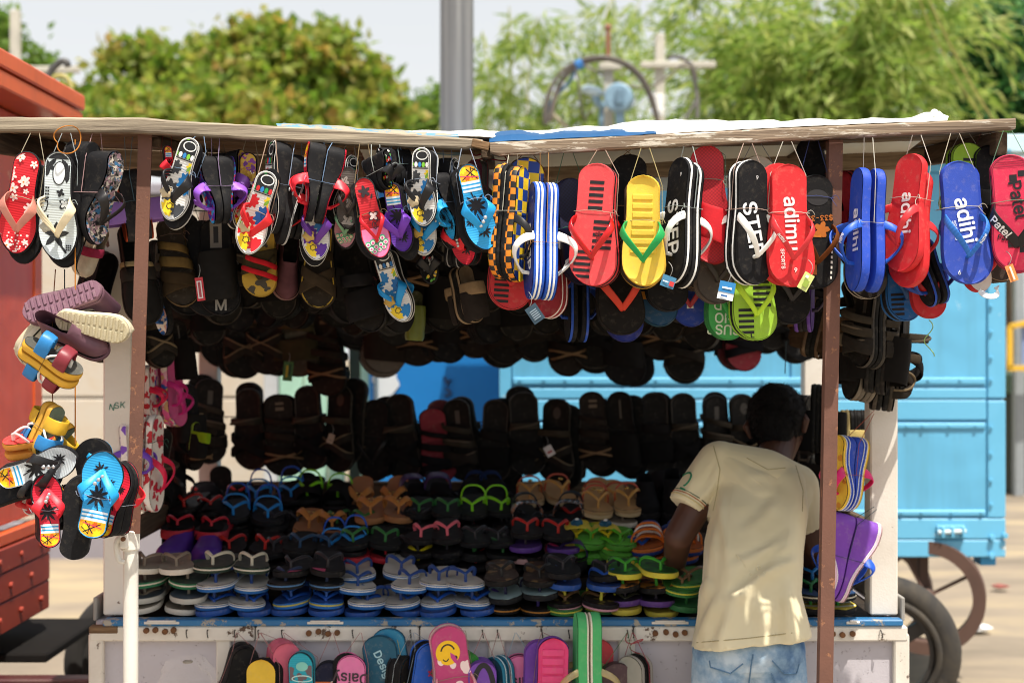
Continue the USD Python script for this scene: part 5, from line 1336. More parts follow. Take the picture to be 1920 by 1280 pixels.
TAUPE = sandal('#2b2420', '#3a322b', sole='#6a6056', foot='#6a6056', n=3)

# ================================================================ front row, hung from the fascia
GROUP = ['footwear hung along the front edge of the roof']
def H(*a, **k):
    if not k.get('group'): k['group'] = GROUP[0]
    return hang(*a, **k)
H('small red flip-flops printed with white petals, dusty pink straps, leftmost under the roof', R_PETAL, (62, 288), (24, 475), 3.06, 8, shift=(.012, -.018))
H('white flip-flops with black lily print, cream strap and silver rose', W_LILY, (121, 288), (106, 488), 3.05, 4, shift=(.006, -.014), cord='#b9c4c6')
H('black wedge flip-flops with grey scrawled footbeds, seen edge-on left of the left pole', BW_WEDGE, (178, 283), (165, 458), 3.07, 62, gap=.004, shift=(0, .02), cord='#c9a0a0')
H('lilac banded slides with orange footbed half hidden by the left rusty pole', LILAC, (238, 318), (262, 452), 3.22, -68, cord='#7fa6b8')
H('white floral wedge flip-flops with black strap tilted, just right of left pole', F_BLACK, (372, 266), (316, 412), 3.05, -4, shift=(.004, -.016), cord='#8aa6c4', bind=.1)
H('purple beaded flip-flops with broad purple straps, seen edge-on', PURP_KID, (402, 292), (414, 420), 3.08, -58, gap=.003, cord='#a58fb4')
H('gold and purple flip-flops hanging half behind the red strapped floral pair', GOLD, (468, 290), (462, 415), 3.16, 10, cord='#d8cfb8')
H('white floral flip-flops with red straps and cream rose, tilted left', F_RED, (507, 325), (456, 474), 3.04, 10, shift=(.006, .012), cord='#d9b8a0', bind=.0)
H('white floral red strapped flip-flops turned edge-on with black soles showing', F_RED, (545, 270), (518, 440), 3.09, -62, gap=.002, shift=(.0, -.02), cord='#a8bcd8')
H('red strapped wedge flip-flops with orange heel seen edge-on in the front row', P_RED, (614, 272), (586, 418), 3.06, -74, gap=.006, cord='#8fb0d8', bind=.02)
H('white and purple floral flip-flops with purple straps and gold rose', F_PURP, (596, 345), (589, 488), 3.11, 6, shift=(-.005, -.012), cord=None)
H('dark grey butterfly flip-flops above the pale pink paisley pair', BUTTER, (655, 316), (648, 430), 3.09, 6, cord='#8a8a86', shift=(.006, -.008))
H('pale pink paisley flip-flops with green straps under the grey butterfly pair', PAISLEY, (652, 350), (644, 466), 3.13, 4, cord=None)
H('red flip-flops with butterfly print, pink scaly toe and red strap', RED_FLY, (681, 337), (711, 486), 3.05, 6, shift=(-.01, .0), cord='#a9926a', bind=.05)
H('tiny black flip-flops with coloured confetti dots, hung high', MULTI_WEDGE, (703, 290), (722, 358), 3.04, 35, cord='#cfd6cf', gap=.004)
H('second tiny confetti flip-flops with black straps, right of the first', MULTI_WEDGE, (738, 278), (746, 345), 3.08, -35, cord='#9fb8b0', gap=.004)
H('purple palm print flip-flops with purple straps and black soles', P_PURP, (742, 345), (757, 474), 3.08, -8, shift=(.004, -.016), cord='#8fb0d8', bind=.1)
H('white floral flip-flops with thin black straps, upright beside the blue palm pair', F_BLACK, (803, 282), (793, 424), 3.04, -14, shift=(-.006, .004), cord='#b8c4d8', bind=.08)
H('blue and white floral flip-flops, toes showing under the black strapped floral pair', F_BLUE, (800, 345), (790, 478), 3.12, 4, cord=None)
H('orange heeled palm flip-flops mostly hidden behind black strapped floral pair', P_BLUE, (766, 312), (784, 440), 3.14, 6, cord='#b8c4d8')
H('blue strapped flip-flops seen edge-on, black cupped heel left of sky-blue palm pair', P_BLUE, (838, 322), (862, 448), 3.09, -60, cord='#6a7a96', gap=.004)
H('sky-blue palm print flip-flops with orange heels and blue straps', P_BLUE, (873, 312), (907, 471), 3.04, 8, shift=(-.012, .0), cord='#b8c4d8', bind=.08)
H('maroon footbed flip-flops with olive soles behind the sky-blue palm pair', flop([(.02, '#4a453c')], ribbed('#5a1a28', 120), '#2a2422'), (898, 300), (892, 420), 3.17, -20, cord='#a03a40')
H('red and pink flip-flops hanging at the join of the two roof planks', P_RED, (858, 360), (880, 498), 3.17, -25, cord=None)
H('black flip-flops with orange checked soles, pair seen edge-on', CHECKB, (962, 312), (950, 528), 3.06, 66, gap=.003, shift=(0, .006), cord='#d8d4c0', bind=.1)
H('yellow and blue checked flip-flops behind the orange checked pair', CHECKB2, (990, 298), (974, 524), 3.13, 4, cord='#a84048')
H('blue flip-flops with white striped edges and white straps, seen edge-on', STRIPE_BLUE, (1021, 342), (1011, 562), 3.05, -78, gap=.004, cord='#c08a4a', bind=-.02)
H('navy ridged slides hanging behind the striped and red barred pairs', NAVY, (1066, 335), (1092, 535), 3.15, 4, cord='#4a9a80')
H('coral red flip-flops with black bar print and clear red straps', RED_BARS, (1128, 309), (1108, 537), 3.05, -16, gap=.004, cord='#d0b8a0', bind=.1)
H('plain black soled flip-flops hanging behind the yellow pair', BLK_FLOP, (1178, 292), (1172, 500), 3.17, 175, cord='#b08048')
H('yellow cushioned flip-flops with wide green straps', YELLOW, (1211, 331), (1204, 537), 3.04, -10, gap=.004, shift=(-.008, -.004), cord='#d8c88a', bind=.08)
H('black STEP flip-flops with white edge stripes, turned almost edge-on', STEP_B, (1292, 297), (1266, 532), 3.06, -62, gap=.003, shift=(0, -.008), cord='#b8c4c0', bind=.1)
H('red ridged slides hanging between the two black white-edged pairs', RED_SLIDE, (1328, 275), (1332, 496), 3.13, -8, cord='#8ab09a', bind=.2)
H('beige soled flip-flops, only the heel showing behind black STEP pair', flop([(.016, '#b8ab94')], '#c4b8a2', '#a89c88', deco=[(outline(rect(-.04, .30, .04, .38), .012), '#6a6052')], width=1.08), (1420, 293), (1424, 500), 3.16, 4, cord='#b0b8c0')
H('black STEP flip-flops with white straps, footbed lettering facing forward', STEP_B, (1404, 302), (1400, 534), 3.04, 24, gap=.004, shift=(0, .0), cord='#d8b8a8', bind=.1)
H('red flip-flops with white adimu lettering in the front row', RED_ADI, (1478, 309), (1476, 539), 3.04, 6, shift=(-.016, .004), cord='#e0dccc', bind=.1)
H('black flip-flops with white stitched rim and orange print, left of right pole', STITCH, (1528, 330), (1520, 541), 3.12, 6, cord='#4a5a9a', bind=.3)
H('plain blue flip-flops with blue straps, seen edge-on right of the right pole', BLUE_EDGE, (1631, 315), (1618, 548), 3.06, -84, gap=.014, cord='#e0dccc', bind=.05)
H('red flip-flops with red straps turned edge-on, lettering at the side', RED_ADI2, (1722, 290), (1692, 512), 3.05, -58, gap=.003, shift=(0, -.03), cord='#e0dccc', bind=.12, pitch=0)
H('blue flip-flops with white adihi lettering and ribbed blue straps', BLUE_ADI, (1794, 303), (1807, 534), 3.04, 4, shift=(.014, .0), cord='#e0d4bc', bind=.12)
H('pink and black Patel flip-flops with black lettered straps, at right edge', PATEL, (1893, 292), (1906, 512), 3.04, -14, gap=.006, cord='#7aa080', bind=.1)
H('lime green flip-flops with black bars behind the blue adihi pair', GREEN_BARS, (1812, 270), (1806, 470), 3.17, 4, cord='#d8d4c0')
H('black slides hanging behind and left of the pink Patel pair', BLK_SLIDE, (1852, 275), (1848, 470), 3.17, 4, cord='#8a4048')
H('brown stitched flip-flops, rounded toe showing below blue adihi pair', BRN_STITCH, (1862, 330), (1864, 530), 3.2, 4, cord=None)
H('black and blue edged flip-flops hanging edge-on below red pair at right', BLUEBLACK, (1725, 450), (1757, 572), 3.12, -70, gap=.008, cord=None)
H('red flip-flops, rounded toe hanging lowest right of the right pole', RED_PLAIN, (1722, 440), (1742, 598), 3.16, -6, cord=None)
H('small red and white flip-flops, toe tip showing under blue adihi pair', flop([(.014, '#c01c24')], '#d8d4d0', '#c01c24'), (1826, 420), (1831, 548), 3.13, 8, cord=None)
H('black slides hung high just left of the right pole', BLK_SLIDE, (1516, 262), (1546, 400), 3.26, -20, cord='#4a5aa0')
H('red mesh trainers behind the right pole, right side', closed('#8a1c22', '#1c1a1a', '#8a1c20'), (1588, 320), (1614, 470), 3.25, -40, cord=None)

H('tiny red and gold flip-flops peeping out right of the left pole', P_RED, (311, 278), (319, 344), 3.14, 20, cord='#a84a40', pair=False)
H('red strapped floral flip-flop behind the purple beaded pair', F_RED, (452, 340), (440, 428), 3.15, 40, cord=None)
H('black wedge flip-flops edge-on behind the gold and purple pair', GOLD, (425, 285), (436, 400), 3.15, 66, cord=None, gap=.003)
H('black soled wedge pair edge-on between the red floral and red strapped pairs', F_PURP, (572, 296), (548, 448), 3.13, -70, cord='#a8bcd8', gap=.003)
H('purple strapped flip-flops edge-on right of the red butterfly pair', P_PURP, (708, 372), (722, 452), 3.14, 60, cord=None)
H('black cupped wedge pair edge-on left of the upright black strapped floral pair', F_BLACK, (778, 290), (770, 424), 3.12, -64, cord=None, gap=.003)
H('white and pink floral flip-flops under the blue strapped edge-on pair', lady(ribbed('#d8c8cc', 120), '#1c1c1e', d_floral('#c83a5a', '#3a9a5a', '#c9508a'), wedge=.014), (838, 380), (846, 466), 3.15, 20, cord=None)
H('black wedge pair edge-on with silver rim right of the floral black strapped pair', F_BLACK, (826, 296), (816, 420), 3.13, 62, cord=None, gap=.003)
H('red ribbon strapped flip-flops behind the orange heeled red pair', F_RED, (640, 292), (628, 420), 3.12, 50, cord=None, gap=.003)

# ================================================================ second row, in the shade behind the front row
GROUP[0] = 'footwear hung in the second row under the roof'
H('black ankle sandals with beige collar behind the left rusty pole', BLK_BOOT, (248, 418), (270, 610), 3.32, 14, cord=None, name='boot_pair', cat='boots')
H('black rubber shoes hanging low behind the purple clogs', closed('#1b1a1b', '#161616'), (196, 470), (150, 640), 3.6, 30, cord=None)
H('brown and tan strappy sandals right of the left pole', BRN_SANDAL, (318, 410), (343, 575), 3.36, 10, cord='#9a7a6a', bind=.3)
H('black slides with a grey M on the toe and a red tag', M_SLIDE, (408, 412), (412, 592), 3.36, 6, shift=(-.035, -.0), cord='#7a7a78')
H('yellow flip-flops with brown camouflage and two red tabs', YEL_CAMO, (500, 400), (480, 556), 3.3, 6, cord=None)
H('dusty maroon laced shoes hanging beside the camouflage pair', MAROON, (545, 425), (530, 562), 3.38, 14, cord=None)
H('brown crossed strap sandals with yellow edging', BRN_CROSS, (604, 415), (592, 578), 3.34, 4, cord=None)
H('black sport sandals tied with a red cord, left of blue floral pair', sandal('#1c1b1c', '#252426', n=1), (668, 450), (702, 622), 3.42, -20, cord='#8a3a44', shift=(.02, .01))
H('black trainers with ribbed soles hanging slanted behind the red-corded pair', closed('#1a1a1b', '#1a1a1a', '#242424'), (690, 440), (742, 628), 3.50, 40, cord=None)
H('blue and white floral flip-flops with blue strap and gold rose, hanging low', F_BLUE, (722, 468), (757, 603), 3.26, -6, cord=None)
H('black flip-flops with bright cartoon-like colour patches', CARTOON, (798, 440), (806, 532), 3.3, 4, cord=None)
H('black flip-flops with silver edge lines below the maroon footbed pair', flop([(.010, '#17171a'), (.002, '#a8a8aa'), (.006, '#17171a')], '#1a1a1c', '#232325'), (862, 410), (850, 500), 3.26, 70, cord=None)
H('tan and black buckled sandals dangling by their straps', sandal('#2c2724', '#8a7458', foot='#6a583f', n=1), (862, 500), (884, 606), 3.36, 30, cord=None)
H('olive green slides hanging in the middle shade', slide('#3a3d1c', '#5a6420', wid=.09), (782, 545), (776, 640), 3.7, 4, cord=None)
H('red flip-flops with black bars, toe showing left of striped blue pair', RED2_BARS, (962, 380), (950, 580), 3.18, 8, cord=None)
H('maroon flip-flops with white edge lines behind striped blue pair', flop([(.008, '#8a1a26'), (.003, '#e2dcd8'), (.006, '#8a1a26')], '#8e1c28', '#7a1620'), (1040, 400), (1020, 596), 3.2, -30, cord=None)
H('blue edged black flip-flops hanging edge-on under the navy slides', BLUEBLACK, (1084, 440), (1080, 641), 3.3, -82, gap=.010, cord=None)
H('black textured flip-flops with orange-red strap under the coral pair', BLK_RED, (1150, 420), (1163, 628), 3.24, 4, cord=None)
H('dark blue flip-flops, only the toe showing below orange-red strapped pair', flop([(.018, '#1a2470')], '#1e2c80', '#161c50'), (1160, 450), (1168, 642), 3.30, 4, cord=None)
H('black flip-flops hanging under the yellow cushioned pair', BLK_FLOP, (1242, 400), (1248, 584), 3.22, 6, cord=None)
H('black, blue and orange flip-flops under the plain black pair', flop([(.012, '#1d1a18'), (.008, '#19475e')], '#16466a', '#1a1614', deco=[(rect(-.2, -.22, .2, -.14), '#c07a1e'), (rect(-.2, -.14, .2, .6), '#161616')], width=1.05), (1228, 430), (1231, 612), 3.30, 0, cord=None)
H('brown stitched flip-flops below the first black STEP pair', BRN_STITCH, (1300, 380), (1300, 545), 3.2, 8, cord=None)
H('grey textured flip-flops carrying a blue and white tag', GREY_FLOP, (1334, 380), (1338, 570), 3.17, 8, cord=None)
H('dark blue flip-flops with a small white sticker at the toe', BLUE_TAG, (1286, 440), (1292, 613), 3.3, -4, cord=None)
H('green flip-flops with pale upside-down lettering', GREEN_TXT, (1362, 440), (1356, 638), 3.24, 10, cord=None)
H('lime green flip-flops with black bars hanging low in the middle', GREEN_BARS, (1404, 430), (1410, 638), 3.18, 6, cord=None)
H('thick black flip-flops under the red adimu pair', BLK_FLOP, (1466, 410), (1474, 608), 3.2, 10, cord=None)
H('purple edged black flip-flops seen edge-on left of right pole', PURP_EDGE, (1510, 440), (1506, 622), 3.26, 72, cord=None)
H('black flip-flops with pale rim, toe showing under plain blue pair', flop([(.012, '#1b1918'), (.002, '#b8ae9e'), (.006, '#231e1b')], '#221d1a', '#1b1816', width=1.1), (1618, 380), (1620, 560), 3.2, 4, cord=None)
H('dark blue flip-flops with black bars behind the red edge-on pair', BLUE_BARS, (1680, 420), (1690, 602), 3.24, 10, cord=None)
H('black and yellow flip-flops hanging behind the blue barred pair', flop([(.010, '#19181a'), (.008, '#c8a81c')], '#1c1b1c', '#c8a81c'), (1712, 430), (1728, 585), 3.30, -20, cord=None)
# black sandals bunched on the right post
for k, (a, e, y_, w_) in enumerate((((1640, 545), (1622, 690), -60, 'leftmost of the bunch'), ((1662, 540), (1640, 738), 70, 'longest of the bunch'), ((1636, 560), (1606, 752), -78, 'slanting, pale-edged sole'), ((1668, 600), (1652, 770), 80, 'lowest, serrated sole'), ((1682, 560), (1672, 742), 62, 'rightmost, with pale stripes'), ((1600, 520), (1632, 640), 20, 'uppermost, wide straps'))):
    H('black sandals bunched at the right white post, ' + w_, DARK[(0, 3, 1, 2, 6, 0)[k]] if k != 2 else sandal('#1a1817', '#6a6052', sole='#5a5246', n=1), a, e, 3.42 + .05 * k, y_, cord=None, gap=.004)
H('dark patterned sandals hanging left of the bunch at right pole', sandal('#3a2c20', '#5a4430', foot='#4a3624', n=0), (1545, 560), (1520, 670), 3.66, 60, cord=None)
H('brown slides hanging behind the right pole', sandal('#4a3a28', '#5c4830', sole='#6a5638', foot='#4a3824', n=3), (1590, 600), (1585, 720), 3.75, 10, cord=None)
H('black slides seen edge-on with a pale tab, behind right pole', sandal('#171717', '#1c1c1c', n=3), (1540, 720), (1536, 850), 3.95, 75, cord=None)

# ================================================================ bunches hanging outside the left pole
GROUP[0] = 'footwear bunched outside the left pole'
H('cream trainers with ridged soles turned outward, left outside bunch', closed('#c9c0a6', '#c2b795', '#cfc6ac', h=.055, ankle=.06, th=.03, lining='#8a8068'), (102, 600), (240, 620), 3.0, 172, pair=False, cord=None, name='trainer', cat='trainer', pitch=0)
H('second cream trainer sole-down behind the purple boots', closed('#c9c0a6', '#c9bea0', '#d2c9b0', h=.055, ankle=.06, th=.03), (140, 540), (30, 668), 3.12, 60, pair=False, cord=None, name='trainer', cat='trainer')
H('dusty purple rubber shoe with patterned sole facing out, upper one', closed(rubber('#5f4450'), '#7a5766', '#6a4a58', h=.075, ankle=.09, th=.022, treads=True), (188, 535), (42, 592), 3.04, 158, pair=False, cord=None, name='rubber_shoe', cat='rubber shoe')
H('dusty purple rubber shoe hanging below the cream ridged sole', closed(rubber('#6a4b58'), '#5f4450', '#66485a', h=.075, ankle=.09, th=.022), (84, 618), (204, 668), 3.07, 20, pair=False, cord=None, name='rubber_shoe', cat='rubber shoe')
KID1 = dict(layers=[(.016, foam('#d9a419'))], foot=foam('#4a4a44'), width=1.1, straps=[B_(rubber('#7a2a34'), -.2, -.15, .03, .035), B_(rubber('#2a78b4'), .15, .2, .03, .04), T_(rubber('#d8d8d2'), w0=.005, w1=.004, h=.022)], name='kids_sandal', cat='sandals')
KID2 = dict(layers=[(.016, foam('#c9961c'))], foot=foam('#5a6a5a'), width=1.1, straps=[B_(rubber('#2a78b4'), -.2, -.15, .03, .035), B_(rubber('#c9a02a'), .15, .2, .03, .04), T_(rubber('#d8d8d2'), w0=.005, w1=.004, h=.022)], name='kids_sandal', cat='sandals')
KID3 = dict(layers=[(.014, foam('#e08f24'))], foot=foam('#c9302c'), width=1.1, straps=[T_(rubber('#e6c8c4'), w0=.005, w1=.004, h=.022)], name='kids_sandal', cat='sandals')
H("child's yellow, blue and maroon sandals tied below the cream trainers", KID1, (48, 648), (140, 712), 2.98, 65, gap=.006, cord='#5a3a2a', anchors=None, Lm=.14)
H("child's yellow and blue sandals bundled at the top of the lower bunch", KID2, (100, 770), (72, 842), 3.0, 50, gap=.006, cord='#8a7a5a', anchors=None, Lm=.12)
H("child's yellow sandals lying crosswise under the blue strapped bundle", KID2, (118, 800), (66, 850), 3.03, 80, gap=.006, cord=None, Lm=.12)
H("child's orange sandals at the left of the lower bunch", KID3, (88, 835), (26, 838), 3.0, -62, gap=.01, cord=None, Lm=.11)
H('palm print flip-flop with orange heel lying sideways, black strap, lower left bunch', dict(P_BLACK, width=1.15), (14, 886), (140, 858), 2.98, -12, pair=False, cord=None, Lm=.165)
H('red palm flip-flops hanging heel-down with red straps, lower left bunch', dict(P_RED, width=1.1), (88, 1022), (88, 886), 2.96, -24, gap=.003, cord='#c9d4e6', anchors=None, bind=-.02)
H('sky-blue palm flip-flops hanging heel-down in the middle of the lower bunch', dict(P_BLUE, width=1.3), (170, 1002), (206, 845), 2.93, -10, gap=.003, cord='#c9d4e6', anchors=None, bind=.02, shift=(.03, .06))
H('red palm flip-flops hanging heel-down against the left pole', dict(P_RED, width=1.2), (204, 1004), (236, 866), 3.02, 14, gap=.003, cord='#c9d4e6', anchors=None)
H('black flip-flops with sole showing a blue plug, top of lower bunch', flop([(.016, '#1b1b1d')], '#2299d2', '#2299d2', width=1.3, extra=[('stud', rubber('#2299d2'), {'at': [(0, -.27, -.019, .008)]})]), (182, 972), (166, 822), 3.0, 190, cord=None, pair=False)
H('black flip-flops with dotted heel block pointing left, lower bunch', flop([(.018, '#1d1d1f')], '#1f1f21', '#1f1f21', deco=d_dots('#0c0c0d', 12, 4, (.012, .016))), (20, 925), (80, 905), 3.0, 20, pair=False, cord=None, Lm=.16)
H('black wedge flip-flops edge-on in the centre of the lower bunch', lady(foam('#b8861e'), '#1c1c1e', (), wedge=.03), (150, 985), (132, 905), 2.99, 60, cord=None, gap=.003)
H('black flip-flop, rounded toe hanging lowest behind the blue palm pair', flop([(.016, '#23252b')], '#2a2c33', '#2a2c33', deco=[(rect(-.06, -.5, .06, -.46), '#b8b8b4')]), (150, 950), (158, 1020), 3.05, 6, pair=False, cord=None)
H('white and red flip-flops glimpsed behind the red palm pair', flop([(.014, '#e0d8d4')], '#e6e0da', '#c02a30', deco=d_camo('#c8303a', 4, 14)), (40, 900), (60, 965), 3.06, 10, cord=None)
H('cream trainer with a maroon stripe hanging toe-down behind the white lily pair', closed('#b9ae98', '#c2b795', '#cfc6ac', h=.055, ankle=.06, th=.028, treads=False, extra=[B_(cloth('#8a2a44'), -.02, .05, .02, .062, name='side_stripe')]), (172, 420), (142, 514), 3.22, 40, pair=False, cord=None, name='trainer', cat='trainer')
H('black flip-flops with grey lined footbed crossing the top of the lower bunch', flop([(.014, '#1b1b1d')], ribbed('#6a7076', 120), '#1c1c1e'), (150, 850), (66, 890), 3.02, 30, cord=None)

# ================================================================ inside, left side: hung along the side rail
GROUP[0] = 'footwear hung along the inside left'
WR = flop([(.016, foam('#e0d6ce'))], '#e6ddd4', '#d0204a', deco=d_camo('#c03040', 5, 16), extra=[])
WR['layers'] = [(.017, patches('white_red_edge', ['#e6ddd6', '#e6ddd6', '#e6ddd6', '#c02a34', '#e6ddd6'], 70))]
WP_ = flop([(.016, '#e0d6ce')], '#e6ddd4', '#6a3fb0'); WP_['layers'] = [(.017, patches('white_purple_edge', ['#e6ddd6', '#e6ddd6', '#7a4ab8', '#e6ddd6'], 60))]
PINKC = flop([(.016, '#d0508a')], '#d0508a', '#c02a7a'); PINKC['layers'] = [(.018, patches('pink_camo', ['#d65a92', '#e0a8b8', '#c9a070', '#2f4f9c', '#d65a92', '#e6d8cc'], 80))]
BLUEFL = lady(patches('blue_petals', ['#12508c', '#1a68a8', '#12508c', '#c9a08a', '#12508c', '#d8cfc0'], 90), '#12508c', (), wedge=.01)
H('blue petal-print flip-flops hanging behind the left pole in shade', BLUEFL, (306, 520), (316, 628), 3.55, -40, cord=None, pair=False)
H('pink camouflage flip-flops seen edge-on at left, tall pair', PINKC, (302, 658), (308, 790), 3.9, 82, gap=.014, cord=None)
H('pink camouflage flip-flops just right of the tall pink pair', PINKC, (322, 690), (326, 800), 4.1, 60, gap=.006, cord=None)
H('white and red flip-flops edge-on, upper pair beside left pole', WR, (268, 684), (272, 784), 3.85, 84, gap=.012, cord=None)
H('white flip-flops with red print and hot-pink strap, long pair at left', WR, (283, 776), (276, 960), 3.75, 80, gap=.010, cord='#3a6a5a', anchors=None, bind=.22)
H('white and purple flip-flops edge-on, half behind left pole', WP_, (244, 790), (252, 915), 3.7, 84, gap=.008, cord=None)
for k, (a, e, dd, y_, lab) in enumerate((((196, 560), (190, 680), 3.75, 40, 'behind the purple rubber shoes'), ((238, 560), (228, 690), 3.8, 60, 'just left of left pole'), ((282, 560), (300, 690), 3.8, 30, 'just right of left pole'),
        ((330, 600), (345, 710), 4.0, 20, 'beside the pink pairs'), ((345, 720), (350, 850), 4.2, 40, 'right of the pink pairs'), ((368, 760), (352, 880), 4.3, 60, 'right of the hot-pink strap'), ((300, 800), (268, 960), 4.1, 60, 'lowest by the left rail'), ((330, 830), (318, 965), 4.3, 70, 'pointing down at the left rail'), ((300, 450), (296, 560), 3.6, 50, 'high behind left pole'))):
    H('black sandals hung along the left side, ' + lab, DARK[k % len(DARK)], a, e, dd, y_, cord=None)
H('black sandals with lime lining hung along the left side', sandal('#1a1918', '#7a9a1e', n=1), (362, 790), (356, 850), 4.15, 50, cord=None, pair=False)

# ================================================================ inside, right side
GROUP[0] = 'footwear hung along the inside right'
BY = lady(foam('#e3b91a'), '#d81e6a', d_dots('#c9862a', 8, 3), wedge=.022, sole='#1440b0')
BY['layers'] = [(.004, foam('#1440b0')), (.002, foam('#e8ecf2')), (.010, foam('#1440b0')), (.002, foam('#e8ecf2')), (.008, foam('#e3b91a'))]
H('blue and yellow wedge flip-flops with pink straps, hung by the right post', BY, (1598, 818), (1578, 956), 3.6, -52, gap=.004, cord='#c0583a', anchors=[(1640, 770), (1640, 775)], bind=.0)
PW = lady(foam('#c9a6a0'), '#1c50c0', (), wedge=.045, sole='#7a3fae')
PW['layers'] = [(.012, foam('#7a3fae')), (.003, foam('#eee2e6')), (.006, foam('#e6c0d0'))]
H('purple and white wedge flip-flops with blue straps, hung below the blue yellow pair', PW, (1604, 968), (1560, 1124), 3.6, -84, gap=.004, cord='#2a4a4a', anchors=[(1640, 950), (1645, 955)], bind=.02)
for k in range(5):
    H('black flip-flops hanging edge-on in a tight row by the right post, %s from left' % ('first', 'second', 'third', 'fourth', 'fifth')[k], DARK[7] if k else sandal('#1a1a18', '#b8a468', sole='#b8a468', n=1), (1574 + 13 * k, 768), (1576 + 13 * k, 880), 4.0 + .03 * k, 84, pair=k == 0, cord=None, gap=.006)
for k, (a, e, dd, y_) in enumerate((((1510, 740), (1500, 900), 4.4, 50), ((1535, 850), (1505, 960), 4.35, 60), ((1500, 880), (1530, 985), 4.5, -40), ((1560, 840), (1545, 940), 4.2, 60))):
    H('black sandals in the shade right of the person, ' + ('uppermost', 'left, slanting', 'lowest, slanting right', 'against the right pole')[k], DARK[(0, 6, 2, 1)[k]], a, e, dd, y_, cord=None)

# ================================================================ rows of dark sandals at the back
ORD = ['first', 'second', 'third', 'fourth', 'fifth', 'sixth', 'seventh', 'eighth', 'ninth', 'tenth', 'eleventh', 'twelfth', 'thirteenth', 'fourteenth', 'fifteenth', 'sixteenth', 'seventeenth', 'eighteenth', 'nineteenth', 'twentieth', 'twenty-first', 'twenty-second', 'twenty-third', 'twenty-fourth']
rr = random.Random(3)
upper_row = [(360, 660), (408, 686), (452, 710), (500, 702), (556, 706), (618, 742), (668, 650), (716, 700), (776, 686), (836, 681), (890, 671), (946, 683), (1000, 676), (1058, 706), (1112, 691), (1171, 723), (1234, 676), (1281, 713), (1336, 656), (1388, 696), (1440, 656), (1500, 676)]
for k, (px, yb) in enumerate(upper_row):
    sp = {4: OLIVE, 7: TAUPE, 19: REDBLK, 5: DARK[5], 13: DARK[5], 10: DARK[5]}.get(k, DARK[rr.randrange(len(DARK))])
    look = {4: 'olive strapped', 7: 'taupe', 19: 'dark red and black', 5: 'dark brown', 13: 'dark brown', 10: 'dark brown'}.get(k, 'black')
    tilt = rr.uniform(-9, 9)
    sp = dict(sp, width=rr.uniform(1.12, 1.32))
    H(f'{look} sandals, {ORD[k]} from left in the upper back row', sp, (px + tilt, yb - 168), (px, yb), 4.86, rr.uniform(-28, 28), group='dark sandals of the upper back row', cord='#3a342c', anchors=[(px - 5, yb - 205), (px + 7, yb - 205)], twist=rr.uniform(-7, 7), shift=(rr.uniform(-.02, .02), rr.uniform(-.02, .01)))
low = [(388, 708, 868, 0), (474, 730, 880, 6), (526, 740, 892, 5), (584, 716, 880, 6), (640, 726, 884, 2), (704, 740, 900, 7), (757, 738, 900, 6), (817, 756, 906, 'r'), (868, 741, 900, 0), (928, 744, 902, 1), (985, 737, 890, 6), (1046, 740, 906, 2), (1115, 731, 884, 5), (1172, 737, 890, 3), (1232, 735, 890, 1), (1283, 740, 890, 6), (1340, 737, 890, 0), (1392, 738, 888, 2), (1432, 742, 884, 1)]
for k, (px, ya, yb, s_) in enumerate(low):
    sp = REDBLK if s_ == 'r' else DARK[s_]
    look = 'red and black' if s_ == 'r' else ('brown' if s_ == 5 else 'black')
    sp = dict(sp, width=rr.uniform(1.08, 1.28))
    lean = rr.uniform(-9, 9); ya += rr.uniform(-6, 10)
    H(f'{look} strappy sandals, {ORD[k]} from left in the lower back row', sp, (px + lean, ya), (px - lean * .6, yb), 4.88, rr.uniform(-30, 30), group='dark sandals of the lower back row', cord='#3a342c', anchors=[(px - 5, ya + 45), (px + 7, ya + 45)], twist=rr.uniform(-9, 9), shift=(rr.uniform(-.03, .03), rr.uniform(-.02, .03)))
# rows between the front row and the back row, deep in shade
for row, (dd, y0, pxs, nm) in enumerate(((3.75, 600, range(340, 1530, 62), 'third row'), (4.3, 640, range(330, 1530, 58), 'fourth row'))):
    for k, px in enumerate(pxs):
        px = px + rr.uniform(-10, 10); yb = y0 + rr.uniform(-28, 22); ln = .27 * FPX / dd
        H(f'black sandals deep in shade under the roof, {ORD[k]} from left in the {nm}', DARK[rr.randrange(len(DARK))], (px + rr.uniform(-8, 8), yb - ln), (px, yb), dd, rr.uniform(-40, 40), group=f'shaded sandals of the {nm}', cord='#3a342c', anchors=[(px - 5, yb - ln - 40), (px + 5, yb - ln - 40)])

# ================================================================ pairs hung on the front of the counter
GROUP[0] = 'footwear hung on the counter front'
def C(label, spec, heel, toe, yaw=0, d=3.6, nail=None, cord='#c08a86', **k):
    H(label, spec, heel, toe, d, yaw, cord=cord if nail else None, anchors=[(nail, 1186), (nail + 2, 1186)] if nail else None, **k)
C('black slides tilted left, leftmost on the counter front', slide('#1f1f20', '#19191a', wid=.06), (466, 1208), (412, 1385), 22, nail=442)
C('yellow slides with black bubble print, hung on the counter front', slide('#dcb41e', '#d8b01c', deco=d_bubbles()), (496, 1230), (492, 1428), 0, d=3.57, nail=486, shift=(.012, -.006))
C('pink rubber slides tilted, behind the yellow bubble pair', slide('#d8647c', '#d25a74', sole='#cf5f78', wid=.09), (536, 1199), (515, 1390), 25, d=3.61, nail=486)
C('teal flip-flops with grey and mint print, hung on the counter front', lady(ribbed('#1f9fb4', 120), '#1a8fa4', d_camo('#6a5a60', 6, 12) + [(ell(0, .36, .06, .045), '#7fc4b8'), (outline(ell(0, .24, .10, .03), .01), '#bfe0dc')], sole='#1a93a8'), (572, 1216), (574, 1405), -4, nail=530, shift=(-.02, -.01))
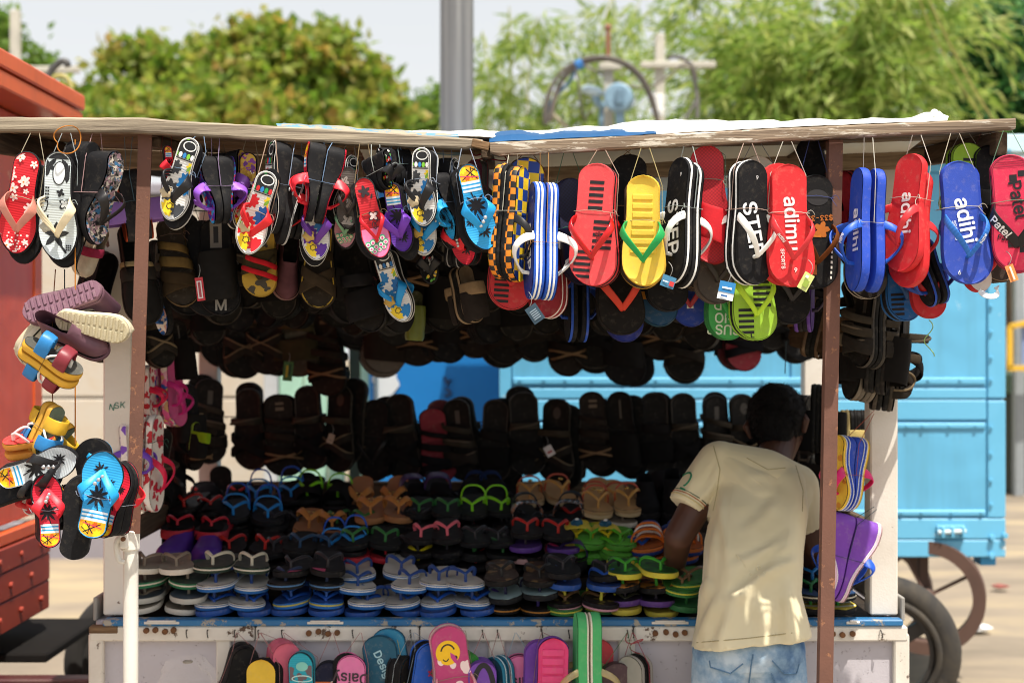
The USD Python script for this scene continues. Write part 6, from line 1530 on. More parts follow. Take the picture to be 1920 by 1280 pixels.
C('navy flip-flops with orange line and speckled foot', flop([(.016, '#20222c')], '#23253a', '#23253a', deco=d_lines('#d8682a', (.30,), .02) + [(rect(-.3, -.6, .3, .28), '#3a3648')] + d_dots('#a08a9a', 30, 7, (.006, .012)), text=[('JAKPOT', .06, .05, .16, -86, '#cfc6c0')]), (620, 1238), (616, 1430), 2, nail=622)
C('pink flip-flops with Daisy lettering, left of two', flop([(.010, '#1b1b1d'), (.005, '#d8649c')], '#dd74aa', '#d8508c', text=[('Daisy', .10, -.01, .28, 180, '#3a2a34')], deco=[(outline(ell(-.01, .1, .07, .09), .012), '#2a2228'), (leafp(-.1, .02, .1, .06, 40), '#e0602a'), (leafp(.1, .04, .08, .05, 150), '#e0602a')]), (664, 1226), (660, 1420), -8, d=3.57, nail=675, shift=(-.016, .002))
C('teal blue flip-flops with script lettering tied by yellow cord', flop([(.008, '#1f7ea4'), (.008, '#16506a')], '#1b5670', '#1a6a8a', text=[('Design', .07, .01, .22, -72, '#9cc4cf')], width=1.1), (712, 1188), (742, 1395), -6, nail=735, cord='#c9c06a', shift=(.02, .01))
C('black flip-flops seen edge-on between the teal and blue pairs', BLK_FLOP, (756, 1226), (735, 1415), 65, nail=770, cord='#b8c4c8')
C('bright blue flip-flops with small flower print, slanting', flop([(.012, '#17181b'), (.006, '#1d5ec4')], '#2360c8', '#1d50b0', deco=d_petals('#b83a5a', '#2a8a4a', 5, 6, .04)), (806, 1202), (772, 1400), 30, nail=775, cord='#a8bccc', shift=(0, .0))
C('pink polka dot flip-flops with yellow smiling face at the heel', flop([(.012, '#d8cfb8'), (.005, '#c8688c')], '#c23f78', '#f0a8ac', deco=d_smile(), width=1.1), (838, 1170), (866, 1385), 10, d=3.56, nail=820, cord='#b8a888')
C('green slides half hidden behind the pink smiling pair', slide('#2a8a2c', '#2a8a2c', sole='#1f7a24'), (872, 1218), (876, 1400), 20, nail=None)
C('purple and black slides with purple insole, hung on counter front', slide('#7a4ab0', '#5a3490', sole='#6a3fa0', deco=[(outline(ell(0, .1, .11, .36), .05), '#232228')]), (906, 1234), (902, 1430), 4, nail=905, d=3.58)
C('teal edged flip-flops with dark footbed and flowers, seen half edge-on', flop([(.006, '#12607a'), (.002, '#b8d0d4'), (.010, '#12708c')], '#0f3a4a', '#125a70', deco=d_petals('#c9a04a', '#8a2a3a', 7, 6, .05)), (935, 1229), (948, 1430), -48, nail=933, gap=.004)
C('pink flip-flops with Daisy lettering, right of two', flop([(.010, '#1b1b1d'), (.005, '#d8649c')], '#dd74aa', '#d8508c', text=[('Daisy', .10, .0, .24, 180, '#3a2a34')]), (974, 1226), (984, 1420), 4, d=3.62, nail=966, cord='#a8c8d8')
C('hot pink cushioned slides with purple rims, overlapping pair', slide('#e03a78', '#6a3a9c', sole='#6a3a9c', extra=None) if False else dict(layers=[(.018, foam('#6a3a9c')), (.006, foam('#73439f'))], foot=foam('#e03a78'), cup=.008, name='slide', cat='slides', width=1.02, straps=[B_(rubber('#6a3a9c'), -.2, -.2, .07, .05), ('grid', foam('#e5447f'), dict(ys=[.36, .28, .20, .12, .04, -.04], w=.06, h=.005, frac=.72, nm='cushion'))]), (1038, 1190), (1030, 1395), 6, nail=1016, d=3.57, shift=(-.028, -.015))
C('green and cream flip-flops seen edge-on with clear straps, tallest on counter front', flop([(.004, '#e8e2cc'), (.022, '#3fae62')], '#44b268', M('clear_strap', {'p': ('principled_bsdf', {'base_color': lin('#d8c48a'), 'roughness': 0.2, 'transmission_weight': 0.6})}), skw=dict(bow=.03, h=.055)), (1102, 1148), (1100, 1375), -84, d=3.56, nail=None, gap=.006)
C('red flip-flops with faded leaf print behind the green edge-on pair', flop([(.014, '#b8303a')], '#bf3a44', '#a82a34', deco=d_petals('#c9746a', '#8a2028', 9, 6, .06)), (1124, 1197), (1118, 1400), 12, nail=None, d=3.63)
C('brown flip-flops with pale fern print, hung on counter front', flop([(.014, '#4a343a')], '#573f45', '#3f2c32', deco=d_fern('#c0aa9c'), width=1.15), (1159, 1240), (1156, 1430), 4, nail=1176, cord='#5a9a6a')
C('grey and black flip-flops tied by a pink cord, rightmost on counter front', flop([(.010, '#1d1c1c'), (.012, '#9a958c')], '#a8a298', '#3a3634', deco=[(blob(-.02, .2, .05, 5, .4, 4), '#5a5a50')]), (1192, 1226), (1196, 1430), -38, nail=1186, cord='#c02a4a', gap=.006)
# ================================================================ stacks of footwear on the display
def tflop(top, side, strap, stripe=None, **k):
    lay = [(.007, side), (.004, stripe), (.004, side)] if stripe else [(.014, side)]
    return flop(lay, top, strap, skw=dict(w0=.014, w1=.009, h=.031, bow=.003, jz=.020), **k)
TW = flop([(.011, '#1a66b0'), (.002, '#dcdcd6'), (.007, '#cfccc2')], '#b9b5ab', '#22407c', skw=dict(w0=.015, w1=.009, h=.034, bow=.003, jz=.021), width=1.12)
TW['layers'] = [(.008, foam('#125a9e')), (.003, foam('#e6e6e0')), (.002, foam('#1568b8')), (.003, foam('#c4c1b6'))]
TGREY = tflop('#4a5560', '#b8b4a8', '#7a7468', width=1.1)
TGREEN = tflop('#3a4a40', '#1f6a44', '#8a8070', stripe='#d8d0b8', width=1.1)
TCREAM = tflop('#3c4038', '#25382c', '#c9c0a8', stripe='#d8d0bc', width=1.12)
TTAN = tflop('#8a8070', '#d0c8b8', '#8a7a68', width=1.05)
TBY = tflop('#1f4f9c', '#1767b4', '#1f4f98', stripe='#c9b83a', width=1.1)
TBB = tflop('#2c2c2e', '#232224', '#2f3a58', stripe='#4a7aa8', width=1.1)
TBP = tflop('#1f1d1f', '#1b1a1b', '#2a2628', deco=[(rect(-.2, -.5, .0, -.36), '#a83a5c')], width=1.1)
TOR = tflop('#2a2420', '#1b1a1b', '#3a2a70', stripe='#b8741e', width=1.1)
TLB = tflop('#8fa8a8', '#1e1e20', '#1f1f40', width=1.1)
TBK = tflop('#1b1a1c', '#1a191b', '#262428', width=1.1)
TBRN = tflop('#3a2a20', '#1c1a1a', '#22201f', deco=d_camo('#7a5a2a', 3, 10), width=1.1)
TPK = tflop('#2c2420', '#1e1a1c', '#c9c03a', stripe=None, deco=d_camo('#6a5a28', 5, 10), width=1.1)
TPK['layers'] = [(.006, foam('#c98a94')), (.012, foam('#1e1a1c'))]
TBL = tflop('#1c3a78', '#1d4a94', '#1c4a9c', width=1.1)
TPUR = tflop('#2a2230', '#5f3a80', '#2e2430', width=1.1)
TORF = tflop('#c07a2a', '#1c1b1c', '#3f9c2a', deco=d_camo('#2a2420', 7, 14), width=1.1)
TGY = tflop('#2f7a2a', '#d0c01e', '#3f9a2a', deco=d_camo('#1d4a1e', 8, 16), width=1.1)
TYEL = tflop('#b8a028', '#c9b42a', '#3a3a2a', width=1.05)
TG = tflop('#317a3a', '#2e6e36', '#266e2e', width=1.08)
TGG = tflop('#3a8636', '#2e7232', '#7a5a3a', stripe='#d0c82a', width=1.08)
TYB = tflop('#d0b82a', '#1e1d1e', '#2f9a3a', deco=d_lines('#e0dcc8', (-.35, -.2), .05), width=1.1)
TBC = tflop('#20406a', '#1d1e22', '#1f6a3a', stripe='#c9c0a8', width=1.1)
TBRB = tflop('#2a2422', '#1a191a', '#8a1c20', width=1.1)
RPLAT = tflop('#1a1718', '#b01e30', '#b02030', width=1.15); RPLAT['layers'] = [(.026, foam('#a81c30'))]
CROC = closed(rubber('#4a2a86'), '#3f2478', '#4a2a86', h=.055, ankle=.05, th=.018, treads=False); CROC['name'] = 'clog'; CROC['cat'] = 'clog'; CROC['width'] = 1.15
BLKRED = tflop('#1a1819', '#1a1819', '#a8241e', width=1.12)
BLKBLUE = tflop('#1a1a1d', '#1a1a1d', '#1f7ac0', width=1.12, extra=[('band', rubber('#1f7ac0'), dict(yl=-.02, yr=-.02, width=.008, h=.05)), ('band', rubber('#1a4aa8'), dict(yl=.2, yr=.2, width=.01, h=.07))])
NAVYY = tflop('#1d1b1b', '#1c1a1a', '#24405c', width=1.12)
PINKY = tflop('#171516', '#1a1819', '#d0606c', width=1.1)
YELY = tflop('#171516', '#1a1819', '#d0be1e', width=1.1)
GRNY = tflop('#171717', '#19191a', '#2f6a34', width=1.12)
LIMEY = tflop('#171717', '#19191a', '#7ac41e', width=1.12, extra=[('band', rubber('#7ac41e'), dict(yl=-.0, yr=.1, width=.008, h=.06))])
REDY = tflop('#b81c2c', '#b81c2c', '#c0202e', width=1.05)
TANS = dict(layers=[(.018, foam('#a8703f'))], foot=foam('#9c6a44'), width=1.1, name='tan_sandal', cat='sandal', straps=[T_(rubber('#b0753c'), w0=.03, w1=.016, h=.046, jz=.024), ('stud', plain('brass_stud', '#cfae62', rough=0.25, metallic=0.9), {'at': [(-.03, -.2, .044, .004), (.03, -.2, .044, .004), (0, -.23, .036, .004)]})])
BEIGE = dict(layers=[(.012, foam('#bfa67c')), (.010, foam('#a8885a'))], foot=foam('#b08a58'), width=1.08, name='beige_sandal', cat='sandal', straps=[T_(rubber('#b88a4a'), w0=.014, w1=.009, h=.044, jz=.022), B_(rubber('#a84a34'), -.02, -.02, .010, .056), ('stud', plain('brass_stud', '#cfae62', rough=0.25, metallic=0.9), {'at': [(0, -.2, .05, .007)]})])
SILV = dict(layers=[(.018, foam('#1a1a1b'))], foot=foam('#1a1a1c'), width=1.1, name='sandal', cat='sandal', straps=[B_(patches('silver_sparkle', ['#16181b', '#16181b', '#8a97a0', '#1a1c20', '#b8744a'], 220, 0.25), -.22, -.22, .05, .045), B_(rubber('#1a1b1e'), .0, .05, .03, .06)])
BLKS = sandal('#19181a', '#222', n=3) if False else sandal('#19181a', '#222022', n=3); BLKS = dict(BLKS, cat='sandal')
NAVS = sandal('#16171c', '#182a50', n=1); NAVS = dict(NAVS, cat='sandal', deco=[(ell(0, .36, .05, .06), '#8a97a0')])
LIME = tflop('#4a9a20', '#469018', '#4c9c20', width=1.08, extra=[('grid', foam('#4f9e22'), dict(ys=[-.4 + .045 * k for k in range(18)], w=.018, h=.003))])
DAISY = tflop('#c9b418', '#b8a016', '#c9b41a', width=1.1, extra=[('grid', foam('#cdb81c'), dict(ys=[-.42 + .04 * k for k in range(21)], w=.02, h=.003)), ('band', foam('#c9b41a'), dict(yl=-.16, yr=-.16, width=.05, h=.04)), ('stud', rubber('#1a4f6a'), {'at': [(0, -.16, .046, .017)]}), ('stud', rubber('#d8d8d4'), {'at': [(0, -.165, .056, .006)]})])
PURB = tflop('#4a2a70', '#5a3488', '#2a2030', width=1.1)
PINKP = tflop('#a87a78', '#c99a98', '#c03060', width=1.1)
BPUR = slide('#1a181c', '#3a2a5a', wid=.05, h=.045)
ORS = dict(layers=[(.010, foam('#1d3a80')), (.010, foam('#d06a18'))], foot=foam('#a8581a'), width=1.1, name='sandal', cat='sandal', straps=[B_(rubber('#d86f1a'), -.16, -.24, .018, .045), B_(rubber('#d86f1a'), .0, -.05, .018, .055), B_(rubber('#e8e4dc'), -.08, -.1, .008, .05), B_(rubber('#1d3a80'), .16, .16, .02, .05)])
ORBK = closed('#18181a', '#1a1a1c', h=.07, ankle=.07); ORBK['cat'] = 'shoe'

SIDE = {-1: 'left', 1: 'right'}
def pile(where, x0, x1, d, rows, L=.228, tilt=5, jit=1.0):
    """pairs lying toe to the viewer, one above the other; rows: (toe y in the picture, design, look)"""
    for i, (py, sp, look) in enumerate(rows):
        if d > 4.4: py += 14
        lvl = '' if len(rows) == 1 else ('lowest, ' if i == 0 else ('topmost, ' if i == len(rows) - 1 else ('second up, ' if i == 1 else 'third up, ')))
        kind = {'slide': 'slide', 'sandal': 'sandal', 'clog': 'clog', 'tan_sandal': 'sandal', 'beige_sandal': 'sandal', 'shoe': 'shoe'}.get(sp.get('name'), 'flip-flop')
        for s_, px in ((-1, x0), (1, x1)):
            if px is None: continue
            lie(f'{SIDE[s_] + " " if x0 and x1 else ""}{look} {kind}, {lvl}{where}', sp, (px + rr.uniform(-7, 7) * jit, py + rr.uniform(-3, 3)), d + rr.uniform(-.02, .02), L * rr.uniform(.96, 1.03), az=rr.uniform(-11, 11) * jit, tilt=tilt * .62 + rr.uniform(-3, 4), roll=rr.uniform(-6, 6), side=s_, group='footwear stacked on the display')
R0, R1, R2, R3 = 3.69, 3.96, 4.21, 4.47
pile('front row beside the left white post', 268, 334, R0, [(1151, TTAN, 'pale tan'), (1134, TGREY, 'blue-grey and cream'), (1106, TGREEN, 'green and cream'), (1078, TTAN, 'pale strapped')], L=.24)
pile('front row, second stack from the left post', 396, 466, R0, [(1155, TBL, 'blue'), (1144, TW, 'white and blue'), (1111, TW, 'white and blue'), (1078, TCREAM, 'dark green with cream edge')])
pile('front row, third stack from the left post', 538, 608, R0, [(1158, TBL, 'blue'), (1139, TBY, 'blue with yellow line'), (1105, TBB, 'black and blue'), (1082, TBP, 'black and pink')])
pile('front row, fourth stack, just left of the middle', 676, 752, R0, [(1157, TBL, 'blue'), (1146, TW, 'white and blue'), (1114, TW, 'white and blue')])
pile('set back on the fourth front stack', 668, 744, R0 + .1, [(1090, TW, 'white and blue navy strapped')])
pile('front row, fifth stack, in the middle', 822, 882, R0, [(1158, TBL, 'blue'), (1143, TW, 'white and blue'), (1109, TW, 'white and blue')])
pile('front row, sixth stack, right of the white ones', 952, 1012, R0, [(1154, TOR, 'black with orange edge'), (1130, TLB, 'grey-topped black'), (1100, TBRN, 'black and brown')])
pile('front row, seventh stack, with yellow straps', 1066, 1128, R0, [(1154, TGG, 'green and yellow'), (1143, TPK, 'black and pink yellow strapped'), (1108, TBL, 'dark blue'), (1090, TBK, 'black')])
pile('front row, eighth stack, left of the person', 1180, 1240, R0, [(1157, TYEL, 'yellow'), (1140, TPUR, 'purple edged'), (1112, TORF, 'orange patterned green strapped'), (1086, TGY, 'green with yellow edge')])
pile('front row, against the person\'s hip', 1286, None, R0, [(1152, TG, 'green'), (1120, TGG, 'green and yellow'), (1104, TGG, 'green top')])
pile('front row, right of the person by the right post', 1532, 1582, R0, [(1154, TYB, 'black and yellow'), (1130, TBC, 'blue and cream')])
pile('front row, on top by the right post', None, 1524, R0 + .05, [(1102, BLKBLUE, 'dark blue strapped')])
# second row
pile('second row, behind the cream edged stack', 318, 378, R1, [(1062, CROC, 'purple')], L=.23, tilt=10)
pile('second row, red thick soled, near the left rail', 330, 388, R1 + .1, [(1038, BLKS, 'black'), (1014, RPLAT, 'red soled')], tilt=8)
pile('second row, behind the dark green pair', 428, 492, R1, [(1072, TBK, 'black'), (1048, BLKRED, 'black red strapped')], tilt=12)
pile('second row, third pair, dark', 562, 616, R1, [(1066, TBK, 'black'), (1044, NAVYY, 'black dark blue strapped')], tilt=12)
pile('second row, bright red, behind the white stack', 664, 722, R1, [(1058, REDY, 'red'), (1030, GRNY, 'black green strapped')], tilt=10)
pile('second row, in the middle', 784, 832, R1, [(1072, YELY, 'black yellow strapped'), (1046, TBK, 'black'), (1020, PINKY, 'black pink strapped')], tilt=10)
pile('second row, right of the pink straps', 894, 942, R1, [(1074, BLKRED, 'black red strapped'), (1050, GRNY, 'black green strapped'), (1026, TBK, 'black')], tilt=10)
pile('second row, with purple soles', 990, 1052, R1, [(1060, PINKP, 'pink soled'), (1040, PURB, 'purple soled'), (1014, BLKRED, 'black red strapped')], tilt=10)
pile('second row, dark purple strapped, left of the lime pair', 1072, None, R1 - .04, [(1070, BPUR, 'black purple strapped')], tilt=10)
pile('second row, lime green ribbed', 1112, 1160, R1, [(1056, LIME, 'lime green'), (1034, LIME, 'lime green')], tilt=14)
pile('second row, yellow with blue flower ornaments', 1090, 1144, R1 + .05, [(1034, DAISY, 'yellow')], tilt=22)
pile('second row, orange and blue, beside the person\'s arm', 1222, 1288, R1, [(1060, ORS, 'orange and blue'), (1040, ORS, 'orange and blue')], tilt=12)
pile('second row, blue, right of the person', 1520, 1560, R1, [(1080, TBL, 'blue'), (1060, TBK, 'black')], tilt=10)
# third row
pile('third row, near the left rail', 340, 396, R2, [(1000, BLKS, 'black'), (968, BLKRED, 'black red strapped')], tilt=14)
pile('third row, with bright blue straps', 440, 496, R2, [(1004, TBK, 'black'), (985, BLKBLUE, 'black blue strapped')], tilt=16)
pile('third row, tan with brass studs, lower', 574, 626, R2, [(1012, TANS, 'tan')], tilt=14)
pile('third row, tan with brass studs, larger pair', 692, 744, R2, [(1004, TBK, 'black'), (984, TANS, 'tan')], tilt=14)
pile('third row, right of the tan studded pair', 786, 832, R2, [(1000, TBK, 'black'), (976, GRNY, 'black green strapped')], tilt=12)
pile('third row, with bright lime straps', 890, 942, R2, [(1000, TBK, 'black'), (974, LIMEY, 'black lime strapped')], tilt=12)
pile('third row, with silver sparkles', 1002, 1054, R2, [(1008, TBK, 'black'), (984, SILV, 'black silvery')], tilt=12)
pile('third row, beige with brass studs', 1124, 1174, R2, [(990, TTAN, 'cream soled'), (972, BEIGE, 'beige')], tilt=14)
pile('third row, black shoes left of the person', 1222, 1270, R2, [(1010, ORBK, 'black'), (975, ORBK, 'black')], tilt=16)
# fourth row
pile('fourth row, near the left rail', 380, 432, R3, [(958, BLKS, 'black'), (938, BLKRED, 'black red strapped')], tilt=18)
pile('fourth row, left of the upright tan pair', 480, 536, R3, [(956, TBK, 'black'), (936, BLKBLUE, 'black blue strapped')], tilt=18)
pile('fourth row, beside the tan pair', 580, 628, R3, [(952, BLKS, 'black'), (930, LIMEY, 'black lime strapped')], tilt=18)
pile('fourth row, leaning upright', 672, 726, R3, [(962, TANS, 'tan')], tilt=46)
pile('fourth row, dark purple strapped', 780, 828, R3, [(954, BLKS, 'black'), (930, BPUR, 'black purple strapped')], tilt=18)
pile('fourth row, with pale oval heels', 880, 936, R3, [(960, TBK, 'black'), (942, NAVS, 'black')], tilt=26)
pile('fourth row, beige and red banded', 1004, 1052, R3, [(956, TBK, 'black'), (936, BEIGE, 'beige red banded')], tilt=16)
pile('fourth row, leaning upright, left of the person', 1116, 1162, R3, [(960, BEIGE, 'beige')], tilt=42)
pile('fourth row, black, left of the person', 1216, 1262, R3, [(962, BLKS, 'black'), (940, BLKS, 'black')], tilt=26)
for k, (a, e, dd, py, sp, look) in enumerate(((506, 548, R1, 1050, TBK, 'black'), (624, 656, R1, 1046, BLKBLUE, 'black blue strapped'), (726, 764, R1, 1052, TBK, 'black'), (844, 884, R1, 1056, GRNY, 'black green strapped'), (948, 986, R1, 1052, TBK, 'black'), (1164, 1204, R1, 1050, TBL, 'dark blue'),
        (398, 436, R2, 996, BLKRED, 'black red strapped'), (508, 560, R2, 998, TBK, 'black'), (638, 680, R2, 996, GRNY, 'black green strapped'), (748, 782, R2, 996, TBK, 'black'), (842, 880, R2, 996, PINKY, 'black pink strapped'), (952, 990, R2, 996, TBK, 'black'), (1066, 1104, R2, 992, BLKRED, 'black red strapped'),
        (440, 474, R3, 950, TBK, 'black'), (640, 668, R3, 948, TBK, 'black'), (838, 872, R3, 948, TBK, 'black'), (944, 990, R3, 948, TBK, 'black'), (1066, 1104, R3, 948, TBK, 'black'))):
    pile('squeezed in, %s gap of the %s row' % (ORD[k if k < 6 else (k - 6 if k < 13 else k - 13)], ('second', 'third', 'fourth')[(k >= 6) + (k >= 13)]), a, e, dd + .02, [(py, sp, look)], L=.21, tilt=14)
# black flip-flops stood on end along the rear rail
for k, px in enumerate((416, 578, 632, 960, 1222)):
    hang(f'black flip-flop stood upright against the rear rail, {ORD[k]} from left', DARK[7], (px, 872 + (k % 3) * 12), (px + 3, 1000 + (k % 3) * 8), 4.93, rr.uniform(-10, 10), pair=False, cord=None, group='flip-flops stood along the rear rail')

# ================================================================ labels, cords, bag
def tag_card(label, px, py, w, h, d, rot, col, bits, yaw=0.0, cord='#b8b8b4'):
    c = P(px, py, d); k = d / FPX
    t = thing('price_tag', label, 'tag', at=c)
    a = math.radians(rot); y_ = math.radians(yaw)
    X = np.array([math.cos(a) * math.cos(y_), math.sin(y_), -math.sin(a)]); Z = np.array([math.sin(a) * .98, 0.05, math.cos(a)])
    def quad(x0, x1, z0, z1, off):
        q_ = []
        for (x, z) in ((x0, z0), (x1, z0), (x1, z1), (x0, z1)):
            q_.append(x * w * k * X + z * h * k * Z + np.array([0, -off - .003 * math.cos(3 * x), 0]))
        q_ = np.array(q_); b_ = q_ + [0, .0008, 0]
        return np.vstack([q_, b_]), np.array([[0, 1, 2, 3], [7, 6, 5, 4], [0, 4, 5, 1], [1, 5, 6, 2], [2, 6, 7, 3], [3, 7, 4, 0]])
    obj('card', quad(-.5, .5, -.5, .5, 0), plain('card_' + col[1:], col, rough=0.4), t)
    for (x0, x1, z0, z1, cc) in bits:
        obj('print', quad(x0, x1, z0, z1, .0012), ink(cc), t)
    top = .5 * h * k * Z
    obj('thread', tube(spline([top, top + [0.004, -.004, .012], top + [-.002, 0.01, .03]], 7), .0007, 4), cordmat(cord), t)
tag_card('dark blue paper tag below the striped blue flip-flops', 1003, 588, 24, 34, 3.0, -35, '#2c4250', [(-.3, .3, k * .12 - .3, k * .12 - .25, '#8a9aa4') for k in range(5)])
tag_card('blue and white folded tag on the first black STEP pair', 1253, 528, 26, 22, 3.0, 20, '#3f7a9c', [(.1, .45, -.3, .1, '#c83a3a'), (-.4, 0, -.1, .0, '#dfe6ea')])
tag_card('blue and white tag on the grey flip-flops', 1362, 545, 30, 34, 3.0, 12, '#e0e6ea', [(-.5, .5, -.1, .5, '#2a7ab4'), (-.3, .3, .1, .2, '#dfe6ea'), (-.3, .1, -.35, -.25, '#2a5a94')])
tag_card('red and white tag on the black M slides', 375, 542, 15, 44, 3.2, -8, '#c01f2a', [(-.3, .3, -.4, .35, '#e0d8d6'), (-.15, .15, -.35, .3, '#a84a50')])
tag_card('pale green tag below the red adimu flip-flops', 1511, 528, 20, 34, 3.0, 30, '#c0c87a', [(-.2, .3, -.3, .1, '#8aa040'), (-.3, .0, .2, .35, '#e8ecd0')])
tag_card('orange tag under the pink Patel flip-flops', 1897, 512, 16, 32, 3.0, -20, '#d88a4a', [(-.1, .1, -.4, .4, '#f0e0cc')])
tag_card('green and yellow foil tag hanging in the upper back row', 540, 696, 18, 36, 4.7, 5, '#3a6a2a', [(-.2, .0, -.3, .3, '#b8a82a'), (.1, .3, -.2, .4, '#1d3a1e')])
tag_card('cream card tucked among the lower back row sandals', 620, 822, 12, 18, 4.75, 20, '#9a8068', [(-.3, .3, -.2, -.1, '#6a5644')])
tag_card('small white price card in the lower back row', 1030, 845, 16, 20, 4.75, -30, '#c8c0bc', [(-.3, .3, -.2, .0, '#a84a4a')])
t = thing('crumpled_tag', 'crumpled white and blue ribbon tag below the pink flip-flops at right', 'tag')
pts = spline([P(1838, 540, 3.05), P(1845, 552, 3.04), P(1858, 556, 3.03), P(1872, 545, 3.05), P(1868, 537, 3.06)], 24)
obj('ribbon', ribbon(pts, 0.012, 0.0008, np.tile([0, .6, 1.0], (24, 1)))[:2], patches('ribbon_print', ['#e0e6ea', '#e6eaec', '#5a8ab4', '#e6eaec'], 80), t, smooth=True)
for lab, pts, r_, c_ in (('orange cord hanging straight down left of the left rusty pole', [P(141, 262, 3.07), P(141, 832, 3.02)], .0016, '#d0801e'),
                         ('orange cord looped over the left end of the roof plank', [P(108, 268, 3.0), P(102, 250, 3.0), P(118, 238, 3.0), P(140, 238, 3.02), P(150, 250, 3.04), P(138, 285, 3.02), P(112, 284, 3.0), P(108, 268, 3.0)], .0013, '#d0801e'),
                         ('thin brown cord dropping from the white lily pair to the lower bunch', [P(104, 505, 3.07), P(99, 760, 3.02), P(104, 845, 3.02)], .0012, '#8a5a3a'),
                         ('thin dark cord above the purple rubber shoes', [P(121, 505, 3.08), P(121, 560, 3.07)], .0012, '#2a3030'),
                         ('curly pale green string dangling right of the right post', [P(1742, 600, 3.2), P(1742, 625, 3.2), P(1733, 638, 3.2), P(1745, 655, 3.2), P(1752, 668, 3.2)], .0012, '#b4e08a'),
                         ('tangled red cord under the roof at the plank join', [P(880, 275, 3.12), P(900, 290, 3.15), P(930, 283, 3.14), P(950, 300, 3.16), P(915, 298, 3.15), P(890, 310, 3.16)], .0016, '#a8283a'),
                         ('red cord knotted on the counter batten near the person', [P(1176, 1186, 3.62), P(1190, 1205, 3.62), P(1206, 1198, 3.62), P(1188, 1204, 3.62), P(1200, 1225, 3.61)], .0013, '#c02a3a'),
                         ('dark cord hanging beside the person\'s head from the roof', [P(1474, 640, 4.2), P(1472, 700, 4.2)], .0015, '#20383c')):
    pp = spline(pts, 30) if len(pts) > 2 else np.linspace(pts[0], pts[1], 8)
    t = thing('cord', lab, 'cord')
    obj('strand', tube(pp, r_, 6), cordmat(c_), t, smooth=True)
# clear plastic bag tied under the counter's left end
d = 3.55
n, m = 30, 18
u, v = np.meshgrid(np.linspace(0, 2 * np.pi, n), np.linspace(0, 1, m), indexing='ij')
c = P(352, 1330, d); rad = .075 * np.sin(np.pi * np.clip(v * .82 + .04, 0, 1)) ** .8 + .004
px_ = np.stack([np.cos(u) * rad * 1.1, np.sin(u) * rad * .5, (v - .5) * .26], -1)
px_ += .014 * (meshkit.noise(px_ * 28)[..., None] - .5) * np.array([1, 1, .5]) + .010 * (meshkit.noise(px_ * 70)[..., None] - .5)
px_[-1] = px_[0]
ii = np.arange(n * m).reshape(n, m)
BAG = M('clear_plastic_film', {'t': ('transparent_bsdf', {}), 'g': ('principled_bsdf', {'base_color': (.72, .68, .6), 'roughness': 0.25, 'specular_ior_level': 0.6}), 'w': ('layer_weight', {'blend': 0.35}), 'mr': ('map_range', {'to_min': 0.02, 'to_max': 0.22}), 'm': ('mix_closure', {})},
        [('w.facing', 'mr.value'), ('mr.result', 'm.fac'), ('t.BSDF', 'm.closure1'), ('g.BSDF', 'm.closure2')], surface='m.closure')
t = thing('plastic_bag', 'crumpled clear plastic bag hanging on the counter front at lower left', 'plastic bag', at=c)
obj('film', (px_.reshape(-1, 3), np.stack([ii[:-1, :-1], ii[1:, :-1], ii[1:, 1:], ii[:-1, 1:]], -1).reshape(-1, 4)), BAG, t, smooth=True)
obj('neck_tie', ring([0, 0, .12], (0, 0, 1), .010, .003, 16, 6), cordmat('#b8b0a0'), t)
# ================================================================ the person
def J(px, py, d): return P(px, py, d + .06)
def ball(c, r, s=(1, 1, 1)):
    m = manifold3d.Manifold.sphere(1.0, 28).scale([r * s[0], r * s[1], r * s[2]])
    return m.translate(list(map(float, c)))
def hull(*b): return manifold3d.Manifold.batch_hull(list(b))
def chain(pts, radii):
    return [hull(ball(pts[i], radii[i]), ball(pts[i + 1], radii[i + 1])) for i in range(len(pts) - 1)]
def solid(parts, edge=.014, it=8, lam=.5):
    m = manifold3d.Manifold.batch_boolean(parts, manifold3d.OpType.Add).refine_to_length(edge).to_mesh()
    tm = trimesh.Trimesh(m.vert_properties[:, :3], m.tri_verts, process=True)
    trimesh.smoothing.filter_taubin(tm, lamb=lam, nu=lam + .03, iterations=it)
    return tm
SKIN = plain('dark_brown_skin', '#4a2e22', rough=0.5, var=0.12, scale=30, bump=0.12, bscale=400, spec=0.4)
HAIR = plain('black_hair', '#0b0909', rough=0.75, var=0.3, scale=120, bump=0.6, bscale=500, spec=0.2)
pel = J(1402, 1235, 3.46); waist = J(1408, 1110, 3.50); chest = J(1418, 985, 3.60); up = J(1428, 905, 3.68)
shL, shR = J(1350, 872, 3.68), J(1492, 912, 3.72)
nb, nt = J(1448, 868, 3.76), J(1462, 828, 3.84)
hd = J(1458, 788, 3.88)
elL, wrL = J(1272, 1006, 3.62), J(1262, 1078, 3.80)
elR, wrR = J(1524, 1022, 3.74), J(1500, 1078, 3.92)
hipL, hipR = J(1358, 1245, 3.46), J(1450, 1240, 3.46)
knL, knR = np.array([hipL[0] - .02, 3.50, .40]), np.array([hipR[0] + .03, 3.52, .40])
anL, anR = np.array([knL[0] - .01, 3.48, .07]), np.array([knR[0] + .02, 3.53, .07])
